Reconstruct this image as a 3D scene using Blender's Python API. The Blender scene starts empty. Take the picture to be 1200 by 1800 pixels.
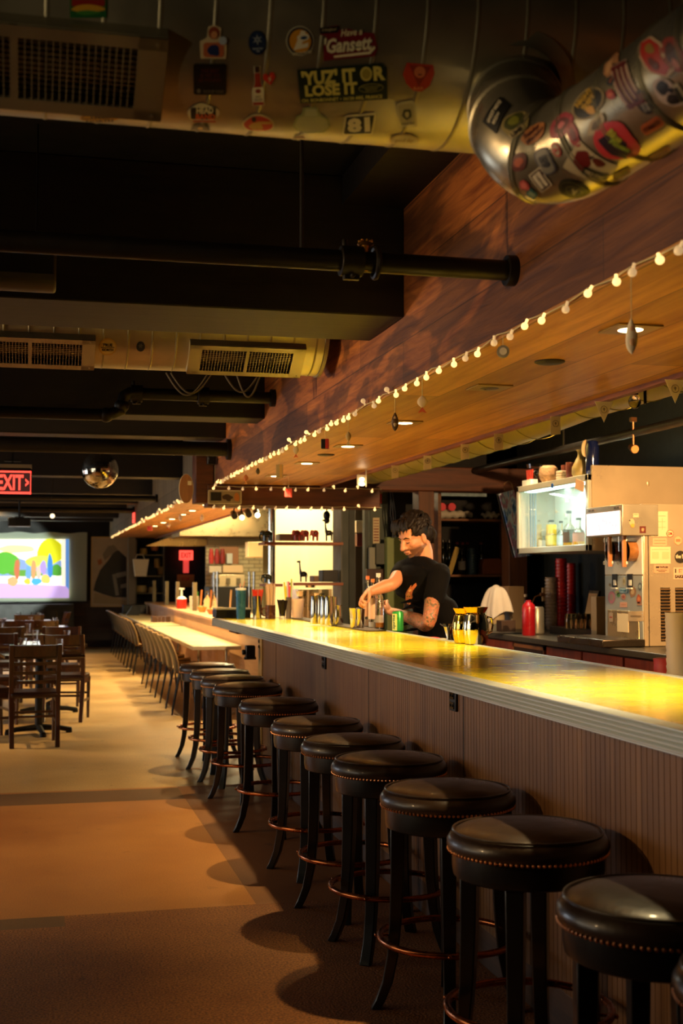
import bpy, bmesh, math, random
from mathutils import Vector, Matrix, Quaternion, noise
from mathutils.bvhtree import BVHTree
random.seed(7)
S = bpy.context.scene
COL = S.collection
R_ = math.radians
pi = math.pi

# ---------------------------------------------------------------- camera
CAMZ = 1.47; YAW = R_(13.5); PIT = R_(2.86); FPX = 2240.0      # focal length in pixels of a 1200x1800 frame
cd = bpy.data.cameras.new('camera'); cam = bpy.data.objects.new('camera', cd); COL.objects.link(cam)
cam.location = (0, 0, CAMZ); cam.rotation_euler = (pi/2 + PIT, 0, -YAW)
cd.sensor_fit = 'VERTICAL'; cd.sensor_height = 36; cd.lens = FPX/1800*36; cd.clip_end = 200; cd.clip_start = .05
cd.dof.use_dof = True; cd.dof.focus_distance = 5.6; cd.dof.aperture_fstop = 4.0
S.camera = cam
_F = Vector((math.sin(YAW)*math.cos(PIT), math.cos(YAW)*math.cos(PIT), math.sin(PIT)))
_R = Vector((math.cos(YAW), -math.sin(YAW), 0)); _U = _R.cross(_F); _C = Vector((0, 0, CAMZ))
def ray(u, v): return _F + _R*((u-600)/FPX) + _U*((900-v)/FPX)
def at(u, v, Z): return _C + ray(u, v)*Z          # surveying helpers: a sight line met with a depth or a plane of the room
def onX(u, v, x): q = ray(u, v); return _C + q*(x/q.x)
def onY(u, v, y): q = ray(u, v); return _C + q*(y/q.y)
def onZ(u, v, z): q = ray(u, v); return _C + q*((z-CAMZ)/q.z)
def mpp(p): return (Vector(p)-_C).dot(_F)/FPX     # metres per pixel at p

# ---------------------------------------------------------------- world and exposure
w = bpy.data.worlds.new('world'); S.world = w; w.use_nodes = True
w.node_tree.nodes['Background'].inputs[0].default_value = (1, .72, .45, 1)
w.node_tree.nodes['Background'].inputs[1].default_value = .012
S.view_settings.view_transform = 'Standard'; S.view_settings.look = 'None'
S.view_settings.exposure = 0.0; S.view_settings.gamma = 1; S.view_settings.use_curve_mapping = False

WARM = (1, .60, .24)
def spot(loc, power, deg=110, blend=.5, col=WARM, r=.02, aim=None):
    l = bpy.data.lights.new('spot_lamp', 'SPOT'); l.energy = power; l.color = col
    l.spot_size = R_(deg); l.spot_blend = blend; l.shadow_soft_size = r
    o = bpy.data.objects.new('spot_lamp', l); COL.objects.link(o); o.location = loc
    if aim is not None: o.rotation_euler = (Vector(aim)-Vector(loc)).to_track_quat('-Z', 'Y').to_euler()
    return o
def area(loc, aim, sx, sy, power, col):
    l = bpy.data.lights.new('area_lamp', 'AREA'); l.energy = power; l.color = col; l.shape = 'RECTANGLE'; l.size = sx; l.size_y = sy
    o = bpy.data.objects.new('area_lamp', l); COL.objects.link(o); o.location = loc
    o.rotation_euler = (Vector(aim)-Vector(loc)).to_track_quat('-Z', 'Y').to_euler(); return o

SOFF_Z = 2.24
DL = [(3.62, 230), (6.117, 190), (7.314, 175), (8.492, 165), (9.639, 160), (10.93, 130), (13.76, 230), (15.0, 240), (16.0, 240), (17.3, 240), (18.5, 240), (19.8, 240)]
for y, pw in DL:                                   # the lit square downlights of the bar soffit
    spot((1.795, y, SOFF_Z-.012), pw, 90 if y < 12 else 140, .9, (1, .76, .37))
for (x, y, pw, dg) in [(-2.2, 12.2, 460, 110), (-1.0, 17.8, 420, 110), (-1.5, 7.4, 190, 100), (-.9, 23.2, 420, 120)]:
    spot((x, y, 2.9), pw, dg, .7, (1, .66, .28), .06)      # added lamps without fixtures, brightening the dining room floor and back wall
for (x, y, pw, ax) in [(-2.6, 3.4, 260, 3.4), (-2.6, 6.0, 320, 6.0), (-2.6, 9.0, 320, 9.4)]:
    spot((x, y, 2.3), pw, 56, .9, (1, .64, .30), .05, (1.46, ax, 2.05))   # added unseen spots that brighten the soffit boards and bar front
spot((-2.4, .9, 1.9), 70, 42, .9, (1, .76, .42), .08, (.35, 2.8, 2.75))  # added spot, out of view, brightening the near duct
area((-5.2, 13, 1.6), (0, 13, 1.0), 4.5, 1.6, 110, (.85, .92, 1))   # daylight at the windows in the left wall
area((-5.2, 5.5, 1.6), (0, 6, .9), 4.0, 1.6, 60, (1, .86, .64))
spot((3.5, 8.9, 3.0), 190, 110, .6, (1, .72, .4), .05, (3.1, 8.7, 1))    # back bar can light
spot((3.3, 5.5, 2.55), 700, 110, .6, (1, .58, .25), .04, (3.9, 7.5, 1.7))
for p, e in [((3.2, 15.5, 2.9), 100), ((3.0, 13.9, 2.8), 95), ((3.2, 20, 2.9), 130)]:
    area(p, (p[0], p[1], 0), 1.0, .3, e, (1, .80, .42))     # kitchen tube lights
spot((-.2, 18.3, 2.26), 2600, 17, .3, (.9, 1, .88), .03, (-.7, 26.8, 1.6))   # the projector's beam

# ---------------------------------------------------------------- materials
def lin(h):
    h = h.lstrip('#'); v = [int(h[i:i+2], 16)/255 for i in (0, 2, 4)]
    return tuple([(c/12.92 if c <= .04045 else ((c+.055)/1.055)**2.4) for c in v]) + (1,)
_mc = {}
def mat(name, col='#808080', rough=.5, metal=0, coat=0, emit=None, es=0, trans=0, alpha=1, vary=.0, vs=8, bump=0, bs=40, spec=.5, ior=1.45):
    if name in _mc: return _mc[name]
    m = bpy.data.materials.new(name); m.use_nodes = True; nt = m.node_tree; b = nt.nodes['Principled BSDF']
    c = lin(col) if isinstance(col, str) else tuple(col)+(1,)
    I = b.inputs
    I['Base Color'].default_value = c; I['Roughness'].default_value = rough; I['Metallic'].default_value = metal
    I['Coat Weight'].default_value = coat; I['Coat Roughness'].default_value = .08; I['IOR'].default_value = ior
    I['Transmission Weight'].default_value = trans; I['Alpha'].default_value = alpha; I['Specular IOR Level'].default_value = spec
    if emit: I['Emission Color'].default_value = lin(emit) if isinstance(emit, str) else tuple(emit)+(1,); I['Emission Strength'].default_value = es
    tc = nt.nodes.new('ShaderNodeTexCoord')
    if vary or True:
        n = nt.nodes.new('ShaderNodeTexNoise'); n.inputs['Scale'].default_value = vs; n.inputs['Detail'].default_value = 6
        nt.links.new(tc.outputs['Object'], n.inputs['Vector'])
        r = nt.nodes.new('ShaderNodeMapRange'); r.inputs[1].default_value = .3; r.inputs[2].default_value = .7
        r.inputs[3].default_value = max(0, rough-.06-vary*.1); r.inputs[4].default_value = min(1, rough+.06+vary*.1)
        nt.links.new(n.outputs[0], r.inputs[0]); nt.links.new(r.outputs[0], I['Roughness'])
        if vary:
            mx = nt.nodes.new('ShaderNodeMix'); mx.data_type = 'RGBA'
            mx.inputs[6].default_value = tuple(x*(1-vary) for x in c[:3])+(1,); mx.inputs[7].default_value = tuple(min(1, x*(1+vary*.6)) for x in c[:3])+(1,)
            nt.links.new(r.outputs[0], mx.inputs[0]); r2 = nt.nodes.new('ShaderNodeMapRange'); r2.inputs[1].default_value = .3; r2.inputs[2].default_value = .7
            nt.links.new(n.outputs[0], r2.inputs[0]); nt.links.new(r2.outputs[0], mx.inputs[0]); nt.links.new(mx.outputs[2], I['Base Color'])
    if bump:
        n2 = nt.nodes.new('ShaderNodeTexNoise'); n2.inputs['Scale'].default_value = bs; n2.inputs['Detail'].default_value = 5
        nt.links.new(tc.outputs['Object'], n2.inputs['Vector'])
        bp = nt.nodes.new('ShaderNodeBump'); bp.inputs['Strength'].default_value = bump; bp.inputs['Distance'].default_value = .01
        nt.links.new(n2.outputs[0], bp.inputs['Height']); nt.links.new(bp.outputs[0], I['Normal'])
    _mc[name] = m; return m

def wood(name, c1, c2, axis='Y', rough=.55, scale=6, stretch=14, plank=None, bump=.3, c3=None, coat=0, gap='#120a05', stain=0):
    """grain stretched along axis; plank=(length,width,plane) lays boards with dark gaps"""
    if name in _mc: return _mc[name]
    m = bpy.data.materials.new(name); m.use_nodes = True; nt = m.node_tree; b = nt.nodes['Principled BSDF']; L = nt.links.new; N = nt.nodes.new
    tc = N('ShaderNodeTexCoord'); mp = N('ShaderNodeMapping'); L(tc.outputs['Object'], mp.inputs[0])
    sc = {'X': (1, stretch, stretch), 'Y': (stretch, 1, stretch), 'Z': (stretch, stretch, 1)}[axis]
    mp.inputs['Scale'].default_value = [s*scale/10 for s in sc]
    n = N('ShaderNodeTexNoise'); n.inputs['Scale'].default_value = 2.2; n.inputs['Detail'].default_value = 9; n.inputs['Roughness'].default_value = .65; n.inputs['Distortion'].default_value = .8
    L(mp.outputs[0], n.inputs['Vector'])
    cr = N('ShaderNodeValToRGB'); cr.color_ramp.elements[0].position = .3; cr.color_ramp.elements[0].color = lin(c1)
    cr.color_ramp.elements[1].position = .7; cr.color_ramp.elements[1].color = lin(c2); L(n.outputs[0], cr.inputs[0]); out = cr.outputs[0]
    def mul(a, bcol_or_out, fac=1):
        x = N('ShaderNodeMix'); x.data_type = 'RGBA'; x.blend_type = 'MULTIPLY'; x.inputs[0].default_value = fac; L(a, x.inputs[6]); L(bcol_or_out, x.inputs[7]); return x.outputs[2]
    if plank:
        pl, pw, plane = plank
        sp = N('ShaderNodeSeparateXYZ'); L(tc.outputs['Object'], sp.inputs[0]); cb = N('ShaderNodeCombineXYZ')
        a, c = plane[0], plane[1]; L(sp.outputs[a], cb.inputs[0]); L(sp.outputs[c], cb.inputs[1])
        br = N('ShaderNodeTexBrick'); L(cb.outputs[0], br.inputs[0]); br.inputs['Scale'].default_value = 1
        br.inputs['Brick Width'].default_value = pl; br.inputs['Row Height'].default_value = pw; br.inputs['Mortar Size'].default_value = .003; br.inputs['Mortar Smooth'].default_value = .3
        br.offset = .37; br.inputs['Color1'].default_value = (.42, .40, .38, 1); br.inputs['Color2'].default_value = (1, 1, 1, 1); br.inputs['Mortar'].default_value = (.12, .1, .08, 1)
        out = mul(out, br.outputs['Color'], .8)
    if stain:
        n3 = N('ShaderNodeTexNoise'); n3.inputs['Scale'].default_value = 1.3; n3.inputs['Detail'].default_value = 4; n3.inputs['Distortion'].default_value = 1.0
        mp3 = N('ShaderNodeMapping'); mp3.inputs['Scale'].default_value = (1, .8, 2.0); L(tc.outputs['Object'], mp3.inputs[0]); L(mp3.outputs[0], n3.inputs['Vector'])
        c4 = N('ShaderNodeValToRGB'); c4.color_ramp.elements[0].position = .49; c4.color_ramp.elements[0].color = (1-stain, 1-stain, 1-stain, 1)
        c4.color_ramp.elements[1].position = .54; c4.color_ramp.elements[1].color = (1, 1, 1, 1); L(n3.outputs[0], c4.inputs[0]); out = mul(out, c4.outputs[0], 1)
    L(out, b.inputs['Base Color']); b.inputs['Roughness'].default_value = rough; b.inputs['Coat Weight'].default_value = coat
    bp = N('ShaderNodeBump'); bp.inputs['Strength'].default_value = bump; bp.inputs['Distance'].default_value = .006; L(n.outputs[0], bp.inputs['Height']); L(bp.outputs[0], b.inputs['Normal'])
    _mc[name] = m; return m

def glass(name, col='#ffffff', rough=.02, alpha=None):
    return mat(name, col, rough, trans=1, ior=1.45)

# ---------------------------------------------------------------- mesh builder
class MB:
    def __init__(s): s.bm = bmesh.new()
    def _m(s, c, rz=0, M=None):
        m = Matrix.Translation(Vector(c)) @ Matrix.Rotation(rz, 4, 'Z')
        return m if M is None else m @ M
    def box(s, c, size, rz=0, M=None):
        T = s._m(c, rz, M); v = [s.bm.verts.new(T @ Vector((x*size[0]/2, y*size[1]/2, z*size[2]/2))) for x in (-1, 1) for y in (-1, 1) for z in (-1, 1)]
        for f in ((0, 1, 3, 2), (4, 6, 7, 5), (0, 4, 5, 1), (2, 3, 7, 6), (0, 2, 6, 4), (1, 5, 7, 3)): s.bm.faces.new([v[i] for i in f])
        return s
    def bb(s, lo, hi):
        return s.box([(a+b)/2 for a, b in zip(lo, hi)], [abs(b-a) for a, b in zip(lo, hi)])
    def cyl(s, p0, p1, r0, r1=None, n=20):
        p0 = Vector(p0); p1 = Vector(p1); d = p1-p0; r1 = r0 if r1 is None else r1; q = d.to_track_quat('Z', 'Y')
        C = [q @ Vector((math.cos(2*pi*i/n), math.sin(2*pi*i/n), 0)) for i in range(n)]
        A = [s.bm.verts.new(p0+c*r0) for c in C]; B = [s.bm.verts.new(p1+c*r1) for c in C]
        s.bm.faces.new(A[::-1]); s.bm.faces.new(B)
        for i in range(n): s.bm.faces.new([A[i], A[(i+1) % n], B[(i+1) % n], B[i]])
        return s
    def sph(s, c, r, u=16, v=10, M=None):
        rr = r if hasattr(r, '__len__') else (r, r, r); D = Matrix.Diagonal((*rr, 1))
        T = s._m(c, 0, D if M is None else M @ D)
        return s.lathe([(math.sin(pi*k/v) if 0 < k < v else 0, -math.cos(pi*k/v)) for k in range(v+1)], (0, 0, 0), u, T)
    def lathe(s, prof, c=(0, 0, 0), n=32, M=None):
        T = s._m(c, 0, M); rings = []
        for r, z in prof:
            if r < 1e-5: rings.append([s.bm.verts.new(T @ Vector((0, 0, z)))])
            else: rings.append([s.bm.verts.new(T @ Vector((r*math.cos(2*pi*i/n), r*math.sin(2*pi*i/n), z))) for i in range(n)])
        for a, b in zip(rings, rings[1:]):
            for i in range(n):
                j = (i+1) % n
                q = [a[i % len(a)], a[j % len(a)], b[j % len(b)], b[i % len(b)]]
                q = [x for k, x in enumerate(q) if x not in q[:k]]
                if len(q) > 2:
                    try: s.bm.faces.new(q)
                    except ValueError: pass
        return s
    def tube(s, pts, r, n=8, closed=False):
        pts = [Vector(p) for p in pts]; rings = []; N = len(pts); up = None
        for i, p in enumerate(pts):
            a = pts[i-1] if (i > 0 or closed) else p; b = pts[(i+1) % N] if (i < N-1 or closed) else p
            t = (b-a).normalized()
            if up is None: up = Vector((0, 0, 1)) if abs(t.z) < .9 else Vector((1, 0, 0))
            x = t.cross(up).normalized(); up = x.cross(t).normalized()
            rr = r[i] if hasattr(r, '__len__') else r
            rings.append([s.bm.verts.new(p + (x*math.cos(2*pi*k/n)+up*math.sin(2*pi*k/n))*rr) for k in range(n)])
        pr = list(zip(rings, rings[1:])) + ([(rings[-1], rings[0])] if closed else [])
        for a, b in pr:
            for k in range(n): s.bm.faces.new([a[k], a[(k+1) % n], b[(k+1) % n], b[k]])
        if not closed: s.bm.faces.new(rings[0][::-1]); s.bm.faces.new(rings[-1])
        return s
    def prism(s, poly, f0, f1):
        """poly: 2D points; f0,f1 map (a,b)->3D for both ends"""
        A = [s.bm.verts.new(Vector(f0(*p))) for p in poly]; B = [s.bm.verts.new(Vector(f1(*p))) for p in poly]; n = len(poly)
        s.bm.faces.new(A[::-1]); s.bm.faces.new(B)
        for i in range(n): s.bm.faces.new([A[i], A[(i+1) % n], B[(i+1) % n], B[i]])
        return s
    def grid(s, fn, nu, nv, closeu=False):
        V = [[s.bm.verts.new(Vector(fn(i/nu, j/nv))) for j in range(nv+1)] for i in range(nu if closeu else nu+1)]
        for i in range(nu):
            for j in range(nv):
                a = V[i]; b = V[(i+1) % len(V)]; s.bm.faces.new([a[j], b[j], b[j+1], a[j+1]])
        return s
    def build(s, name, m, parent=None, smooth=True, bev=0, seg=2, loc=None, rz=0, ang=38):
        bmesh.ops.recalc_face_normals(s.bm, faces=s.bm.faces)
        if smooth:
            ca = R_(ang)
            for f in s.bm.faces: f.smooth = True
            for e in s.bm.edges:
                e.smooth = len(e.link_faces) == 2 and e.calc_face_angle(0) < ca
        me = bpy.data.meshes.new(name); s.bm.to_mesh(me); s.bm.free()
        for mm in (m if isinstance(m, (list, tuple)) else [m]): me.materials.append(mm)
        o = bpy.data.objects.new(name, me); COL.objects.link(o)
        if parent is not None: o.parent = parent
        if loc is not None: o.location = loc
        if rz: o.rotation_euler.z = rz
        if bev:
            b = o.modifiers.new('bevel', 'BEVEL'); b.width = bev; b.segments = seg; b.limit_method = 'ANGLE'; b.angle_limit = R_(40)
        return o

def tag(o, label=None, cat=None, group=None, kind=None):
    if label: o['label'] = label
    if cat: o['category'] = cat
    if group: o['group'] = group
    if kind: o['kind'] = kind
    return o
def thing(name, label, cat, loc=(0, 0, 0), rz=0, group=None):
    o = bpy.data.objects.new(name, None); COL.objects.link(o); o.empty_display_size = .05
    o.location = loc; o.rotation_euler.z = rz; return tag(o, label, cat, group)
def dup(o, loc=None, rz=None, label=None, group=None, parent=None):
    c = o.copy(); COL.objects.link(c)
    if parent is not None: c.parent = parent
    for ch in list(o.children): dup(ch, parent=c)
    if loc is not None: c.location = loc
    if rz is not None: c.rotation_euler.z = rz
    if label: c['label'] = label
    if group: c['group'] = group
    return c
def struct(o): o['kind'] = 'structure'; return o
ORD = ['first', 'second', 'third', 'fourth', 'fifth', 'sixth', 'seventh', 'eighth', 'ninth', 'tenth', 'eleventh', 'twelfth', 'thirteenth', 'fourteenth', 'fifteenth', 'sixteenth']

# fonts to meshes and decals laid on any surface
_tc = {}
def text_bm(txt, size=1, bold=0, shear=0, sx=1, ls=1, spacing=1):
    cu = bpy.data.curves.new('lettering', 'FONT'); cu.body = txt; cu.size = size; cu.offset = bold*size; cu.shear = shear
    cu.align_x = 'CENTER'; cu.align_y = 'CENTER'; cu.space_line = ls; cu.space_character = spacing; cu.resolution_u = 2
    o = bpy.data.objects.new('lettering', cu); COL.objects.link(o)
    dg = bpy.context.evaluated_depsgraph_get(); me = bpy.data.meshes.new_from_object(o.evaluated_get(dg))
    bm = bmesh.new(); bm.from_mesh(me); bpy.data.objects.remove(o); bpy.data.curves.remove(cu); bpy.data.meshes.remove(me)
    for v in bm.verts: v.co.x *= sx
    return bm
def flat_text(txt, m, parent, p, ex, ey, h, width=None, bold=.0, name='lettering', shear=0, ls=1):
    """text plate in the plane of unit vectors ex, ey centred on p; h = cap size, width = fit to width"""
    bm = text_bm(txt, 1, bold, shear, 1, ls)
    xs = [v.co.x for v in bm.verts]; ys = [v.co.y for v in bm.verts]
    if not xs: return None
    W = max(xs)-min(xs); H = max(ys)-min(ys); cx = (max(xs)+min(xs))/2; cy = (max(ys)+min(ys))/2
    sy = h/H; sx = (width/W) if width else sy
    p = Vector(p); ex = Vector(ex); ey = Vector(ey); ez = ex.cross(ey)
    for v in bm.verts: v.co = p + ex*((v.co.x-cx)*sx) + ey*((v.co.y-cy)*sy) + ez*.0006
    b = MB(); b.bm = bm; return b.build(name, m, parent, smooth=False)
def bvh_of(objs):
    vs = []; fs = []
    for o in objs:
        b = len(vs); mw = o.matrix_basis; vs += [mw @ v.co for v in o.data.vertices]; fs += [[b+i for i in p.vertices] for p in o.data.polygons]
    return BVHTree.FromPolygons(vs, fs)
class Decal:
    """a sticker's frame on a surface: pixel-sized sketch laid onto the tangent plane and wrapped down onto the surface"""
    def __init__(s, bvh, u, v, rot=0, Zmax=40):
        d = ray(u, v).normalized(); p, n, _, _ = bvh.ray_cast(_C, d)
        s.bvh = bvh; s.ok = p is not None
        if not s.ok: return
        if n.dot(d) > 0: n = -n
        s.p = p; s.n = n
        def hit(a, b):
            q = ray(u+a, v+b); return _C + q*((p-_C).dot(n)/q.dot(n)) - p
        c, si = math.cos(rot), math.sin(rot)
        s.ex = hit(c*4, -si*4)/4; s.ey = hit(-si*4, -c*4)/4      # metres per pixel vectors (x right, y up)
    def put(s, x, y, off):
        q = s.p + s.ex*x + s.ey*y; w_, n, _, _ = s.bvh.find_nearest(q)
        if n.dot(s.n) < 0: n = -n
        return w_ + n*off
    def shape(s, poly, m, parent, name='sticker', off=.0012, sub=3, label=None):
        bm = bmesh.new(); f = bm.faces.new([bm.verts.new((x, y, 0)) for x, y in poly])
        bmesh.ops.triangulate(bm, faces=[f])
        for _ in range(sub):
            bmesh.ops.subdivide_edges(bm, edges=[e for e in bm.edges if e.calc_length() > 7], cuts=1); bmesh.ops.triangulate(bm, faces=bm.faces)
        for v in bm.verts: v.co = s.put(v.co.x, v.co.y, off)
        b = MB(); b.bm = bm; o = b.build(name, m, parent, ang=60)
        if label: o['label'] = label
        return o
    def text(s, txt, x, y, w_, h, m, parent, off=.002, bold=.02, shear=0, ls=1, name='lettering'):
        bm = text_bm(txt, 1, bold, shear, 1, ls)
        xs = [v.co.x for v in bm.verts]; ys = [v.co.y for v in bm.verts]
        if not xs: return
        W = max(xs)-min(xs); H = max(ys)-min(ys); cx = (max(xs)+min(xs))/2; cy = (max(ys)+min(ys))/2
        for v in bm.verts: v.co.x = (v.co.x-cx)/W*w_+x; v.co.y = (v.co.y-cy)/H*h+y; v.co.z = 0
        for _ in range(2):
            L = [e for e in bm.edges if e.calc_length() > 8]
            if L: bmesh.ops.subdivide_edges(bm, edges=L, cuts=1)
        bmesh.ops.triangulate(bm, faces=bm.faces)
        for v in bm.verts: v.co = s.put(v.co.x, v.co.y, off)
        b = MB(); b.bm = bm; return b.build(name, m, parent, smooth=False)
def oval(w_, h, n=24, cx=0, cy=0): return [(cx+w_/2*math.cos(2*pi*i/n), cy+h/2*math.sin(2*pi*i/n)) for i in range(n)]
def rect(w_, h, r=0, cx=0, cy=0):
    if not r: return [(cx-w_/2, cy-h/2), (cx+w_/2, cy-h/2), (cx+w_/2, cy+h/2), (cx-w_/2, cy+h/2)]
    P = []
    for sx, sy, a0 in ((1, -1, -90), (1, 1, 0), (-1, 1, 90), (-1, -1, 180)):
        for k in range(4): a = R_(a0+k*30); P.append((cx+sx*(w_/2-r)+r*math.cos(a), cy+sy*(h/2-r)+r*math.sin(a)))
    return P
def blob(w_, h, seed, n=22, amp=.14, cx=0, cy=0):
    rg = random.Random(seed); ph = [rg.uniform(0, 6.28) for _ in range(3)]
    return [(cx+w_/2*(1+amp*(math.sin(2*a+ph[0])+.7*math.sin(3*a+ph[1])+.5*math.sin(5*a+ph[2]))/1.6)*math.cos(a), cy+h/2*(1+amp*(math.sin(3*a+ph[0])+.6*math.sin(4*a+ph[2]))/1.4)*math.sin(a)) for a in [2*pi*i/n for i in range(n)]]
# ================================================================ structure
BLACK = mat('black_paint', '#080706', .6, vary=.3, vs=3)
CEIL = mat('ceiling_black', '#060504', .9)
def floor_mat(name, c1, c2, rough, bump, scale, spots=.0, grain=.25):
    m = bpy.data.materials.new(name); m.use_nodes = True; nt = m.node_tree; b = nt.nodes['Principled BSDF']; L = nt.links.new; N = nt.nodes.new
    tc = N('ShaderNodeTexCoord'); n = N('ShaderNodeTexNoise'); n.inputs['Scale'].default_value = 1.1; n.inputs['Detail'].default_value = 8; n.inputs['Roughness'].default_value = .6
    L(tc.outputs['Object'], n.inputs['Vector']); cr = N('ShaderNodeValToRGB')
    cr.color_ramp.elements[0].position = .35; cr.color_ramp.elements[0].color = lin(c1); cr.color_ramp.elements[1].position = .65; cr.color_ramp.elements[1].color = lin(c2)
    L(n.outputs[0], cr.inputs[0])
    n2 = N('ShaderNodeTexNoise'); n2.inputs['Scale'].default_value = scale; n2.inputs['Detail'].default_value = 4; L(tc.outputs['Object'], n2.inputs['Vector'])
    gr = N('ShaderNodeValToRGB'); gr.color_ramp.elements[0].position = .38; gr.color_ramp.elements[0].color = (1-grain, 1-grain, 1-grain, 1); gr.color_ramp.elements[1].position = .6; gr.color_ramp.elements[1].color = (1.0, 1.0, 1.0, 1); L(n2.outputs[0], gr.inputs[0])
    mx = N('ShaderNodeMix'); mx.data_type = 'RGBA'; mx.blend_type = 'MULTIPLY'; mx.inputs[0].default_value = 1; L(cr.outputs[0], mx.inputs[6]); L(gr.outputs[0], mx.inputs[7]); out = mx.outputs[2]
    if spots:
        v = N('ShaderNodeTexNoise'); v.inputs['Scale'].default_value = 9; v.inputs['Detail'].default_value = 2; L(tc.outputs['Object'], v.inputs['Vector'])
        c2_ = N('ShaderNodeValToRGB'); c2_.color_ramp.elements[0].position = .27; c2_.color_ramp.elements[0].color = (.3, .25, .2, 1); c2_.color_ramp.elements[1].position = .31; c2_.color_ramp.elements[1].color = (1, 1, 1, 1)
        L(v.outputs[0], c2_.inputs[0]); m2 = N('ShaderNodeMix'); m2.data_type = 'RGBA'; m2.blend_type = 'MULTIPLY'; m2.inputs[0].default_value = spots; L(out, m2.inputs[6]); L(c2_.outputs[0], m2.inputs[7]); out = m2.outputs[2]
    L(out, b.inputs['Base Color'])
    r = N('ShaderNodeMapRange'); r.inputs[3].default_value = rough-.08; r.inputs[4].default_value = rough+.1; L(n.outputs[0], r.inputs[0]); L(r.outputs[0], b.inputs['Roughness'])
    bp = N('ShaderNodeBump'); bp.inputs['Strength'].default_value = bump; bp.inputs['Distance'].default_value = .006; L(n2.outputs[0], bp.inputs['Height']); L(bp.outputs[0], b.inputs['Normal'])
    return m
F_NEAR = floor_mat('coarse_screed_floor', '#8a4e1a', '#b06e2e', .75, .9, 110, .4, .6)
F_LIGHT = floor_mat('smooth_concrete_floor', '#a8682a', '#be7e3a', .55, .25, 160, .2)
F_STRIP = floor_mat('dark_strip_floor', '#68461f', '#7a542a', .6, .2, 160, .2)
F_WALK = floor_mat('darker_brown_floor', '#7e4e24', '#945f30', .6, .25, 150, .5)  # browner and darker floor zone on the bar side
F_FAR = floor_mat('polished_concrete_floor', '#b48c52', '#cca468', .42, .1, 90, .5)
fb = bmesh.new()
def fq(x0, x1, y0, y1, mi):
    f = fb.faces.new([fb.verts.new((x, y, 0)) for x, y in ((x0, y0), (x1, y0), (x1, y1), (x0, y1))]); f.material_index = mi
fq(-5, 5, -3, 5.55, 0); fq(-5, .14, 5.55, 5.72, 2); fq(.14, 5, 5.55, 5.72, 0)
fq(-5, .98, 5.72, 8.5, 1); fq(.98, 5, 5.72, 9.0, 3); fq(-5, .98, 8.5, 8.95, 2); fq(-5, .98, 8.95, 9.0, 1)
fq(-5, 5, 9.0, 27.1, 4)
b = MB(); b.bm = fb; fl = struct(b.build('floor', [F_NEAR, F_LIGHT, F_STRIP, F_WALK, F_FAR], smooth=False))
# wall slabs
WD = wood('dark_wall_boards', '#2a1509', '#4a2812', 'X', .6, plank=(1.6, .16, (0, 2)))
struct(MB().bb((-5, 27.0, 0), (5, 27.2, 3.1)).build('wall_back', BLACK, smooth=False))
struct(MB().bb((-5, 26.94, 0), (5, 26.99, .95)).build('trim_1', WD, smooth=False))
struct(MB().bb((4.62, -3, 0), (4.8, 27, 3.1)).build('wall_right', mat('dark_teal_paint', '#0b1311', .7, vary=.3), smooth=False))
struct(MB().bb((-5, -3.2, 0), (5, -3.0, 3.1)).build('wall_front', mat('dark_brown_paint', '#2c2018', .7), smooth=False))
WL = mat('left_wall_paint', '#4a3a28', .8)
b = MB(); b.bb((-5.2, -3, 0), (-5, 3.4, 3.1)).bb((-5.2, 7.6, 0), (-5, 10.6, 3.1)).bb((-5.2, 3.4, 0), (-5, 7.6, .7)).bb((-5.2, 3.4, 2.5), (-5, 7.6, 3.1)).bb((-5.2, 15.4, 0), (-5, 27, 3.1)).bb((-5.2, 10.6, 0), (-5, 15.4, .7)).bb((-5.2, 10.6, 2.5), (-5, 15.4, 3.1))
struct(b.build('wall_left', WL, smooth=False))
b = MB()
for y in (10.62, 13, 15.38): b.bb((-5.12, y-.04, .7), (-5.04, y+.04, 2.5))
for z in (.73, 2.47): b.bb((-5.12, 10.6, z-.04), (-5.04, 15.4, z+.04))
struct(b.build('window_1', mat('window_frame_black', '#15120f', .5), smooth=False))
b = MB()
for y in (3.42, 5.5, 7.58): b.bb((-5.12, y-.04, .7), (-5.04, y+.04, 2.5))
for z in (.73, 2.47): b.bb((-5.12, 3.4, z-.04), (-5.04, 7.6, z+.04))
struct(b.build('window_2', mat('window_frame_black'), smooth=False))
struct(MB().bb((-5.2, -3.2, 3.1), (4.8, 27.2, 3.2)).build('ceiling', CEIL, smooth=False))

# ---- bar soffit: reclaimed wood box over the bar
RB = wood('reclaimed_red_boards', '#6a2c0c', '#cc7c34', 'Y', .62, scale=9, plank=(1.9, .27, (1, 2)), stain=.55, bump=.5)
GB = wood('weathered_and_lit_grey_boards', '#6b5a40', '#9a8460', 'Z', .8, scale=7, plank=(1.3, .3, (1, 2)), bump=.5)  # far boards: weathered, with their different lighting put into the grey
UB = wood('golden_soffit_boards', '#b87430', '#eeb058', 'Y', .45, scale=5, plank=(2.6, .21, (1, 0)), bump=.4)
sf = tag(thing('wooden_soffit', 'long reclaimed wood soffit box hanging over the bar', 'soffit', (0, 0, 0)), kind='structure')
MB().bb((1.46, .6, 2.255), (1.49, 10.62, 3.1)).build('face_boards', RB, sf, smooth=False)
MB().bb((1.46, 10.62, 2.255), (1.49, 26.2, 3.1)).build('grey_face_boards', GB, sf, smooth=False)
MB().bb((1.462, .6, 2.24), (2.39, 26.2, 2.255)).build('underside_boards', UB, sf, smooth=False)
MB().bb((2.365, .6, 2.22), (2.40, 26.2, 2.42)).build('inner_edge_board', wood('soffit_edge', '#6a3512', '#94531f', 'Y', .55), sf, smooth=False)
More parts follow.
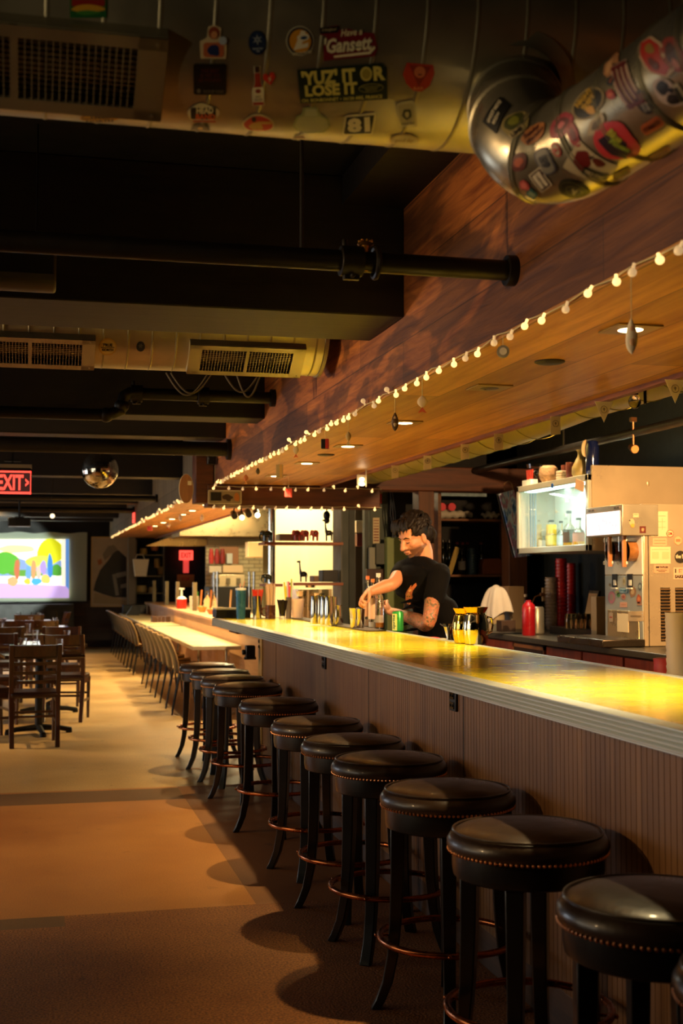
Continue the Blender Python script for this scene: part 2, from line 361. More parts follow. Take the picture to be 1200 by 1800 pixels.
MB().bb((2.37, .6, 2.42), (2.39, 26.2, 3.1)).build('back_boards', BLACK, sf, smooth=False)
# downlights in the soffit (lit and dark)
FR = mat('brass_trim_plate', '#a58a4c', .35, .6)
LENS = mat('lit_lens', '#fff0c8', .3, emit=(1, .72, .34), es=14)
DEAD = mat('dark_lens', '#241a10', .3)
def downlight(y, lit, label, x=1.795):
    t = thing('downlight', label, 'ceiling light', (x, y, 2.24), group='square downlights in the wooden soffit')
    MB().box((0, 0, -.003), (.15, .15, .006)).build('trim_plate', FR, t, bev=.002)
    MB().lathe([(0, -.0075), (.035, -.0075), (.042, -.005), (.042, -.002)], n=20).build('lens', LENS if lit else DEAD, t)
    return t
downlight(3.62, True, 'square lit downlight in the soffit nearest the camera, beside the hanging white ornament')
downlight(4.89, False, 'unlit square downlight with brass plate between the two dark round discs of the soffit')
for i, (y, _) in enumerate(DL[1:]):
    downlight(y, True, 'small square lit downlight in the wood soffit, %s lit one along from the unlit square' % ORD[i])
for y, l in ((4.25, 'dark round disc set in the soffit near the camera'), (7.88, 'dark round disc set in the soffit above the bartender')):
    tag(MB().lathe([(0, -.008), (.045, -.008), (.055, -.004), (.055, 0)], (0, 0, 0), 24).build('ceiling_speaker', mat('dark_disc', '#1c1712', .5), loc=(1.79, y, 2.24)), l, 'ceiling speaker', 'round discs in the soffit')

# ---- crossbeams under / behind the soffit, posts
DBW = wood('dark_beam_wood', '#3a1c0c', '#6b3617', 'X', .6, scale=6, bump=.5)
tag(MB().bb((1.40, 10.64, 2.05), (2.9, 10.9, 2.235)).build('crossbeam', DBW, bev=.008), 'dark brown crossbeam under the soffit at the bar end, fairy lights along its edges', 'beam')
tag(MB().bb((1.30, 10.66, 2.08), (1.455, 10.9, 2.5)).build('beam_end_block', DBW, bev=.008), 'dark squared beam end standing out of the soffit face beside the oval wooden paddle', 'beam')
tag(MB().bb((2.45, 11.05, 2.24), (4.6, 11.3, 2.46)).build('back_bar_beam', DBW, bev=.008), 'brown timber beam across the back bar above the bartender and dark shelves', 'beam')
PW = wood('post_wood', '#3d2110', '#6a3d1d', 'Z', .6)
for (u0, u1, l) in ((735, 762, 'brown timber post behind the bartender carrying the back bar beam'), (893, 925, 'dark brown timber post between the dark shelves and the glass front fridge')):
    x0 = onY(u0, 950, 11.1).x; x1 = onY(u1, 950, 11.1).x
    tag(MB().bb((x0, 11.08, 0), (x1, 11.28, 2.24)).build('timber_post', PW, bev=.006), l, 'post')

# ---- ceiling beams, pipes
BW = wood('black_brown_beam', '#0c0704', '#1a1007', 'X', .6, scale=6)
for i, (y0, y1, z) in enumerate([(4.98, 5.53, 2.53), (8.25, 8.54, 2.504), (10.0, 10.25, 2.56), (13.05, 13.32, 2.47), (16.5, 16.85, 2.507), (18.9, 19.2, 2.53), (21.3, 21.63, 2.519), (23.4, 23.65, 2.52), (25.0, 25.2, 2.52)]):
    tag(MB().bb((-5, y0, z), (1.46, y1, 3.1)).build('ceiling_beam', BW, bev=.006), '%s dark ceiling beam from the camera, running across the dining room' % ORD[i], 'beam', 'ceiling beams')
tag(MB().bb((1.2, .6, 2.98), (1.46, 4.98, 3.1)).build('ceiling_nailer', BW), 'dark timber along the top of the wooden soffit above the near duct', 'beam')
IRON = mat('black_iron_pipe', '#1b1610', .45, .5, bump=.1)
def pipe(y, z, r, x0, x1, label, fit=()):
    t = thing('sprinkler_pipe', label, 'pipe', (0, y, z), group='pipes across the ceiling')
    MB().cyl((x0, 0, 0), (x1, 0, 0), r, n=20).build('pipe_run', IRON, t)
    MB().cyl((x1-.03, 0, 0), (x1, 0, 0), r*1.5, n=20).build('wall_flange', IRON, t)
    for x in fit:
        b = MB(); b.cyl((x-.035, 0, 0), (x+.035, 0, 0), r*1.45, n=20).cyl((x-.02, 0, r), (x-.02, 0, r*2.1), r*.3, n=8).box((x, 0, -r*1.5), (.05, .02, .02)).cyl((x, -.03, -r*1.5), (x, .03, -r*1.5), .007, n=8)
        b.build('coupling', IRON, t, bev=.003)
    return t
p1 = onX(905, 478, 1.46)
pp = pipe(3.74, 2.43, .032, -4.9, 1.46, 'long black iron pipe crossing the ceiling to the soffit below the near duct', (onY(617, 468, 3.74).x,))
xx = onY(642, 468, 3.74).x
b = MB(); b.cyl((xx, 0, -.03), (xx, 0, .05), .014, n=10).lathe([(.02, .05), (.026, .055), (.02, .06)], (xx, 0, 0), 12)
for k in range(8): b.box((xx+.018*math.cos(k*pi/4), .018*math.sin(k*pi/4), .065), (.012, .005, .003), k*pi/4)
b.build('sprinkler_head', mat('brass', '#a07030', .3, .9), pp)
xr = onY(660, 468, 3.74).x
MB().tube([(xr+.0, .045*math.cos(a), .045*math.sin(a)) for a in [i*pi/8 for i in range(16)]], .009, 8, True).build('pipe_hanger', IRON, pp)
MB().cyl((onY(530, 450, 3.74).x, 0, .03), (onY(530, 450, 3.74).x, 0, .66), .006, n=8).build('hanger_rod', IRON, pp)
pipe(7.88, 2.59, .037, onY(225, 700, 7.88).x, 1.46, 'black pipe above the second ceiling beam with threaded coupling', (onY(357, 695, 7.88).x, onY(240, 700, 7.88).x))
t = thing('offset_pipe', 'black pipe dropping in an s bend below the second beam left of the mirror ball', 'pipe', (0, 7.86, 2.45))
xa = onY(228, 700, 7.88).x; xb = onY(195, 740, 7.88).x
MB().tube([(xa+.03, 0, .14), (xa, 0, .14), (xa-.035, 0, .12), (xa-.05, 0, .07), (xa-.055, 0, .03), (xb+.01, 0, .01), (xb-.04, 0, 0), (-4.8, 0, 0)], .036, 14).build('pipe_bend', IRON, t)
for x, z in ((xa-.05, .06), (xb-.03, 0)): MB().sph((x, 0, z), .046, 12, 8).build('bend_fitting', IRON, t)
pipe(9.76, 2.446, .055, -4.9, 1.46, 'thick dark pipe just beyond the second ceiling beam', ())
pipe(15.8, 2.42, .035, -4.9, 1.46, 'thin dark pipe below the fifth ceiling beam behind the mirror ball')
pipe(19.6, 2.46, .04, -4.9, 1.46, 'distant dark pipe below the sixth ceiling beam near the small red sign')
# cable loops near the soffit, hanging under duct
t = thing('cable_bundle', 'grey cable loops drooping below the far end of the second duct', 'cable', (0, 6.6, 2.5))
for k, (u0, u1, v1) in enumerate(((393, 455, 688), (415, 458, 697), (300, 372, 690), (292, 365, 693))):
    A = onY(u0, 655, 6.6); B = onY(u1, 655, 6.6); zc = onY(u0, v1, 6.6).z
    MB().tube([(A.x+(B.x-A.x)*s, 0, (A.z-2.5)+(zc-A.z)*math.sin(pi*s)) for s in [i/14 for i in range(15)]], .006, 6).build('cable', mat('cable_grey', '#4a4030', .5), t)
# ================================================================ ducts
def galv(name, col, rough):
    m = mat(name, col, rough, metal=.85, vary=.18, vs=5, bump=.08, bs=14); return m
GALV = galv('galvanised_duct', '#b9b39a', .36); GDK = galv('galvanised_frame', '#aca48a', .45)
SEAM = galv('duct_seam', '#a49d84', .5)
VOID = mat('vent_void', '#050403', .9)
def vent(parent, xc, Yc, Zc, wd):
    a = R_(55); n = Vector((0, -math.cos(a), -math.sin(a))); t = Vector((0, -math.sin(a), math.cos(a))); p = Vector((xc, Yc, Zc)) + n*.262
    M = Matrix(((1, 0, 0, p.x), (0, t.y, n.y, p.y), (0, t.z, n.z, p.z), (0, 0, 0, 1)))
    h = .2; W = wd
    b = MB()
    for c, s_ in (((0, h/2-.014, .0), (W, .028, .012)), ((0, -h/2+.014, 0), (W, .028, .012)), ((W/2-.03, 0, 0), (.06, h, .012)), ((-W/2+.03, 0, 0), (.06, h, .012)), ((0, 0, 0), (.016, h, .011))): b.box(c, s_)
    for y, dz in ((h/2, .05), (-h/2, .05)): b.box((0, y, -dz/2), (W, .004, dz))
    for x in (-W/2, W/2): b.box((x, 0, -.03), (.004, h, .06))
    for x in (-W/2+.02, W/2-.02): b.cyl((x, h/2-.014, .004), (x, h/2-.014, .009), .004, n=8).cyl((x, -h/2+.014, .004), (x, -h/2+.014, .009), .004, n=8)
    for v in b.bm.verts: v.co = M @ v.co
    fr = b.build('vent_frame', GDK, parent, ang=30)
    b = MB(); k = int((W-.12)/.0142)
    for i in range(1, k):
        x = -W/2+.06+(W-.12)*i/k
        b.box((x, 0, 0), (.0026, h-.05, .008))
    for v in b.bm.verts: v.co = M @ v.co
    b.build('grille_slats', SEAM, fr, smooth=False)
    b = MB()
    for i in range(1, 12): b.box((0, -h/2+.028+(h-.056)*i/12, -.012), (W-.11, .0022, .004))
    b.box((0, 0, -.034), (W-.1, h-.05, .002))
    for v in b.bm.verts: v.co = M @ v.co
    b.build('grille_back', VOID, fr, smooth=False)
def duct(label, Y, Z, r, x0, x1, off):
    t = thing('round_air_duct', label, 'air duct', (0, 0, 0), group='round air ducts across the ceiling')
    body = MB().grid(lambda a, s: (x0+(x1-x0)*s, Y+r*math.cos(2*pi*a), Z+r*math.sin(2*pi*a)), 72, 60, True)
    body.cyl((x1-.004, Y, Z), (x1, Y, Z), r, n=72)
    body = body.build('duct_shell', GALV, t)
    b = MB(); x = x1-off
    while x > max(x0, -2.6):
        b.lathe([(r+.0002, -.005), (r+.0018, -.002), (r+.0018, .002), (r+.0002, .005)], (x, Y, Z), 72, Matrix.Rotation(pi/2, 4, 'Y')); x -= .115
    b.lathe([(r, -.02), (r+.006, -.018), (r+.006, .0), (r, .002)], (x1, Y, Z), 72, Matrix.Rotation(pi/2, 4, 'Y'))
    b.build('duct_seams', SEAM, t)
    return t, body
D1, B1 = duct('large galvanised round duct covered in stickers, nearest the camera', 2.833, 2.739, .25, -4.95, 1.44, .05)
D2, B2 = duct('second galvanised round duct with two stickers, behind the wide ceiling beam', 6.313, 2.739, .25, -4.95, 1.40, .06)
vx = onY(288, 120, 2.69).x; vent(D1, vx-.31, 2.833, 2.739, .62)
a = onY(331, 632, 6.17).x; c = onY(532, 640, 6.17).x; vent(D2, (a+c)/2, 6.313, 2.739, c-a)
c = onY(166, 630, 6.17).x; vent(D2, c-.3, 6.313, 2.739, .6)
# takeoff tube toward the camera
P = [at(905, 165, 2.95), at(912, 222, 2.74), at(945, 262, 2.67), at(1000, 262, 2.62), at(1080, 216, 2.52), at(1190, 142, 2.33), at(1400, 0, 2.02), at(1700, -200, 1.7)]
def catmull(P, n=8):
    out = []
    for i in range(len(P)-1):
        p0 = P[max(i-1, 0)]; p1 = P[i]; p2 = P[i+1]; p3 = P[min(i+2, len(P)-1)]
        for k in range(n):
            s = k/n; out.append(.5*((2*p1)+(p2-p0)*s+(2*p0-5*p1+4*p2-p3)*s*s+(3*p1-p0-3*p2+p3)*s**3))
    return out+[P[-1]]
TP = catmull(P)
T1 = thing('round_branch_duct', 'shiny elbow duct crowded with stickers, branching from the near duct toward the camera', 'air duct')
B3 = MB().tube(TP, .105, 48).build('duct_shell', galv('branch_duct_metal', '#a9a08a', .3), T1)
b = MB()
L = 0; nxt = .10
for i in range(1, len(TP)):
    L += (TP[i]-TP[i-1]).length
    if L > nxt:
        d = (TP[i]-TP[i-1]).normalized(); q = d.to_track_quat('Z', 'Y').to_matrix().to_4x4()
        b.lathe([(.1052, -.009), (.109, -.004), (.1065, 0), (.109, .004), (.1052, .009)], TP[i], 48, q); nxt += .135
b.build('duct_seams', SEAM, T1)
d = (TP[3]-TP[0]).normalized()
MB().lathe([(.140, -.03), (.138, .0), (.118, .012), (.107, .03)], at(903, 160, 2.90), 48, d.to_track_quat('Z', 'Y').to_matrix().to_4x4()).build('takeoff_collar', GDK, T1)

# ---- stickers
def sm(h, r=.45): return mat('sticker_'+h.strip('#'), h, r)
BV1 = bvh_of([B1]); BV2 = bvh_of([B2]); BV3 = bvh_of([B3])
def stick(bv, par, u, v, rot, layers, label=None):
    D = Decal(bv, u, v, R_(rot))
    if not D.ok: print('decal missed', u, v); return
    root = None
    for i, l in enumerate(layers):
        off = .0026+.0005*i
        if l[0] == 's':
            o = D.shape(l[1], sm(l[2]), root if root else par, 'sticker' if root is None else 'printed_shape', off, label=label if root is None else None)
        else:
            _, tx, x, y, w_, h, c = l[:7]; kw = l[7] if len(l) > 7 else {}
            o = D.text(tx, x, y, w_, h, sm(c), root if root else par, off+.0006, **kw)
        if root is None: root = o
R = rect; O = oval
stick(BV1, D1, 155, 13, 0, [('s', R(64, 36), '#1c5a2a'), ('s', R(58, 12, 0, 0, 8), '#8a1f10'), ('s', blob(54, 14, 3, cy=-2), '#c8941e'), ('s', blob(40, 8, 4, cy=-9), '#3c7a30')], 'green and red rainbow square sticker')
stick(BV1, D1, 375, 74, 0, [('s', [(-23, -29), (22, -29), (23, 4), (12, 8), (14, 24), (2, 30), (-9, 27), (-12, 8), (-24, 2)], '#c8b48c'), ('s', O(20, 22, 16, 1, 16), '#8a3c1c'), ('s', R(36, 26, 5, 0, -13), '#b4603a'), ('s', blob(22, 20, 5, cy=-14), '#1c2c5c'), ('s', O(14, 14, 14, 16, 3), '#a9b4c0'), ('s', O(12, 13, 14, 1, 13), '#c98a5a')], 'cut-out sticker of a figure holding a mug')
stick(BV1, D1, 369, 140, 0, [('s', R(58, 56, 4), '#0c0a0a'), ('s', R(50, 30, 1, 0, 8), '#241012'), ('s', R(47, 27, 1, 0, 8), '#0c0a0a'), ('t', 'THE BEST\nIS YET TO\nBE POURED', 0, 9, 40, 22, '#5a2018'), ('s', O(7, 9, 10, -20, -19), '#7a7060'), ('t', 'MADE BY HAND', 6, -19, 36, 6, '#6a6050')], 'black square sticker with small red lettering')
stick(BV1, D1, 357, 199, 0, [('s', blob(54, 33, 8, amp=.08), '#e0d6ac'), ('s', R(44, 20, 3, 0, 1), '#15100c'), ('t', 'HEAD', 3, 7, 30, 10, '#e8dcb0', {'bold': .04}), ('t', 'BAND', 4, -3, 34, 10, '#d05a2a', {'bold': .04}), ('s', R(40, 4, 0, 2, -12), '#a03c18')], 'white cut-out sticker with black and orange letters')
stick(BV1, D1, 352, 224, 0, [('s', [(-18, -4), (18, -4), (14, 3), (5, 7), (-5, 7), (-14, 3)], '#3a2814'), ('s', O(10, 6, 10), '#b08a58')])
stick(BV1, D1, 452, 75, 4, [('s', O(31, 43), '#12203c'), ('s', O(28, 40), '#1a2c50')] + [('s', [(-1, 5), (1, 5), (1.3*math.cos(0)+0, 17), (-1.3, 17)] if False else [(math.cos(a)*2-math.sin(a)*1.1, 6+math.sin(a)*2+math.cos(a)*1.1), (math.cos(a)*2+math.sin(a)*1.1, 6+math.sin(a)*2-math.cos(a)*1.1), (math.cos(a)*10, 6+math.sin(a)*10)], '#b9c2c4') for a in [k*pi/3+pi/6 for k in range(6)]] + [('t', 'North Star\nAle', 0, -11, 18, 8, '#b9c2c4')], 'dark blue oval sticker with a star')
stick(BV1, D1, 527, 72, 8, [('s', O(49, 52), '#d8d0b0'), ('s', O(46, 49), '#141a2c'), ('s', O(38, 41), '#d8961e'), ('s', [(-14, -14), (4, 18), (12, 16), (2, -6), (14, -4), (12, -12)], '#ece4c8'), ('s', O(22, 13, 16, 6, 6), '#ece4c8'), ('s', O(12, 6, 14, 7, 5), '#20406c'), ('t', 'AMERICAN AMATEUR', 0, -20, 34, 5, '#d8d0b0')], 'round yellow and navy badge sticker')
stick(BV1, D1, 612, 74, 5, [('s', [(-46, -30), (-30, -29), (44, -29), (50, -16), (46, 12), (20, 16), (0, 24), (-16, 22), (-16, 31), (-48, 29), (-48, 17), (-38, 14), (-44, -4)], '#7a1620'), ('s', R(32, 11, 0, -32, 24), '#12100e'), ('t', 'A Neighbor!', -32, 24, 26, 6, '#b8a87c'), ('t', 'Have a', 6, 17, 38, 12, '#e4d8b0', {'bold': .02, 'shear': .3}), ('t', "'Gansett", -1, -3, 84, 27, '#ece2bc', {'bold': .035, 'shear': .25}), ('s', [(-28, -21), (34, -19), (44, -10), (46, -14), (36, -24), (-28, -25)], '#ece2bc')], 'maroon script sticker')
stick(BV1, D1, 453, 152, 2, [('s', [(-11, -35), (11, -35), (12, -8), (6, 8), (6, 34), (-6, 34), (-6, 8), (-12, -8)], '#cfc6a4'), ('s', [(-9, -33), (9, -33), (10, -8), (5, 8), (5, 23), (-5, 23), (-5, 8), (-10, -8)], '#a02c18'), ('s', R(8, 10, 1, 0, 29), '#3a1a10'), ('s', R(20, 27, 2, 0, -13), '#e4dcc0'), ('s', O(10, 8, 12, 0, -6), '#8a3020'), ('t', 'HOT\nSAUCE', 0, -18, 14, 10, '#5a4a38')], 'red hot sauce bottle sticker')
stick(BV1, D1, 473, 138, 12, [('s', [(0, -11), (-11, 2), (-9, 10), (-3, 10), (0, 5), (4, 11), (10, 9), (11, 1)], '#d0361c'), ('s', [(-2, -6), (4, 0), (1, 1), (3, 5), (-3, 1), (0, 0)], '#e8c8a0')], 'red heart sticker')
stick(BV1, D1, 603, 148, 4, [('s', [(-78, -33), (77, -32), (78, 24), (70, 32), (-78, 31)], '#10241a'), ('t', "'YUZ' IT", -25, 16, 94, 25, '#d8cc6a', {'bold': .05}), ('s', O(21, 24, 20, 41, 16), '#d8cc6a'), ('s', O(15, 17, 16, 41, 16), '#a89a40'), ('t', 'R', 64, 16, 21, 24, '#d8cc6a', {'bold': .05}), ('t', 'LOSE IT', -22, -6, 92, 22, '#d8cc6a', {'bold': .05}), ('s', O(44, 16, 20, 48, -8), '#a89e54'), ('s', O(42, 14, 20, 48, -8), '#10241a'), ('t', 'PRODUCED FROM THE FINEST\nYUZU LATE HARVEST\nLIMITED EDITION', 48, -8, 34, 9, '#a89e54'), ('t', 'CH. BONBONNET \u2022 16130 ARS, FRANCE', -4, -24, 142, 8, '#d8cc6a', {'bold': .02})], 'dark green bumper sticker with yellow lettering')
stick(BV1, D1, 735, 134, 0, [('s', [(-20, 24), (26, 20), (28, 6), (20, -16), (6, -27), (-8, -26), (-22, -12), (-28, 4)], '#b8361a'), ('s', [(-16, 20), (22, 17), (0, -18)], '#8a2410'), ('s', O(20, 20, 16, 2, 8), '#d0764a'), ('s', O(8, 3, 10, 2, 4), '#6a1c0c'), ('t', 'BAR', 0, -20, 18, 6, '#e0945a')], 'round red sticker')
stick(BV1, D1, 454, 217, 0, [('s', blob(56, 31, 11, amp=.07), '#cfc29a'), ('s', blob(50, 26, 11, amp=.07), '#c4402c'), ('s', blob(24, 14, 12, cx=-4, cy=-3), '#c89a4a'), ('s', O(8, 8, 12, -8, 9), '#2c1a10'), ('s', R(26, 4, 1, 10, 4), '#c89a4a'), ('t', 'CHEERS', 0, -10, 20, 4, '#f0dcb0')], 'red cut-out sticker')
stick(BV1, D1, 547, 213, 0, [('s', [(-33, -6), (-26, 10), (-18, 12), (-14, 22), (10, 23), (16, 12), (30, 6), (34, -8), (22, -20), (-8, -23), (-26, -16)], '#9aa070'), ('s', [(-30, -6), (-22, 8), (-14, 9), (14, 9), (27, 4), (31, -8), (20, -17), (-8, -20), (-24, -14)], '#aeae82'), ('s', [(-12, 10), (-10, 20), (8, 20), (12, 10)], '#b4b890')], 'pale green cut-out sticker')
stick(BV1, D1, 630, 219, 3, [('s', [(-30, -14), (-24, 14), (-20, 17), (30, 17), (31, 10), (24, -18), (-26, -18)], '#d4cda6'), ('s', [(-27, -13), (-20, 14), (28, 14), (21, -15), (-24, -15)], '#15181c'), ('t', '81', 0, 1, 40, 24, '#e2dab4', {'bold': .06}), ('s', [(-20, -13), (-4, -5), (18, -10), (18, -14), (-20, -14)], '#1c3350')], 'white and black 81 sticker')
stick(BV1, D1, 715, 201, 8, [('s', R(33, 46, 6), '#c8c094'), ('s', R(27, 38, 5), '#b8ae80'), ('s', blob(16, 20, 14, cy=2), '#3a3a24'), ('s', blob(7, 10, 15, cy=2), '#b8ae80'), ('t', 'PALE ALE', 0, -14, 22, 4, '#4a442c')], 'cream can sticker')
stick(BV1, D1, 710, 246, 0, [('s', O(52, 21), '#c8b070'), ('s', O(48, 18), '#d4c88c'), ('t', 'good day', 0, 1, 34, 8, '#b09448', {'shear': .3})], 'cream oval sticker')
stick(BV1, D1, 525, 242, 0, [('s', [(-12, 0), (-6, 5), (8, 6), (13, 0), (10, -3), (2, -1), (2, -5), (-4, -5), (-4, -1)], '#c8b890'), ('s', [(-11, 1), (-5, 5), (8, 5), (12, 1)], '#6a3c1c')])
stick(BV1, D1, 175, 205, 2, [('s', O(70, 19), '#c8941e'), ('s', O(64, 16), '#3a2408'), ('s', O(62, 15), '#c8941e'), ('s', R(62, 1.2), '#2c1a08'), ('t', 'TRUE', 1, 3.6, 40, 5, '#2c1a08', {'bold': .04}), ('t', 'NORTH', 0, -3.6, 48, 5, '#2c1a08', {'bold': .04})], 'yellow oval sticker')
stick(BV2, D2, 189, 610, 0, [('s', O(32, 30), '#c8a04e'), ('s', O(27, 25), '#d8bc74'), ('s', R(24, 1), '#2a2010'), ('t', 'TRUE', 0, 4, 17, 5, '#2a2010', {'bold': .05}), ('t', 'NORTH', 0, -4, 20, 5, '#2a2010', {'bold': .05})], 'round yellow sticker')
stick(BV2, D2, 247, 609, 0, [('s', O(15, 18), '#101a26')] + [('s', [(math.cos(a+.25)*1, 2+math.sin(a+.25)), (math.cos(a-.25)*1, 2+math.sin(a-.25)), (math.cos(a)*5, 2+math.sin(a)*5)], '#c4c0a0') for a in [k*pi/3 for k in range(6)]], 'dark blue oval sticker')
# branch duct stickers
s3 = lambda u, v, rot, ly, lb=None: stick(BV3, T1, u, v, rot, ly, lb)
s3(871, 200, 58, [('s', [(-30, -16), (26, -13), (30, 10), (-26, 17)], '#0c0a08'), ('t', 'GHOST NOTE', 2, 4, 44, 6, '#c8bca0', {'bold': .03, 'shear': .3}), ('t', 'BREW', -6, -6, 22, 5, '#c8bca0')], 'black slanted sticker')
s3(906, 217, 35, [('s', blob(54, 36, 22, amp=.1), '#8a7a48'), ('s', blob(40, 26, 23, cy=3), '#3c3e16'), ('s', blob(22, 14, 24, cy=4), '#6c6c20'), ('s', R(30, 10, 3, -6, -14), '#a89464'), ('t', 'LIME', -6, -14, 24, 7, '#241a0c', {'bold': .04})], 'green fruit cut-out sticker')
s3(939, 236, 40, [('s', blob(54, 26, 26, amp=.08), '#a86a38'), ('t', 'Sunday\nMorning', 0, 0, 42, 19, '#4a1408', {'bold': .04, 'shear': .2})], 'orange script sticker')
s3(912, 285, 60, [('s', blob(34, 26, 28, amp=.08), '#5a1c10'), ('s', blob(18, 14, 29), '#a84820')], 'red cut-out sticker')
s3(958, 284, -66, [('s', R(50, 28, 10), '#46424a'), ('s', R(44, 22, 8), '#7a7468'), ('t', 'E9', 0, 0, 22, 15, '#2a2830', {'bold': .06})], 'grey rounded sticker')
s3(950, 316, -52, [('s', R(38, 24), '#d0c0a4'), ('s', R(34, 20), '#3a1410'), ('s', R(28, 15), '#cfc2aa'), ('t', 'TAPROOM', 0, 0, 24, 4, '#3a1410')], 'white framed label sticker')
s3(922, 325, -45, [('s', blob(20, 14, 31), '#a84440'), ('s', blob(12, 8, 32), '#c86a60')])
s3(935, 340, -40, [('s', R(18, 13, 2), '#2e5a58'), ('s', R(12, 7, 1), '#7a8a70')])
s3(988, 220, 55, [('s', blob(56, 32, 33, amp=.12), '#9a2a3c'), ('s', blob(34, 20, 34), '#5a0c1c'), ('s', blob(16, 9, 35), '#c05a64')], 'pink octopus-like sticker')
s3(1008, 236, -70, [('s', blob(46, 20, 36, amp=.1), '#9a3434'), ('s', blob(26, 10, 37), '#6a1a1c')], 'dull red cut-out sticker')
s3(978, 263, -70, [('s', O(26, 15), '#b03428'), ('s', O(20, 10), '#a8947c'), ('t', '6', 0, 0, 7, 8, '#b03428', {'bold': .06})], 'small red 6 sticker')
s3(1034, 182, 52, [('s', blob(70, 42, 38, amp=.08), '#8c7a54'), ('s', blob(62, 35, 38, amp=.08), '#100e0c'), ('t', 'NIGHT\nSHIFT', 4, 5, 40, 20, '#b8902c', {'bold': .05}), ('s', blob(14, 16, 39, cx=-6, cy=-10), '#c89234')], 'black and gold cut-out sticker')
s3(1049, 218, 60, [('s', blob(44, 22, 40, amp=.1), '#b09c78'), ('s', blob(24, 10, 41), '#6a5638')], 'tan figure sticker')
s3(1038, 291, -27, [('s', R(86, 48, 3), '#b8a684'), ('s', blob(34, 30, 42, cx=-18, cy=2), '#6a1410'), ('s', blob(22, 14, 43, cx=10, cy=14), '#5a100c'), ('s', R(46, 13, 0, 14, -10), '#1c1c0c'), ('t', 'WILD COAST', 14, -10, 40, 8, '#b8a684', {'bold': .04}), ('s', O(8, 5, 10, -6, 16), '#3a2a1c')], 'beige rectangular sticker with red shapes')
s3(1009, 334, -18, [('s', O(58, 32), '#15140e'), ('s', O(52, 27), '#6a6640'), ('s', O(50, 25), '#15140e'), ('s', O(30, 15), '#7a744c'), ('s', O(28, 13), '#15140e'), ('t', 'V', 0, 0, 11, 10, '#d0c490', {'bold': .08})], 'black round badge sticker')
s3(1083, 250, -32, [('s', blob(86, 62, 45, amp=.1), '#c03038'), ('s', [(-30, -14), (-20, 6), (-8, 14), (16, 10), (22, 0), (34, -2), (28, -12), (34, -20), (4, -22)], '#1c0c24'), ('t', 'Blue', -8, 10, 30, 13, '#a8a02c', {'bold': .05, 'shear': .2}), ('t', 'Moose', 8, 1, 38, 11, '#8c9c2c', {'bold': .05, 'shear': .2})], 'pink red oval sticker with yellow script')
s3(1075, 142, 70, [('s', R(18, 12, 3), '#1c2430'), ('s', R(9, 4, 1), '#7a3c20')])
s3(1074, 166, 30, [('s', blob(16, 18, 46), '#9a2420'), ('s', blob(8, 8, 47), '#c8604c')])
s3(1098, 150, -67, [('s', R(92, 34, 2), '#a88a74'), ('s', R(80, 5, 0, 0, 9), '#5a1414'), ('s', R(80, 5, 0, 0, 0), '#5a1414'), ('s', R(80, 5, 0, 0, -9), '#5a1414'), ('s', R(9, 30, 0, -38, 0), '#5a1414'), ('s', R(9, 30, 0, 38, 0), '#5a1414')], 'tan sticker with maroon column strokes')
s3(1074, 112, 60, [('s', [(-24, -5), (-8, -9), (0, -3), (8, -10), (22, -4), (26, 8), (18, 10), (6, 3), (-4, 8), (-24, 2)], '#9a6a44'), ('s', [(-20, -2), (-8, -5), (4, -2), (16, 2), (4, 1), (-4, 4), (-20, 0)], '#b88a5c')], 'tan bone-shaped sticker')
s3(1133, 179, -62, [('s', O(48, 26), '#10121c'), ('s', blob(16, 14, 50, cx=-11), '#6a4430'), ('t', 'Rocky\nPoint', 8, 0, 20, 12, '#b8b0a8', {'shear': .2})], 'navy oval sticker')
s3(1147, 219, 32, [('s', R(42, 20, 6), '#b0552c'), ('t', 'SUMMER', 0, 0, 34, 9, '#5a1c10', {'bold': .04})], 'orange rounded sticker')
s3(1158, 270, 30, [('s', R(44, 12, 4), '#b07030'), ('s', R(34, 5, 2), '#7a3414')], 'orange strip sticker')
s3(1150, 98, -60, [('s', [(-40, -14), (-16, -24), (20, -24), (44, -10), (38, 12), (10, 16), (-10, 24), (-38, 10)], '#b89a78'), ('s', [(-36, -10), (-14, -20), (20, -20), (38, -8), (30, 8), (6, 10), (-10, 18), (-34, 6)], '#a8281c'), ('s', blob(20, 16, 52, cx=-14), '#8a6a2c'), ('s', blob(24, 12, 53, cx=12, cy=-8), '#5c140e')], 'large red cut-out sticker')
s3(1182, 95, -66, [('s', blob(70, 40, 54, amp=.1), '#8a2a1c'), ('s', blob(44, 20, 55), '#3c0c08'), ('s', blob(20, 10, 56, cx=18), '#b0644a')], 'red figure sticker')
s3(1175, 163, -45, [('s', blob(66, 36, 57, amp=.1), '#c0a89c'), ('s', blob(26, 22, 58, cx=-14), '#121016'), ('s', blob(22, 20, 59, cx=14, cy=-2), '#121016'), ('s', blob(10, 8, 60, cy=8), '#121016')], 'white and black blotched sticker')
s3(1092, 305, 28, [('s', R(34, 11, 4), '#7a4420'), ('s', R(24, 4, 1), '#4a1c10')])
s3(1195, 165, -60, [('s', R(40, 16, 4), '#b8a684'), ('s', R(28, 7, 2), '#2c2c20')])
# ================================================================ bar counter
YBAR = mat('yellow_bar_resin', '#d6bc28', .2, coat=.25, bump=.02, bs=5)
ALU = mat('ribbed_aluminium', '#d6dad2', .34, metal=.7)
BEAD = wood('beadboard_walnut', '#5e3e22', '#86603c', 'Z', .42, scale=4, bump=.2)
HB = 1.12
bar = thing('bar_counter', 'long bar counter with glossy yellow top, ribbed metal edge and beadboard front', 'bar counter', (0, 0, 0))
Y0, Y1 = .9, 10.58
MB().bb((1.47, Y0, HB-.05), (2.155, Y1-.03, HB)).build('bar_top', YBAR, bar, bev=.004)
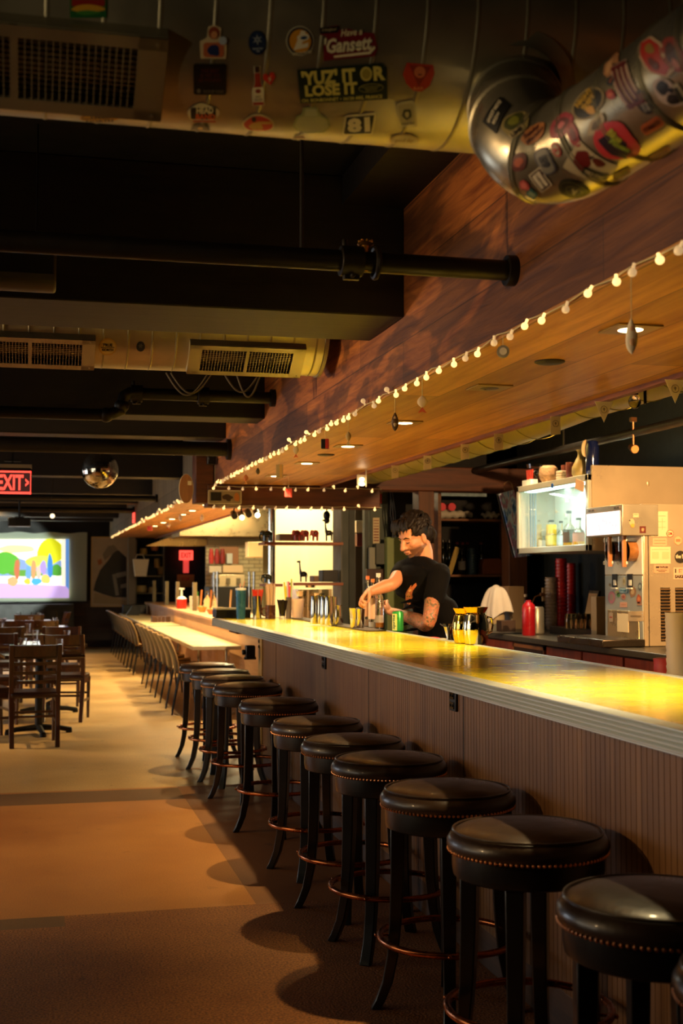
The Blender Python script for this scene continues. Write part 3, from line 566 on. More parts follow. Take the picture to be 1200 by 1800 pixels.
# ribbed edge: profile in (x, z)
prof = [(1.475, HB+.002)]
for k in range(5):
    z = HB+.001-k*.0125
    prof += [(1.437 if k else 1.445, z-.001), (1.434, z-.004), (1.434, z-.007), (1.437, z-.0095), (1.443, z-.011)]
prof += [(1.443, HB-.064), (1.475, HB-.064)]
MB().prism(prof, lambda a, z: (a, Y0, z), lambda a, z: (a, Y1, z)).build('metal_edge', ALU, bar, ang=25)
prof2 = [(y-1.434+Y1-.0, z) for y, z in prof]
MB().prism([(1.434-(a-1.434), z) for a, z in prof], lambda a, z: (1.434, Y1-.004+(a-1.434), z), lambda a, z: (2.155, Y1-.004+(a-1.434), z)).build('metal_edge', ALU, bar, ang=25)
MB().bb((2.155, Y0, HB-.05), (2.175, Y1, HB+.004)).build('back_rail', ALU, bar, bev=.002)
MB().bb((2.175, Y0, HB-.05), (2.245, Y1, HB-.012)).build('rubber_drip_rail', mat('black_rubber', '#14110e', .6, bump=.3, bs=120), bar)
# beadboard with real grooves
XP = 1.66
b = MB(); ys = []; y = Y0; k = 0
P = []
while y < 9.42:
    P += [(y+.0015, XP), (y+.0335-.0022, XP), (y+.0335-.0004, XP+.006)]; y += .0335
A = [b.bm.verts.new((x, yy, .14)) for yy, x in P]; B_ = [b.bm.verts.new((x, yy, HB-.055)) for yy, x in P]
for i in range(len(P)-1): b.bm.faces.new([A[i], A[i+1], B_[i+1], B_[i]])
b.build('beadboard_front', BEAD, bar, smooth=False)
MB().bb((XP+.006, Y0, 0), (2.1, 9.43, HB-.05)).build('bar_body', mat('bar_body_dark', '#20140c', .7), bar, smooth=False)
for yv in (9.43,): MB().bb((XP-.012, yv, 0), (2.1, yv+.14, HB-.05)).build('end_post', wood('bar_end_post', '#8a6a32', '#b8924c', 'Z', .5), bar, bev=.004)
for u, v in ((485, 1160), (648, 1230), (815, 1320)):
    y = onX(u, v, XP).y; MB().bb((XP-.0015, y-.0025, .14), (XP+.004, y+.0025, HB-.055)).build('panel_joint', BLACK, bar, smooth=False)
MB().bb((XP+.001, Y0, 0), (XP+.02, 9.43, .14)).build('kick_board', wood('kick_board_wood', '#2a180c', '#5a3a20', 'Y', .6), bar, bev=.003)
MB().bb((1.55, 10.0, HB-.11), (2.0, 10.4, HB-.052)).build('end_bracket', wood('bracket_wood', '#2c1408', '#4a2410', 'X', .6), bar, bev=.004)
OUT = mat('black_plastic', '#0c0b0a', .35)
for u, v in ((799, 1231), (571, 1163), (458, 1132)):
    p = onX(u, v, XP); o = MB().box((0, 0, 0), (.012, .085, .085)).build('wall_outlet', OUT, bar, bev=.003, loc=(XP-.005, p.y, p.z))
    b = MB()
    for dz in (.02, -.02): b.box((0, 0, dz), (.006, .05, .028)).box((-.004, .012, dz), (.004, .004, .012)).box((-.004, -.012, dz), (.004, .004, .012))
    f = b.build('socket_face', mat('black_gloss', '#060606', .15), o, bev=.001, loc=(-.007, 0, 0))
for u, v in ((945, 1296), (776, 1193), (722, 1192), (620, 1162), (545, 1142)):
    p = onX(u, v, XP); b = MB()
    for d in (-.02, .02): b.cyl((0, d, 0), (-.025, d, 0), .006, n=10)
    b.build('panel_bolt', OUT, bar, loc=(XP, p.y, HB-.075))
p = onX(430, 1141, 1.60)
b = MB().box((0, 0, 0), (.07, .07, .1)).cyl((-.035, 0, 0), (-.06, 0, 0), .02, n=14).box((0, 0, -.045), (.09, .03, .02))
tag(b.build('hand_bell_box', OUT, loc=(1.575, 9.5, p.z), bev=.006), 'small black box fitting on the end post below the bar corner', 'switch box')

# ================================================================ bar stools
LEA = mat('black_brown_leather', '#2a1a0e', .34, coat=.15, vary=.25, vs=6, bump=.12, bs=30)
LEG = mat('black_stool_wood', '#0c0b0a', .35, coat=.2)
COP = mat('worn_copper_ring', '#b0663c', .26, metal=1, vary=.3, vs=20)
NAIL = mat('copper_nails', '#d89464', .3, metal=1)
def make_stool():
    t = thing('bar_stool', 'x', 'bar stool', group='black leather bar stools along the bar')
    r = .234
    pr = [(0, .762), (.08, .761), (.15, .757), (.195, .748), (.220, .735), (.231, .717), (.232, .703), (.226, .690), (.218, .684), (.2, .682), (0, .682)]
    MB().lathe(pr[::-1], n=64).build('seat', LEA, t)
    MB().tube([(.2135*math.cos(a), .2135*math.sin(a), .7535-.009) for a in [2*pi*i/48 for i in range(48)]], .0035, 6, True).build('seat_piping', LEA, t)
    b = MB()
    for i in range(96):
        a = 2*pi*i/96; b.sph((.2265*math.cos(a), .2265*math.sin(a), .6895), .0052, 6, 5)
    b.build('nailhead_trim', NAIL, t)
    MB().lathe([(0, .615), (.205, .615), (.213, .620), (.217, .640), (.217, .684), (0, .684)], n=56).build('seat_base', LEG, t)
    for k in range(4):
        a = pi/4+k*pi/2; c, s = math.cos(a), math.sin(a)
        rows = [(.62, .170, .052, .050), (.45, .172, .048, .046), (.30, .178, .044, .042), (.18, .188, .041, .038), (.09, .206, .040, .036), (.03, .230, .042, .034), (0, .246, .044, .034)]
        b = MB(); ring = []
        for z, rad, w_, dd in rows:
            ring.append([b.bm.verts.new((c*(rad+dx)-s*dy, s*(rad+dx)+c*dy, z)) for dx, dy in ((-dd/2, -w_/2), (dd/2, -w_/2), (dd/2, w_/2), (-dd/2, w_/2))])
        for A, B_ in zip(ring, ring[1:]):
            for i in range(4): b.bm.faces.new([A[i], A[(i+1) % 4], B_[(i+1) % 4], B_[i]])
        b.bm.faces.new(ring[0]); b.bm.faces.new(ring[-1][::-1])
        b.build('leg', LEG, t, bev=.004)
    ft = MB().tube([(.232*math.cos(a), .232*math.sin(a), .245) for a in [2*pi*i/56 for i in range(56)]], .0115, 12, True).build('footrest_ring', COP, t)
    b = MB()
    for k in range(4):
        a = pi/4+k*pi/2; b.sph((.245*math.cos(a), .245*math.sin(a), .245), .007, 10, 6).cyl((.2*math.cos(a), .2*math.sin(a), .245), (.243*math.cos(a), .243*math.sin(a), .245), .005, n=8)
    b.build('ring_bolts', COP, ft)
    return t
st0 = make_stool()
SZ = [2.385, 2.92, 3.69, 4.40, 5.12, 5.70, 6.42, 7.43, 8.50, 9.12, 9.75, 10.45]
SR = [20, 35, 12, 28, 8, 24, 15, 40, 30, 18, 25, 33]
for i, Z in enumerate(SZ):
    lb = 'black leather bar stool, %s' % ('nearest the camera, cut off by the frame edge' if i == 0 else 'farthest from the camera, beside the low chairs' if i == 11 else '%s from the camera in the row along the bar' % ORD[i])
    o = st0 if i == 0 else dup(st0)
    o.location = (1.38, (Z-.322)/.972, 0); o.rotation_euler.z = R_(SR[i]); o['label'] = lb
# ================================================================ fairy lights, ornaments, pennants, signs overhead
WIRE = mat('fairy_wire', '#c8b890', .5)
BULB = mat('lit_globe_bulb', '#fff0c0', .3, emit=(1, .62, .22), es=1.7)
BULBD = mat('dim_globe_bulb', '#d8c090', .3, emit=(1, .62, .28), es=.5)
SOCK = mat('bulb_socket', '#d8cfae', .4)
def string(label, pts, spacing, r=.0115, jit=.02, seed=1, drop=.022):
    rg = random.Random(seed); t = thing('fairy_light_string', label, 'string lights', group='strings of fairy lights')
    MB().tube(pts, .0022, 5).build('wire', WIRE, t)
    acc = 0; k = 0; me = {}
    for a, b_ in zip(pts, pts[1:]):
        L = (Vector(b_)-Vector(a)).length
        while acc < L and k < 98:
            p = Vector(a).lerp(Vector(b_), acc/L); p = p + Vector((-.004, 0, 0))
            kk = rg.random() < .72
            if kk not in me:
                b = MB(); b.sph((0, 0, -drop), r, 12, 8).cyl((0, 0, -drop+r*.8), (0, 0, .002), r*.42, n=8)
                o = b.build('bulb', BULB if kk else BULBD, t); me[kk] = o
            else: o = me[kk].copy(); COL.objects.link(o); o.parent = t
            o.location = p; o.rotation_euler = (rg.uniform(-.7, .7), rg.uniform(-.1, .5), 0)
            if rg.random() < .07: o.rotation_euler.y = rg.uniform(2, 3)
            acc += spacing*rg.uniform(.75, 1.25); k += 1
        acc -= L
    return t
def edge(y0, y1, n, seed, x=1.452, z=2.252, am=.012):
    rg = random.Random(seed); return [Vector((x, y0+(y1-y0)*i/n, z-am*abs(math.sin(i*1.3))+rg.uniform(-.004, .004))) for i in range(n+1)]
string('fairy lights along the lower edge of the near wooden soffit above the stools', edge(2.2, 10.6, 60, 1), .135, seed=2)
string('fairy lights along the far soffit edge from the crossbeam to the back wall', edge(10.95, 25.4, 80, 3, am=.02), .19, .014, seed=4)
string('fairy lights along the top of the crossbeam above the metal sign', [Vector((1.46+i*.05, 10.632, 2.222-.006*abs(math.sin(i)))) for i in range(30)], .11, .012, seed=5)
string('fairy lights along the bottom edge of the crossbeam, lowest of the strings', [Vector((1.46+i*.05, 10.632, 2.062-.006*abs(math.sin(i)))) for i in range(30)], .115, .012, seed=6)
# hanging ornaments
def ornament(name, u, v0, v1, w_, kind, c1, c2, label, X=1.452, top=None, cat='ornament'):
    p = onX(u, v1, X); q = onX(u, v0, X); m = mpp(p); H = (v1-v0)*m; W = w_*m
    t = thing(name, label, cat, (X, p.y, p.z), R_(72))
    ztop = (top if top else 2.24)
    MB().cyl((0, 0, H*.95), (0, 0, max(ztop-p.z, H+.01)), .0012, n=5).build('string', WIRE, t)
    A = sm(c1, .5); B_ = sm(c2, .5)
    if kind == 'fish':
        MB().grid(lambda a, s: ((W*.22)*math.sin(pi*min(1, s*1.0))**.8*math.cos(2*pi*a), (W*.5)*math.sin(pi*s)**.8*math.sin(2*pi*a), H*(.28+.72*s)), 16, 12, True).build('body', A, t)
        MB().prism([(-W*.42, 0), (0, H*.34), (W*.42, 0), (0, H*.08)], lambda a, z: (-.003, a, z), lambda a, z: (.003, a, z)).build('tail', B_, t)
    elif kind == 'shell':
        MB().grid(lambda a, s: ((W*.3)*math.sin(pi*s)**.6*math.cos(2*pi*a)+.004*math.sin(9*s), (W*.5)*math.sin(pi*s)**.7*math.sin(2*pi*a)*(1.15-.4*s), H*s), 20, 16, True).build('body', A, t)
        MB().sph((-W*.25, 0, H*.5), (W*.12, W*.25, H*.28), 12, 8).build('patch', B_, t)
    elif kind == 'disc':
        MB().cyl((-.006, 0, H/2), (.006, 0, H/2), H/2, n=24).build('disc', A, t)
        MB().cyl((-.008, 0, H/2), (-.004, 0, H/2), H*.3, n=20).build('disc_centre', B_, t)
    elif kind == 'block':
        MB().bb((-.02, -W/2, 0), (.02, W/2, H)).build('block', A, t, bev=.003)
        MB().bb((-.022, -W/2-.001, H*.0), (.022, -W*.1, H)).build('side', B_, t)
    return t
ornament('hanging_ornament', 1110, 559, 623, 22, 'shell', '#f0e4cc', '#e0b088', 'large pale leaf-shaped ornament on a string, nearest the camera under the soffit')
ornament('hanging_badge', 884, 607, 629, 21, 'disc', '#8a8478', '#d8d0c0', 'small round grey badge hanging among the fairy lights right of the ceiling duct')
ornament('hanging_fish', 742, 695, 726, 18, 'fish', '#d8c0a0', '#c85a3a', 'cream and orange fish ornament hanging left of the lit downlight')
ornament('hanging_shell', 694, 724, 758, 13, 'shell', '#5a4028', '#c8b090', 'dark brown speckled hanging shell beside the cream and orange fish')
ornament('hanging_box', 571, 772, 789, 13, 'block', '#181412', '#b83020', 'small black and red block hanging from the soffit edge')
ornament('hanging_fish', 612, 758, 783, 10, 'fish', '#d0b070', '#e0c890', 'slim golden ornament with dark band hanging over a downlight')
ornament('hanging_fish', 520, 783, 805, 10, 'fish', '#c8b48a', '#c8643c', 'small cream fish with orange tail hanging half way along the soffit')
ornament('hanging_charm', 491, 817, 840, 11, 'block', '#c8b080', '#e8b860', 'tan oblong charm hanging below the half way point of the soffit')
ornament('hanging_shell', 453, 822, 834, 8, 'shell', '#6a5a40', '#3a3020', 'tiny dark oval charm hanging near the far end of the near soffit')
ornament('hanging_fish', 432, 834, 852, 9, 'fish', '#c8743c', '#e0a060', 'orange fish charm hanging just before the crossbeam')
ornament('hanging_paper', 507, 859, 874, 12, 'block', '#c83028', '#d84a3c', 'small red paper charm hanging on the crossbeam', X=1.9, top=2.25)
ornament('hanging_shell', 317, 903, 916, 7, 'shell', '#d8d0c0', '#c8a888', 'white shell hanging under the far soffit, left of its twin', X=1.6)
ornament('hanging_shell', 355, 903, 917, 7, 'shell', '#d8d0c0', '#c8a888', 'white shell hanging under the far soffit, right of its twin', X=2.0)
ornament('hanging_charm', 263, 925, 933, 8, 'block', '#c83c30', '#d86040', 'red charm far down the grey part of the soffit', X=1.5)
ornament('hanging_charm', 296, 920, 930, 8, 'fish', '#d8c0a0', '#c84a3a', 'pale and red charm hanging under the grey part of the soffit', X=1.6)
# pennants at the soffit's inner edge
PAP = mat('tag_paper', '#d8c8a0', .7); INK = mat('tag_ink', '#5a4a38', .7)
for i, (u, v, tri) in enumerate([(1186, 677, 1), (1061, 713, 1), (976, 740, 0), (876, 772, 0), (817, 792, 0), (751, 810, 0), (694, 827, 0)]):
    p = onX(u, v, 2.36); t = thing('paper_tag', 'cream paper tag with ringed mark on the inner soffit edge, %s from the right' % ORD[i], 'paper tag', (2.36, p.y, 2.215), group='paper tags hanging from the inner soffit edge')
    h = .09; w_ = .085 if tri else .05
    poly = [(-w_/2, 0), (w_/2, 0), (0, -h)] if tri else [(-w_/2, 0), (w_/2, 0), (w_/2, -h*.92), (-w_/2, -h)]
    MB().prism(poly, lambda a, z: (a, -.0, z), lambda a, z: (a, .0012, z)).build('paper', PAP, t, smooth=False)
    c = MB().tube([(.015*math.cos(a), -.0016, -h*.38+.015*math.sin(a)) for a in [k*pi/8 for k in range(16)]], .0009, 4, True).box((0, -.0014, -h*.38), (.010, .001, .002)).box((0, -.0014, -h*.38+.005), (.010, .001, .002)).box((0, -.0014, -h*.38), (.002, .001, .014))
    c.build('printed_mark', INK, t)
# signs on beam
p = onY(395, 874, 10.62); t = thing('metal_sign', 'white bordered metal plate sign with dark square, fixed on the crossbeam', 'sign', p)
MB().prism(rect(.285, .12, .012), lambda a, z: (a, -.004, z), lambda a, z: (a, .004, z)).build('plate', mat('sign_cream', '#b8aa8a', .5), t)
MB().prism(rect(.262, .1, .01), lambda a, z: (a, -.006, z), lambda a, z: (a, -.003, z)).build('plate_face', mat('sign_face', '#8a7a5a', .5), t)
MB().prism(rect(.09, .072, .004, -.075, .005), lambda a, z: (a, -.008, z), lambda a, z: (a, -.005, z)).build('dark_panel', BLACK, t)
MB().prism(blob(.09, .045, 9, cx=.02, cy=0), lambda a, z: (a, -.008, z), lambda a, z: (a, -.005, z)).prism(blob(.04, .03, 19, cx=.03, cy=-.02), lambda a, z: (a, -.009, z), lambda a, z: (a, -.005, z)).build('picture_blot', mat('sign_brown', '#3a2818', .5), t)
MB().prism(blob(.045, .075, 29, cx=.1), lambda a, z: (a, -.008, z), lambda a, z: (a, -.005, z)).build('orange_figure', mat('sign_orange', '#b8702c', .5), t)
p = onY(327, 859, 10.65); t = thing('oval_paddle', 'oval wooden board with pale rim and label, hanging on the soffit end', 'wall ornament', p)
MB().prism(oval(.115, .24, 36), lambda a, z: (a, -.006, z), lambda a, z: (a, .006, z)).build('board', wood('paddle_wood', '#8a5a34', '#b0784a', 'Z', .5), t)
MB().tube([(.0575*math.cos(a), 0, .12*math.sin(a)) for a in [k*pi/20 for k in range(40)]], .005, 6, True).build('rim', mat('paddle_rim', '#c8b890', .5), t)
MB().bb((.012, -.008, .03), (.045, -.006, .065)).build('paper_label', PAP, t)
p = onX(352, 828, 1.5); tag(MB().box((0, 0, 0), (.07, .08, .1)).cyl((0, -.045, 0), (0, -.03, 0), .03, n=16).build('wall_speaker', OUT, loc=(1.41, 10.5, 2.44), bev=.004), 'small black speaker at the soffit corner above the oval board', 'speaker')
# exit signs
p = onY(22, 848, 11.3); t = thing('exit_sign', 'lit red EXIT sign with arrow hanging from the ceiling at left', 'exit sign', p)
RED = mat('exit_red', '#ff2a1c', .4, emit=(1, .08, .05), es=1.8); GL = mat('exit_panel', '#4a4450', .3, emit=(.8, .2, .16), es=.05)
MB().bb((-.155, -.006, -.1), (.155, .006, .1)).build('acrylic_panel', GL, t)
MB().bb((-.16, -.03, .125), (.16, .03, .155)).build('top_bar', mat('exit_housing', '#a89a80', .5), t)
MB().bb((-.15, -.02, .1), (.15, .02, .125)).bb((-.01, -.01, .155), (.01, .01, .26)).bb((-.07, -.03, .18), (.07, .03, .195)).build('bracket', BLACK, t)
MB().bb((-.155, -.009, -.1), (.155, -.005, -.08)).bb((-.155, -.009, .085), (.155, -.005, .1)).bb((-.155, -.009, -.1), (-.148, -.005, .1)).bb((.148, -.009, -.1), (.155, -.005, .1)).build('red_border', RED, t)
flat_text('EXIT', RED, t, (-.018, -.01, 0), (1, 0, 0), (0, 0, 1), .135, .22, bold=.03)
flat_text('>', RED, t, (.122, -.01, 0), (1, 0, 0), (0, 0, 1), .07, .03, bold=.05)
p = onX(236, 912, 1.45); t = thing('exit_sign', 'tiny lit red exit sign on the grey soffit face', 'exit sign', p)
MB().bb((-.02, -.13, -.06), (0, .13, .09)).build('housing', RED, t)
MB().bb((-.022, -.1, .0), (-.019, .1, .01)).build('dark_line', BLACK, t)
# mirror ball
t = thing('mirror_ball', 'round mirrored disco ball hanging from the ceiling', 'mirror ball', at(175.5, 826, 11.0))
MIR = mat('mirror_tiles', '#d8d2c0', .05, metal=1, vary=.4, vs=60)
b = MB().sph((0, 0, 0), .16, 64, 34)
b.build('ball', MIR, t, smooth=False)
MB().cyl((0, 0, .155), (0, 0, .18), .02, n=12).cyl((0, 0, .18), (0, 0, .72), .003, n=6).cyl((0, 0, -.166), (0, 0, -.156), .006, n=8).build('hanger', IRON, t)
# split unit casing at the left, small lamps, projector
p = onY(104, 497, 4.6); t = thing('ceiling_heater', 'pale long casing hanging at the left edge below the near duct', 'heater', p)
MB().prism([(0, 0), (0, .11), (.12, .11), (.14, .02), (.12, -.015), (.03, -.02)], lambda y, z: (-1.0, y, z), lambda y, z: (-.01, y, z)).build('casing', mat('heater_casing', '#4a4130', .45, vary=.1), t, bev=.01)
MB().bb((-1.0, -.006, .03), (-.02, .0, .1)).build('mesh_front', mat('heater_mesh', '#0c0a08', .6), t)
for x in (-.08, -.9): MB().cyl((x, .06, .11), (x, .06, .7), .004, n=6).build('hanger_wire', IRON, t)
p = onY(34, 918, 18); t = thing('projector', 'black projector hanging under the ceiling before the screen', 'projector', p)
MB().box((0, 0, 0), (.3, .3, .12)).build('body', OUT, t, bev=.012); MB().cyl((.0, .15, 0), (0, .2, 0), .04, n=16).build('lens', mat('lens_glass', '#20242c', .1), t)
MB().cyl((0, 0, .06), (0, 0, .88), .015, n=8).box((0, 0, .07), (.12, .12, .01)).build('mount', IRON, t)
p = onY(92, 907, 15); t = thing('small_ceiling_lamp', 'tiny lit lamp hanging on a curved wire left of the mirror ball', 'lamp', p)
MB().sph((0, 0, 0), .027, 14, 10).build('bulb', mat('small_lamp_glow', '#fff0d0', .3, emit=(1, .8, .5), es=2), t)
MB().tube([(0, 0, .02), (-.03, 0, .08), (-.03, 0, .16), (0, 0, .25), (0, 0, .9)], .003, 5).build('wire', IRON, t)
# back duct over the back bar
t = thing('back_bar_duct', 'pale green yellow fabric duct running above the back bar behind the soffit', 'air duct')
pts = [Vector((2.95, y, 2.50)) for y in (2.5, 4, 5, 6, 6.5)] + [Vector((2.95, 6.9, 2.50)), Vector((2.93, 7.3, 2.50)), Vector((2.92, 7.7, 2.50)), Vector((2.92, 9, 2.50)), Vector((2.92, 11.0, 2.5))]
rr = [.165]*5+[.18, .2, .21, .21, .21]
b = MB().tube(pts, rr, 32); b.build('duct_shell', mat('green_duct_skin', '#b0a850', .5, vary=.15, vs=4, bump=.15, bs=8), t)
b = MB()
for i in range(24): y = 2.7+i*.34; b.lathe([(.166 if y < 6.8 else .211, -.004), (.17 if y < 6.8 else .215, 0), (.166 if y < 6.8 else .211, .004)], (2.95 if y < 6.8 else 2.92, y, 2.5), 32, Matrix.Rotation(pi/2, 4, 'X'))
b.build('duct_ribs', mat('green_duct_rib', '#8f883c', .5), t)
tag(MB().cyl((3.9, 2, 2.43), (3.9, 11, 2.43), .03, n=16).cyl((3.9, 5.5, 2.45), (3.9, 5.5, 3.1), .008, n=6).cyl((3.9, 9, 2.45), (3.9, 9, 3.1), .008, n=6).build('back_pipe', IRON), 'black pipe running above the glass front fridge', 'pipe')
t = thing('bulb_pendant', 'clear light bulb in a socket below the green yellow duct', 'lamp', onX(1115, 702, 2.75))
MB().cyl((0, 0, .02), (0, 0, .07), .017, n=14).build('socket', OUT, t); MB().sph((0, 0, -.01), (.03, .03, .035), 16, 12).build('bulb', glass('clear_bulb', '#fff4e0'), t)
MB().bb((.05, -.008, -.02), (.058, .008, .12)).bb((-.0, -.006, .07), (.058, .006, .08)).bb((-.006, -.006, .07), (.006, .006, .2)).build('bracket', IRON, t)
t = thing('spot_lamp_fixture', 'small brass spotlight hanging from the black pipe above the fridge', 'lamp', (3.88, onX(1113, 790, 3.88).y, onX(1113, 790, 3.88).z))
MB().cyl((0, 0, .03), (0, 0, .2), .008, n=8).box((0, 0, .2), (.04, .03, .03)).build('stem', mat('old_brass', '#5a3818', .4, .7), t)
MB().cyl((0, -.02, .0), (0, .04, .02), .03, .02, 16).build('lamp_head', mat('old_brass', '#5a3818', .4, .7), t)
MB().cyl((0, -.024, -.001), (0, -.019, 0), .027, n=16).build('lens', mat('amber_lens', '#c08850', .15), t)
t = thing('track_spotlight', 'pair of lit spotlights under the soffit end above the bartender', 'lamp', onX(636, 846, 2.3))
for dz, es in ((.0, 22), (.035, 8)):
    MB().sph((0, 0, -dz if 0 else -.0+dz-.02), (.02, .02, .014), 14, 8).build('lit_bulb', mat('spot_glow_%d' % es, '#fff4d0', .3, emit=(1, .8, .5), es=es*.6), t)
MB().bb((-.03, .02, -.03), (.03, .04, .05)).bb((.03, -.01, -.04), (.036, .01, .09)).build('lamp_body', mat('lamp_pale', '#b8a888', .4), t)
spot(tuple(onX(634, 852, 2.28)), 30, 120, .5, (1, .75, .42), .02)
# ================================================================ back bar
ZC = 1.02
STEEL = mat('brushed_steel', '#d0b890', .3, metal=.6, vary=.12, vs=3, bump=.05, bs=6)
CHROME = mat('polished_chrome', '#d0ccc0', .12, metal=1)
WHITEP = mat('white_enamel', '#d8d4c4', .35)
REDW = wood('red_cabinet_wood', '#6a2410', '#9c4020', 'Z', .45)
CTOP = mat('dark_grey_worktop', '#3a372e', .35, vary=.15)
t = thing('back_counter', 'long dark topped back bar counter with reddish wood doors', 'counter')
MB().bb((3.5, 3.2, ZC-.04), (4.6, 11.04, ZC)).build('worktop', CTOP, t, bev=.004)
MB().bb((3.56, 3.2, 0), (4.6, 11.04, ZC-.04)).build('cabinet_body', mat('cabinet_dark', '#1e110a', .7), t)
y = 11.0; k = 0
while y > 3.5:
    if k == 3: 
        b = MB().bb((3.535, y-.6, ZC-.3), (3.56, y-.02, ZC-.05)); b.build('open_niche', mat('niche_dark', '#2a0f08', .7), t)
        MB().bb((3.53, y-.61, ZC-.085), (3.562, y, ZC-.06)).bb((3.53, y-.61, ZC-.3), (3.562, y-.59, ZC-.06)).bb((3.53, y-.02, ZC-.3), (3.562, y, ZC-.06)).build('niche_frame', wood('niche_wood', '#7a4a22', '#a86c34', 'Y', .5), t)
    else:
        d = MB().bb((3.54, y-.6, .12), (3.56, y-.01, ZC-.055)).build('door', REDW, t, bev=.003)
        MB().cyl((3.54, y-.55, ZC-.15), (3.515, y-.55, ZC-.15), .01, n=10).build('handle', OUT, d)
    y -= .62; k += 1
# shelf unit at the end of the aisle
DARK = mat('shelf_dark', '#0b0a09', .7); SHW = wood('shelf_wood', '#4a2a12', '#7a4c22', 'X', .6)
xl = onY(762, 950, 11.5).x; xr = onY(895, 950, 11.5).x
t = thing('wall_shelving', 'dark open shelving with wooden edges behind the bartender', 'shelves')
MB().bb((xl, 11.75, 0), (xr, 11.8, 2.24)).build('back_panel', DARK, t, smooth=False)
for v, in ((912,), (1010,)):
    z = onY(800, v, 11.4).z; MB().bb((xl, 11.35, z-.022), (xr, 11.75, z+.0)).build('shelf', SHW, t, bev=.003)
zs1 = onY(800, 910, 11.4).z; zs2 = onY(800, 1008, 11.4).z; zs1 = onY(800, 912, 11.4).z; zs2 = onY(800, 1010, 11.4).z
MB().bb((xr-.01, 11.3, 0), (xr+.02, 11.75, 2.24)).bb((xl-.02, 11.3, 0), (xl+.01, 11.75, 2.24)).build('side_panel', SHW, t)
tag(MB().bb((4.3, 11.81, 0), (4.62, 11.85, 3.1)).bb((xl-.2, 11.81, 2.46), (4.62, 11.85, 3.1)).build('partition_panel', DARK, smooth=False), 'dark partition above and behind the open shelves', 'partition')
# wrapped cups on the upper shelf
PLA = mat('clear_wrap', '#cfc8b8', .25, alpha=.55, bump=.5, bs=60)
def onshelf(u, z, y=11.5): p = onY(u, 900, y); return Vector((p.x, y, z))
for i, (u, s_) in enumerate(((770, 1), (787, 1))):
    p = onshelf(u, zs1); o = MB().cyl((0, 0, .0), (0, -.12, 0), .035, n=20).cyl((0, -.12, 0), (0, -.125, 0), .037, n=20).build('red_cup', mat('red_cup_plastic', '#c83040', .4), loc=(p.x, 11.5, zs1+.11))
    tag(o, 'red cup end in the plastic wrapped pile on the upper shelf, %s' % ('left one' if i == 0 else 'right one'), 'cup')
p = onshelf(795, zs1); o = MB().grid(lambda a, s: (-.17+.36*s, -.06*math.cos(2*pi*a)*(1.1-.5*s), .045+.045*math.sin(2*pi*a)*(1.1-.5*s)+.006*math.sin(30*s)), 20, 30, True).build('wrapped_cups', PLA, loc=(p.x, 11.5, zs1+.003)); tag(o, 'crinkled clear plastic sleeve of cups on the upper shelf', 'cups')
p = onshelf(862, zs1); o = MB().grid(lambda a, s: (-.1+.2*s, .05*math.cos(2*pi*a)*math.sin(pi*s*.9+.2), .04+.035*math.sin(2*pi*a)*math.sin(pi*s*.9+.2)+.01*math.sin(22*s)), 16, 20, True).build('crumpled_wrap', PLA, loc=(p.x, 11.5, zs1+.003)); tag(o, 'crumpled clear wrap at the right end of the upper shelf', 'plastic wrap')
def bottle(name, loc, h, r, m, label, cap='#15110c', neck=.3, lab=None, liq=None, cat='bottle', group=None, labh=(.18, .5)):
    t = thing(name, label, cat, loc, group=group)
    nr = r*.36; sh = 1-neck
    MB().lathe([(0, 0), (r*.9, 0), (r, .01), (r, h*(sh-.12)), (r*.85, h*(sh-.04)), (nr*1.1, h*sh+h*.04), (nr, h*(sh+.08)), (nr, h*.95), (nr*1.15, h*.96), (nr*1.15, h*.985), (0, h*.985)], n=28).build('glass_body', m, t)
    if liq: MB().lathe([(0, .004), (r*.9, .006), (r*.9, h*liq[1]), (0, h*liq[1])], n=24).build('liquid', sm(liq[0], .2) if len(liq) < 3 else glass('liquid_'+liq[0].strip('#'), liq[0]), t)
    if cap: MB().lathe([(0, h*.93), (nr*1.25, h*.93), (nr*1.25, h), (0, h*1.0)], n=18).build('cap', sm(cap, .35), t)
    if lab: MB().lathe([(r*1.012, h*labh[0]), (r*1.012, h*labh[1])], n=28).build('paper_label', sm(lab, .6), t)
    return t
DG = mat('dark_wine_glass', '#0c0f0a', .1, coat=.5)
for i, u in enumerate((768, 778, 789)): bottle('wine_bottle', onshelf(u, zs2, 11.6), .33, .038, DG, 'dark wine bottle on the lower shelf, %s of the left three' % ORD[i])
for i, u in enumerate((803, 812, 821)): bottle('wine_bottle', onshelf(u, zs2, 11.62), .31, .036, DG, 'dark wine bottle with red capsule, %s of the middle three on the shelf' % ORD[i], cap='#8a1a14', lab='#1a140f' if i != 1 else '#b8a890')
bottle('wine_bottle', onshelf(811, zs2, 11.45), .25, .034, DG, 'wine bottle with pale label standing in front on the lower shelf', cap='#3a2a10', lab='#b8ac98')
bottle('wine_bottle', onshelf(845, zs2, 11.62), .31, .036, DG, 'dark bottle behind the blue flask on the lower shelf', cap='#7a2018')
t = thing('blue_flask', 'dark blue ridged bottle with screw cap beside the brown box', 'bottle', onshelf(828, zs2, 11.48))
MB().lathe([(0, 0), (.046, 0), (.048, .02), (.048, .19), (.04, .215), (0, .215)], n=24).build('body', mat('flask_blue', '#1c3440', .35), t); MB().cyl((0, 0, .215), (0, 0, .25), .034, n=20).build('cap', mat('flask_cap', '#28424e', .4), t)
b = MB()
for k in range(7): b.sph((0, -.048, .03+k*.025), (.012, .004, .008), 8, 6)
b.build('raised_pattern', mat('flask_light', '#5a6c5c', .4), t)
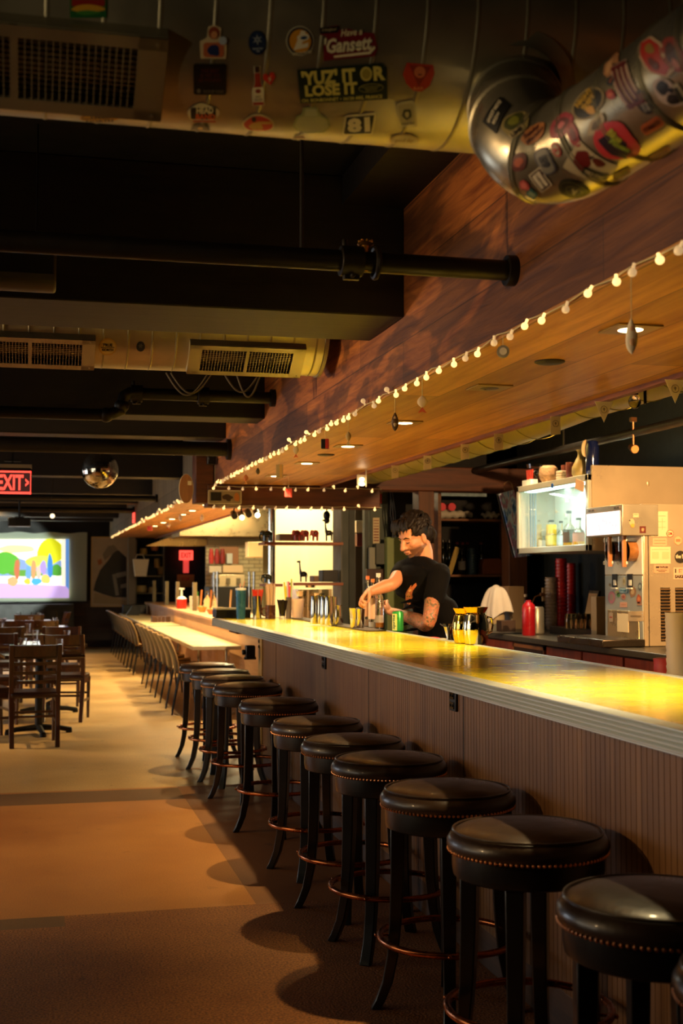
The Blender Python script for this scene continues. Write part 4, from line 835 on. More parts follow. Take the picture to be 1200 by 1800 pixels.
p = onshelf(863, zs2, 11.5); tag(MB().prism([(-.11, 0), (.08, 0), (.115, .05), (.105, .1), (.06, .155), (-.1, .15), (-.115, .09)], lambda a, z: (a, -.07, z), lambda a, z: (a, .07, z)).build('brown_box', mat('brown_orange_box', '#7a3c14', .6, vary=.2), loc=p, bev=.006), 'orange brown faceted box on the right of the lower shelf', 'box')
t = thing('napkin_holder', 'slanted brass coloured clipboard leaning behind the bartender shoulder', 'clipboard', onshelf(796, zs2, 11.42))
MB().box((0, 0, .13), (.05, .02, .27), 0, Matrix.Rotation(R_(18), 4, 'Y')).build('board', mat('brass_clip', '#8a7434', .4, .4), t, bev=.003)
# fridge
FX = 3.7; yN = onX(1040, 900, FX).y; yF = onX(914, 900, FX).y; zb = onX(1000, 970, FX).z; zt = onX(1000, 840, FX).z
zt = onX(914, 856, FX).z; zb = onX(1040, 968, FX).z
t = thing('display_fridge', 'white lit glass front fridge with bottles, hung above the back counter', 'fridge')
PW_ = mat('fridge_white', '#c8c4b0', .4)
b = MB(); T_ = .022
b.bb((FX, yN, zb), (4.5, yF, zb+.02)).bb((FX, yN, zt-.02), (4.5, yF, zt)).bb((4.48, yN, zb), (4.5, yF, zt)).bb((FX, yF-.02, zb), (4.5, yF, zt)); b.build('cabinet_shell', PW_, t)
side = MB().bb((FX, yN-.006, zb), (4.5, yN+.015, zt+.06)).build('side_panel', STEEL, t)
side['label'] = 'brushed steel side panel'
MB().sph((FX+.42, yN-.006, zt-.06), (.012, .004, .02), 10, 8).build('side_dent', STEEL, side)
b = MB(); fw = .045
b.bb((FX-.03, yN, zb), (FX, yF, zb+fw)).bb((FX-.03, yN, zt-fw), (FX, yF, zt)).bb((FX-.03, yN, zb), (FX, yN+fw, zt)).bb((FX-.03, yF-fw, zb), (FX, yF, zt))
dr = b.build('door_frame', mat('door_frame_beige', '#b4ae98', .35, metal=.3), t, bev=.004)
gl = MB().bb((FX-.018, yN+fw, zb+fw), (FX-.012, yF-fw, zt-fw)).build('glass_pane', mat('fridge_glass', '#ffffff', .02, trans=1, alpha=.25, ior=1.3), dr)
FLIT = mat('fridge_lamp', '#e0fff8', .4, emit=(.72, 1, .92), es=5)
MB().bb((3.98, yN+.02, zb+.02), (4.0, yF-.03, zt-.03)).build('inner_back', mat('fridge_inner', '#d8e8e0', .5), t)
MB().bb((FX+.03, yN+.08, zt-.05), (FX+.10, yF-.08, zt-.035)).build('lamp_tube', FLIT, t)
l = area((FX+.12, (yN+yF)/2, zt-.07), (FX+.2, (yN+yF)/2, zb), .1, 1.0, 16, (.78, 1, .93))
b = MB()
for k in range(3): b.bb((FX+.02, yF-.16-k*.05, zb+.05), (FX+.03, yF-.15-k*.05, zt-.06))
b.build('shelf_rails', mat('rail_blue', '#7a98a8', .4), t)
b = MB()
for k in range(3): b.box((FX+.26, yF-.3, zt-.12-k*.11), (.03, .03, .025))
b.build('shelf_clips', WHITEP, t)
p = onX(971, 854, FX-.03); MB().cyl((FX-.036, p.y, p.z), (FX-.03, p.y, p.z), .018, n=18).build('door_lock', mat('lock_blue', '#204a8a', .3), t)
p = onX(1019, 853, FX-.03); MB().box((FX-.033, p.y, p.z), (.004, .14, .07), 0, Matrix.Rotation(R_(14), 4, 'X')).build('taped_note', mat('orange_note', '#c89a6a', .7), t)
# bottles inside
zf = zb+.022
fb_ = [(955, '#e8e0d0', '#e09a2c', .17, .045, '#e0ddd0', .24, '#d8cfc0'), (969, '#e0b830', '#e0b428', .235, .045, '#d8b83c', .85, '#1a1a14'), (986, '#e8f0f0', '#c8d0d0', .22, .034, '#c8d4d0', .3, '#1a1a14'), (1000, '#e8e8d8', '#e0a81c', .29, .045, '#2a2410', .42, '#14140f'), (1017, '#f0e8e0', '#d8a060', .23, .045, '#c07a60', .3, '#14140f')]
LC = {955: 'pale label and amber foot', 969: 'full yellow body and dark drawing', 986: 'slim clear body', 1000: 'tall neck and black gold label', 1017: 'clear body and reddish label at the right'}
for u, c, lq, h, r, lb, lf, cp in fb_:
    q = onX(u, 950, FX+.16)
    o = bottle('liquor_bottle', (FX+.16, q.y, zf), h, r, glass('clear_bottle_glass', '#ffffff'), 'bottle in the lit fridge with %s' % LC[u], cap=cp, lab=lb, liq=(lq, lf), neck=.38)
for u, l in ((1014, 'left'), (1022, 'right')):
    q = onX(u, 955, FX+.08); tag(MB().lathe([(0, 0), (.02, 0), (.024, .05), (.021, .05), (.018, .006), (0, .006)], n=18).build('shot_glass', mat('yellow_shot', '#e0a81c', .3), loc=(FX+.08, q.y, zf)), 'small yellow shot glass at the fridge front, %s one' % l, 'glass')
# things on the fridge
ztp = zt+.002
def ontop(u, dx=.1): q = onX(u, 850, FX+dx); return Vector((FX+dx, q.y, ztp))
t = thing('clothes_peg_box', 'white box of red handled tools on the fridge, leftmost there', 'box', ontop(931, .06))
MB().bb((-.03, -.09, 0), (.03, .09, .05)).build('box', WHITEP, t, bev=.002)
b = MB()
for k in range(4): b.cyl((0, -.05+k*.03, .04), (0, -.06+k*.04, .13), .008, n=8)
b.build('red_handles', mat('red_handle', '#9a2814', .4), t)
CG = glass('clear_glassware', '#ffffff')
tag(MB().lathe([(0, 0), (.045, 0), (.045, .004), (.006, .01), (.006, .09), (.02, .11), (.03, .13), (.075, .15), (.08, .185), (.077, .185), (.072, .153), (.028, .135), (0, .115)], n=32).build('margarita_glass', CG, loc=ontop(943, .16)), 'upside wide margarita glass on the fridge top', 'glass')
b = MB().lathe([(0, 0), (.04, 0), (.068, .04), (.075, .08), (.068, .12), (.045, .14), (0, .14)], n=30)
tag(b.build('woven_pot', mat('woven_tan', '#8a6a48', .8, vary=.3, vs=40, bump=.6, bs=50), loc=ontop(964, .1)), 'round tan woven pot on the fridge', 'pot')
b = MB()
for k in range(4): b.lathe([(.035, k*.02), (.042, k*.02+.004), (.042, k*.02+.016), (.035, k*.02+.02)], n=24)
b.cyl((0, 0, .0), (0, 0, .079), .036, n=24)
tag(b.build('ribbed_tin', mat('ribbed_pale', '#a09078', .4), loc=ontop(987, .1)), 'short ribbed pale tin on the fridge', 'tin')
for k, (dx, dy) in enumerate(((.1, 0), (.16, .03))):
    q = ontop(1002, dx); tag(MB().lathe([(0, 0), (.028, 0), (.032, .13), (.029, .13), (.026, .008), (0, .008)], n=20).build('tall_shot_glass', mat('reddish_glass', '#8a4a3a', .15, trans=.6), loc=(q.x, q.y+dy*3, ztp)), 'tall reddish glass beside the clay bottle on the fridge, %s' % ('front' if k == 0 else 'rear'), 'glass')
tag(MB().lathe([(0, 0), (.045, 0), (.062, .03), (.06, .08), (.035, .13), (.018, .165), (.02, .19), (.032, .205), (0, .205)], n=30).build('clay_sake_bottle', mat('ochre_clay', '#8c7a42', .45, vary=.2, vs=12), loc=ontop(1020, .1)), 'ochre clay sake bottle on the fridge', 'bottle')
t = thing('blue_moon_bottle', 'dark blue bottle with cream crescent moon on the fridge', 'bottle', ontop(1041, .12))
MB().lathe([(0, 0), (.045, 0), (.05, .05), (.046, .12), (.05, .2), (.04, .25), (0, .26)], n=24).build('bottle_body', mat('cobalt_glass', '#0c1438', .12, coat=.5), t)
moon = [(.05*math.cos(a), .06*math.sin(a)) for a in [pi/2+k*pi/10 for k in range(11)]] + [(.025*math.cos(a)-.0, .06*math.sin(a)) for a in [-pi/2-k*pi/10 for k in range(11)]][1:-1]
MB().prism(moon, lambda a, z: (-.055, a*-1.2, z+.2), lambda a, z: (-.04, a*-1.2, z+.2)).build('moon', mat('moon_cream', '#c8a878', .5), t)
# hanging painting
p0 = onX(898, 865, 3.55); t = thing('hanging_painting', 'narrow blue and pink abstract canvas hanging tilted left of the fridge', 'painting', (3.45, 9.6, 1.94))
def P4(u, v, y=10.2): q = onY(u, v, y); return q - Vector((3.45, 9.6, 1.94))
q4 = [P4(877, 868), P4(903, 861), P4(935, 977), P4(906, 980)]
def quad(b, A, B_, C_, D_, th, n=(0, 1, 0)):
    v = [b.bm.verts.new(x) for x in (A, B_, C_, D_)] + [b.bm.verts.new(x+Vector(n)*th) for x in (A, B_, C_, D_)]
    for f in ((0, 1, 2, 3), (7, 6, 5, 4), (0, 4, 5, 1), (1, 5, 6, 2), (2, 6, 7, 3), (3, 7, 4, 0)): b.bm.faces.new([v[i] for i in f])
    return b
def abstract(name, cols, scale):
    m = bpy.data.materials.new(name); m.use_nodes = True; nt = m.node_tree; b = nt.nodes['Principled BSDF']; N = nt.nodes.new
    tc = N('ShaderNodeTexCoord'); mp = N('ShaderNodeMapping'); mp.inputs['Scale'].default_value = scale; mp.inputs['Rotation'].default_value = (0, R_(14), 0); nt.links.new(tc.outputs['Object'], mp.inputs[0])
    n = N('ShaderNodeTexNoise'); n.inputs['Scale'].default_value = 3; n.inputs['Detail'].default_value = 6; nt.links.new(mp.outputs[0], n.inputs['Vector'])
    cr = N('ShaderNodeValToRGB'); e = cr.color_ramp.elements; e[0].color = lin(cols[0]); e[0].position = .3; e[1].color = lin(cols[-1]); e[1].position = .7
    for i, c in enumerate(cols[1:-1]): x = e.new(.3+.4*(i+1)/(len(cols)-1)); x.color = lin(c)
    nt.links.new(n.outputs[0], cr.inputs[0]); nt.links.new(cr.outputs[0], b.inputs['Base Color']); b.inputs['Roughness'].default_value = .35; return m
quad(MB(), *q4, .03).build('canvas', abstract('painting_blue_pink', ['#0c1c3c', '#2a5c9c', '#a0b4c8', '#8a4a6a', '#7890a8', '#c0c8c8'], (9, 1, 2.6)), t, smooth=False)
b = MB().tube([P4(886, 862), P4(886, 850), P4(893, 845), P4(899, 850), P4(902, 862)], .004, 6); b.build('hanging_wire', mat('wire_gold', '#7a5a34', .4), t)
quad(MB(), q4[0]+Vector((-.012, .02, 0)), q4[0]+Vector((0, .02, 0)), q4[3]+Vector((0, .02, 0)), q4[3]+Vector((-.012, .02, 0)), .02).build('dark_frame_edge', BLACK, t)

# soft serve machine
MX = 3.75; y0 = onX(1131, 1000, MX).y; y1 = onX(1063, 1000, MX).y; ztop = onX(1131, 885, MX).z; zbm = ZC+.002
t = thing('frozen_drink_machine', 'large steel frozen drink machine with stickers and louvred side on the back counter', 'drink machine')
MB().bb((MX, y0, zbm), (4.55, y1, ztop)).build('body', STEEL, t, bev=.006)
FRT = mat('machine_front_steel', '#b4bab0', .35, metal=.5)
MB().bb((MX-.006, y0+.01, zbm+.02), (MX+.002, y1-.01, onX(1100, 1012, MX).z)).build('front_panel', FRT, t, bev=.002)
MB().bb((MX-.006, y0+.01, onX(1100, 1010, MX).z), (MX+.002, y1-.01, onX(1100, 940, MX).z)).build('dispensing_panel', WHITEP, t, bev=.002)
# header box
hx = 3.6; hy0 = onX(1093, 940, hx).y; hy1 = onX(1030, 940, hx).y; hz1 = onX(1093, 886, hx).z; hz0 = onX(1093, 941, hx).z
hb = MB().bb((hx, y0-.012, hz0), (MX+.1, hy1, hz1)).build('header_box', mat('header_steel', '#c0b294', .32, metal=.7), t, bev=.004)
sc = MB().bb((hx-.006, hy0+.03, hz0+.012), (hx-.001, hy1-.02, hz1-.04)).build('lit_display', mat('lit_display', '#fff4ff', .3, emit=(1, .88, .95), es=1.0), hb)
rg = random.Random(4); b = MB()
for k in range(9):
    yy = hy0+.06+(hy1-hy0-.12)*k/8; zz = hz0+.03+rg.uniform(0, .09); b.tube([(hx-.008, yy+.014*math.cos(a), zz+.022*math.sin(a)) for a in [j*pi/5+rg.uniform(0, .4) for j in range(8)]], .0012, 4)
b.build('line_drawing', mat('mauve_line', '#a080a8', .5), sc)
b = MB()
for f in (.08, .16, .78, .88): b.box((hx-.003, hy0+(hy1-hy0)*f, hz1-.02), (.005, .035, .012))
b.build('header_clips', mat('clip_grey', '#5a5044', .5), hb)
# dispensing cylinders
for k, (u, c) in enumerate(((1078, '#5a1c12'), (1103, '#8a5a2c'))):
    q = onX(u, 965, MX-.05); r = .085*.75; zc = onX(u, 970, MX).z
    d = MB().cyl((MX, q.y, zc), (MX-.07, q.y, zc), r*1.05, n=28).build('freezer_door', mat('door_product_%d' % k, c, .12, coat=.5, vary=.4, vs=20), t)
    MB().cyl((MX-.07, q.y, zc), (MX-.085, q.y, zc), r*1.1, n=28).build('clear_cover', glass('clear_plastic', '#fff8f0'), d)
    b = MB()
    for dy in (-.06, .06):
        for dz in (-.075, .075): b.lathe([(.008, -.006), (.014, 0), (.008, .006)], (MX-.09, q.y+dy, zc+dz), 12, Matrix.Rotation(pi/2, 4, 'Y'))
    b.build('white_knobs', WHITEP, d)
    MB().cyl((MX-.1, q.y-.05, zc-.1), (MX-.1, q.y-.05, zc+.16), .016, n=12).build('tap_column', mat('amber_tube', '#a06a3c', .15), d)
    MB().cyl((MX-.1, q.y+.02, zc+.0), (MX-.1, q.y+.02, zc+.16), .005, n=8).build('tap_lever', CHROME, d)
for u in (1082, 1109):
    q = onX(u, 1021, MX); o = MB().box((MX-.008, q.y, q.z), (.006, .075, .09)).build('control_window', BLACK, t, bev=.002)
    MB().box((MX-.013, q.y-.01, q.z-.012), (.004, .035, .035)).build('control_toggle', WHITEP, o)
    MB().bb((MX-.02, q.y-.038, q.z-.052), (MX-.006, q.y+.038, q.z-.044)).build('lower_lip', WHITEP, o)
for u, v in ((1087, 1137), (1109, 1137)):
    pass
MB().bb((MX-.01, y0+.06, zbm+.02), (MX-.004, y1-.05, zbm+.22)).build('lower_cover', mat('warm_steel', '#c8b080', .28, metal=.8), t, bev=.003)
MB().bb((MX-.012, y0+.2, zbm+.08), (MX-.0095, y1-.2, zbm+.2)).build('taped_sheet', PAP, t)
# louvres on side
for k, (ua, ub) in enumerate(((1160, 1178), (1186, 1204))):
    A = onY(ua, 1033, y0); B_ = onY(ub, 1127, y0)
    o = MB().bb((A.x, y0-.002, B_.z), (B_.x, y0+.001, A.z)).build('louvre_recess', BLACK, t)
    b = MB(); n = 17
    for i in range(n):
        z = B_.z+(A.z-B_.z)*(i+.5)/n; b.box(((A.x+B_.x)/2, y0-.006, z), (B_.x-A.x, .012, .003), 0, Matrix.Rotation(R_(35), 4, 'X'))
    b.build('louvre_blades', mat('louvre_warm', '#b08a5a', .3, metal=.8), o)
MB().bb((onY(1139, 1000, y0).x-.002, y0-.004, zbm), (onY(1139, 1000, y0).x+.002, y0, ztop-.02)).build('panel_seam', BLACK, t)
BVm = bvh_of([c for c in t.children if c.name.split('.')[0] in ('body', 'header_box', 'front_panel', 'dispensing_panel', 'lower_cover')])
def ms(u, v, rot, ly, lb=None): stick(BVm, t, u, v, rot, ly, lb)
ms(1158, 921, 0, [('s', R(30, 44), '#c8b488'), ('s', R(22, .8, 0, 0, 14), '#8a7a58'), ('s', R(22, .8, 0, 0, 4), '#a89468'), ('s', R(22, .8, 0, 0, -6), '#a89468'), ('s', R(.8, 20, 0, -4, 0), '#a89468'), ('s', R(.8, 20, 0, 5, 0), '#a89468')], 'taped calendar sheet')
ms(1159, 953, 0, [('s', R(25, 14), '#c89870'), ('s', R(20, 1, 0, 0, 3), '#a06a48'), ('s', R(20, 1, 0, 0, -2), '#a06a48')])
ms(1160, 976, 0, [('s', R(36, 30), '#d0b888'), ('s', R(30, .8, 0, 0, 10), '#a8906a'), ('s', R(12, 12, 0, -9, 0), '#c4aa78'), ('s', R(12, 12, 0, 9, 0), '#c4aa78')])
ms(1162, 1000, 0, [('s', R(27, 15, 1), '#b08c68'), ('s', R(6, 3, 0, -7, 3), '#2c2018'), ('t', 'TAYLOR', 4, 3, 15, 3.4, '#2c2018', {'bold': .05}), ('s', R(18, .8, 0, 0, -2), '#4a3828'), ('s', R(12, .8, 0, 0, -4.5), '#4a3828')], 'tan maker label')
ms(1177, 938, 0, [('s', O(13, 13), '#a82c1c'), ('s', O(11, 11), '#d0b080'), ('t', 'DM', 0, 0, 7, 5, '#a82c1c', {'bold': .05})], 'round red ring sticker')
ms(1191, 950, 0, [('s', [(8*math.cos(k*pi/3+.5), 9*math.sin(k*pi/3+.5)) for k in range(6)], '#c07a50'), ('s', [(7*math.cos(k*pi/3+.5), 8*math.sin(k*pi/3+.5)) for k in range(6)], '#cf9c70'), ('s', R(8, 5), '#b06a44')], 'hexagonal orange sticker')
ms(1195, 979, 0, [('s', O(20, 22), '#2c2418'), ('t', 'the B', -1, 1, 15, 7, '#c8b488', {'bold': .05})], 'dark round sticker')
ms(1193, 1008, 0, [('s', R(20, 21), '#c0a07c'), ('t', 'I', -6.5, 4.5, 2, 7, '#2c1c14', {'bold': .05}), ('t', '\u9152', 2, 4.5, 7, 7, '#b83828', {'bold': .05}), ('t', 'SAKE', 0, -5.5, 16, 5.5, '#3a2418', {'bold': .05})], 'square tan sticker with red character')
ms(1110, 918, 0, [('s', blob(10, 12, 61, amp=.1), '#a8966a'), ('s', O(7, 7, 12, 1, -6), '#c88a34'), ('s', O(3, 3, 8, -4, 3), '#4a4434')])
ms(1117, 906, 0, [('t', 'RADIO\nCLUB', 6, -6, 0.1, 0.1, '#c0b294')] if False else [('s', R(10, 7), '#bba67c'), ('s', R(8, 1, 0, 0, 1.5), '#8a7450')])
ms(1129, 931, 0, [('s', R(11, 12), '#5a2418'), ('s', blob(5, 6, 62), '#a08058')], 'small maroon square sticker')
for (u, v, w_, h, c, c2, s_) in [(1075, 1050, 12, 22, '#a86a78', '#8a8070', 0), (1085, 1041, 8, 8, '#a09078', '#6a8a50', 0), (1087, 1046, 6, 8, '#5c8a4c', '#3c6a34', 0), (1096, 1049, 8, 10, '#b07a68', '#8a4a40', 1), (1096, 1063, 13, 9, '#c89880', '#b07858', 2), (1112, 1040, 11, 20, '#8a6a4c', '#b09870', 1), (1125, 1031, 7, 14, '#5a6668', '#9aa8a4', 0), (1123, 1053, 8, 16, '#a8502c', '#c87a44', 1), (1072, 1028, 4, 6, '#9a8a68', '#6a5a40', 0), (1097, 1022, 5, 14, '#a8a07c', '#7a7454', 0), (1124, 1061, 8, 6, '#b08468', '#6a4a34', 2), (1117, 1083, 26, 18, '#b8a078', '#8a7450', 2), (1074, 1085, 7, 16, '#a89478', '#9a3c2c', 2)]:
    ms(u, v, 0, [('s', O(w_, h) if s_ == 0 else blob(w_, h, u) if s_ == 1 else R(w_, h), c), ('s', O(w_*.6, h*.5) if s_ < 2 else R(w_*.7, h*.15), c2)])
ms(1096, 1038, -2, [('s', R(16, 9), '#2c6a8c'), ('s', R(14, 7), '#a8c4c8'), ('t', 'SWAMY', 0, 0, 12, 4, '#2c6a8c', {'bold': .05})], 'blue rectangular sticker')
# drip tray
tag(MB().bb((3.44, y0-.05, ZC+.003), (3.73, y1+.1, ZC+.05)).build('drip_tray', mat('tray_dark_steel', '#4a4034', .3, metal=.8), bev=.006), 'dark steel drip tray in front of the drink machine', 'tray')
# electric panel with wood, outlet
tag(MB().bb((4.585, 9.0, 1.1), (4.62, 9.6, 2.1)).build('wall_art_panel', abstract('marbled_black_gold', ['#060504', '#0a0806', '#2a2416', '#0a0806', '#4a4028', '#080604'], (3, 3, 3)), smooth=False), 'dark marbled panel behind the stacked red cups', 'wall panel')

def onc(u, v): return onZ(u, v, ZC)

t = thing('power_outlet', 'beige wall outlet with plugged black cord behind the squeeze bottle', 'outlet', onY(957, 1045, 10.6))
MB().box((0, 0, 0), (.05, .03, .12)).build('plate', mat('beige_plate', '#a08050', .5), t, bev=.003)
MB().tube([(-.03, -.01, 0), (-.1, -.02, -.02), (-.14, -.02, -.1), (-.15, -.02, -.25)], .007, 6).box((-.03, -.02, .0), (.04, .03, .03)).build('cord', mat('tan_cord', '#7a5228', .5), t)
# cup stacks
def cup_stack(name, u, v0, v1, r, m, label, n, clear=False):
    q = onc(u, v0); h = (v0-v1)*mpp(q); t = thing(name, label, 'cups', q)
    prof = [(0, 0), (r*.82, 0), (r, h*.12 if n < 3 else h/n*1.6)]
    z = prof[-1][1]; dz = (h-z)/n
    for k in range(n): prof += [(r*1.05, z), (r*1.05, z+dz*.35), (r*.93, z+dz*.4), (r*.98, z+dz)]; z += dz
    prof += [(0, h)]
    MB().lathe(prof, n=28).build('stacked_cups', m, t); return t
cup_stack('clear_cup_stack', 969, 1106, 1015, .052, mat('frosted_cups', '#b09880', .25, trans=.3), 'tall stack of clear plastic cups on the back counter', 14)
cup_stack('red_cup_stack', 987, 1106, 982, .048, mat('red_cup_stack_plastic', '#a81c1c', .3), 'tall stack of red cups beside the clear cup stack', 18)
cup_stack('red_cup_stack', 1004, 1103, 990, .042, mat('red_cup_stack_plastic', '#a81c1c', .3), 'tall dark red cup stack behind the other red stack', 16)
# glasses rack
t = thing('glass_rack', 'black bar rack under the upturned glasses', 'rack', onc(1015, 1117)); MB().bb((-.08, -.5, 0), (.2, .35, .06)).build('rack_body', OUT, t, bev=.004)
rz_ = ZC+.062
k = 0
gp = MB().lathe([(0, .0), (.034, 0), (.038, .09), (.034, .1), (0, .1)], n=20)
GG = glass('rack_glass', '#fff4e0'); g0 = None
for r_i in range(2):
    for c_i in range(5):
        base = onZ(1002+c_i*9, 1105-r_i*2, rz_); base = Vector((base.x+r_i*.1, base.y, rz_))
        if g0 is None: g0 = tag(MB().lathe([(.030, 0), (.037, .0), (.040, .05), (.036, .1), (.03, .11), (0, .11), (0, .105), (.027, .105), (.034, .05), (.030, .001)], n=20).build('upturned_glass', GG, loc=base), 'upturned clear glass in the back bar rack', 'glass', 'upturned glasses on the back bar rack')
        else: g = g0.copy(); COL.objects.link(g); g.location = base
for i in range(4):
    q = onZ(1000+i*17, 1095, rz_); tag(MB().lathe([(0, .12), (.05, .125), (.06, .16), (.055, .21), (.05, .21), (.05, .165), (.04, .13), (.0, .128)], n=22).lathe([(.03, .0), (.03, .005), (.005, .01), (.005, .12)], n=16).build('stem_glass', GG, loc=(q.x+.28, q.y, ZC+.002)), 'clear stemmed glass behind the upturned glasses, %s from the left' % ORD[i], 'glass')
# condiment items
bottle('squeeze_bottle', onc(929, 1117), .27, .05, mat('red_tinted_plastic', '#a8161c', .3, trans=.3), 'red translucent pitcher bottle on the back counter', cap=None, neck=.1)
bottle('hot_sauce_bottle', onc(924, 1110), .3, .03, mat('brown_glass', '#3a1c0c', .15), 'brown bottle with pale neck label behind the red bottle', cap='#c8a880', lab='#d8cfb8')
t = thing('drink_can', 'silver grey can standing on the back counter', 'can', onc(943, 1116)); MB().lathe([(0, 0), (.045, 0), (.058, .015), (.058, .2), (.048, .215), (0, .213)], n=28).build('can_body', mat('dull_can', '#8c8472', .35, metal=.6, vary=.2, vs=14), t)
t = thing('cloth_covered_bottle', 'white plastic jug with a pale towel draped over it by the gold mugs', 'jug', onc(872, 1108))
MB().lathe([(0, 0), (.065, 0), (.07, .02), (.07, .2), (.05, .24), (0, .24)], n=28).build('jug', mat('milky_plastic', '#c8b490', .4), t)
def drape(a, s):
    r = .03+.12*s**.8+.018*math.sin(5*2*pi*a)*s+.01*math.sin(11*2*pi*a)*s
    return (r*math.cos(2*pi*a)*.9, r*math.sin(2*pi*a)*1.1, .36-.05*s-.2*s**2.2-.05*s*math.sin(2*pi*a*2+1))
MB().grid(drape, 60, 18, True).sph((0, 0, .345), (.035, .04, .03), 20, 10).build('towel', mat('grey_white_towel', '#b8aa98', .85, bump=.3, bs=30), t)
t = thing('cardboard_box', 'tan cardboard box behind the towel covered jug', 'box', onZ(895, 1108, ZC)+Vector((.14, .1, 0))); MB().bb((-.07, .1, 0), (.07, .3, .36)).build('carton', mat('tan_carton', '#96724a', .7), t, bev=.003)
tag(MB().bb((-.06, -.06, 0), (.06, .06, .09)).build('black_card_box', mat('card_box', '#3a2414', .5), loc=onc(889, 1110), bev=.003), 'small dark box beside the white jug', 'box')
MB_t = tag(MB().bb((-.15, -.1, 0), (.15, .1, .01)).build('small_tray', OUT, loc=onc(880, 1114)+Vector((0, 0, .001))), 'flat black tray under the small dark box', 'tray')
# clipboards and cartons left of machine
t = thing('clipboard', 'black framed tan clipboard leaning against the drink machine', 'clipboard', onc(1045, 1120)+Vector((0, 0, .002)))
MB().box((0, .06, .17), (.02, .17, .34), 0, Matrix.Rotation(R_(12), 4, 'Y')).build('board', OUT, t, bev=.003); MB().box((-.011, .06, .17), (.004, .15, .3), 0, Matrix.Rotation(R_(12), 4, 'Y')).build('sheet', mat('tan_sheet', '#9a7a50', .6), t)
tag(MB().bb((-.05, -.045, 0), (.05, .045, .30)).build('juice_carton', mat('pale_tan_card', '#a88860', .6), loc=onc(1055, 1123)+Vector((0, 0, .001)), bev=.003), 'tall pale tan carton at the drink machine foot', 'carton')
for i, (u, v) in enumerate(((1040, 1135), (1085, 1150), (1125, 1158))):
    q = onZ(u, v, .93)
# underbar station (speed rail) beyond the bar
t = thing('underbar_station', 'steel and wood underbar well behind the bar counter', 'bar station')
MB().bb((2.27, 3.0, 0), (2.75, 7.6, .86)).build('station_body', mat('station_dark', '#181410', .6), t)
MB().bb((2.27, 3.0, .86), (2.75, 7.6, .88)).build('station_top', mat('station_steel', '#5a4c3a', .35, metal=.8), t)
b = MB()
for y in (4.4, 5.3, 6.2): b.bb((2.45, y, .88), (2.73, y+.5, .91))
b.build('wood_slats', wood('slat_wood', '#7a4a24', '#a87040', 'Y', .5), t)
for i, (u, v, h, r, c, l) in enumerate([(1190, 1186, 110, .05, '#c8b498', 'tall stack of off white cups at the right frame edge behind the bar'), (1168, 1186, 30, .05, '#b02c24', 'short stack of red striped cups beside the off white cups')]):
    q = onX(u, v, 2.35); 
    t = thing('cup_stack', l, 'cups', (2.36, q.y, .882)); H = (q.z-.882) + h*mpp(q); n = 18 if i == 0 else 8; prof = [(0, 0), (r*.8, 0)]
    for k in range(n): prof += [(r*(.86+.14*k/n), H*k/n+.004), (r*(.92+.14*k/n), H*(k+.9)/n)]
    prof += [(0, H)]
    MB().lathe(prof, n=28).build('stacked_cups', mat('stack_'+c.strip('#'), c, .5), t)
# ================================================================ things on the bar
def onb(u, v): return onZ(u, v, HB) + Vector((0, 0, .0015))
MIRS = mat('shaker_steel', '#cfcac0', .14, metal=1)
# rubber mat
q = onb(625, 1103); t = tag(MB().bb((2.02, 7.75, HB+.001), (2.15, 10.3, HB+.009)).build('bar_mat', mat('rubber_mat', '#3a2c20', .6, bump=.4, bs=90), bev=.002), 'thin dark rubber bar mat under the steel shakers at the bartender side', 'mat')
def tin(u, v, h, r0, r1, label, i=0, grp=None, m=None, z=.010):
    q = onZ(u, v, HB+z); h = h*mpp(q); r0 *= mpp(q); r1 *= mpp(q)
    t = thing('shaker_tin', label, 'shaker', (q.x, q.y, HB+z), group=grp)
    MB().lathe([(0, 0), (r0*.95, 0), (r0, h*.03), (r0+(r1-r0)*.5, h*.5), (r1, h*.97), (r1*1.03, h), (r1*.98, h), (r0*.96, h*.05), (0, h*.04)], n=32).build('steel_body', m or MIRS, t); return t
for i, (u, v, h) in enumerate(((553, 1097, 50), (563, 1097, 51), (570, 1098, 50), (578, 1099, 51), (586, 1098, 49))):
    tin(u, v, h, 8, 6.5, 'tall upturned steel shaker tin, %s from the left on the bar mat' % ORD[i], grp='upturned steel shakers on the bar mat')
tin(594, 1098, 34, 9, 7.5, 'short steel tin at the right end of the shaker row')
for i, u in enumerate((623, 632)): tin(u, 1103, 34 if i == 0 else 33, 7.5, 9.5, 'open steel tin with golden reflection, %s, left of the three bottles' % ('left' if i == 0 else 'right'))
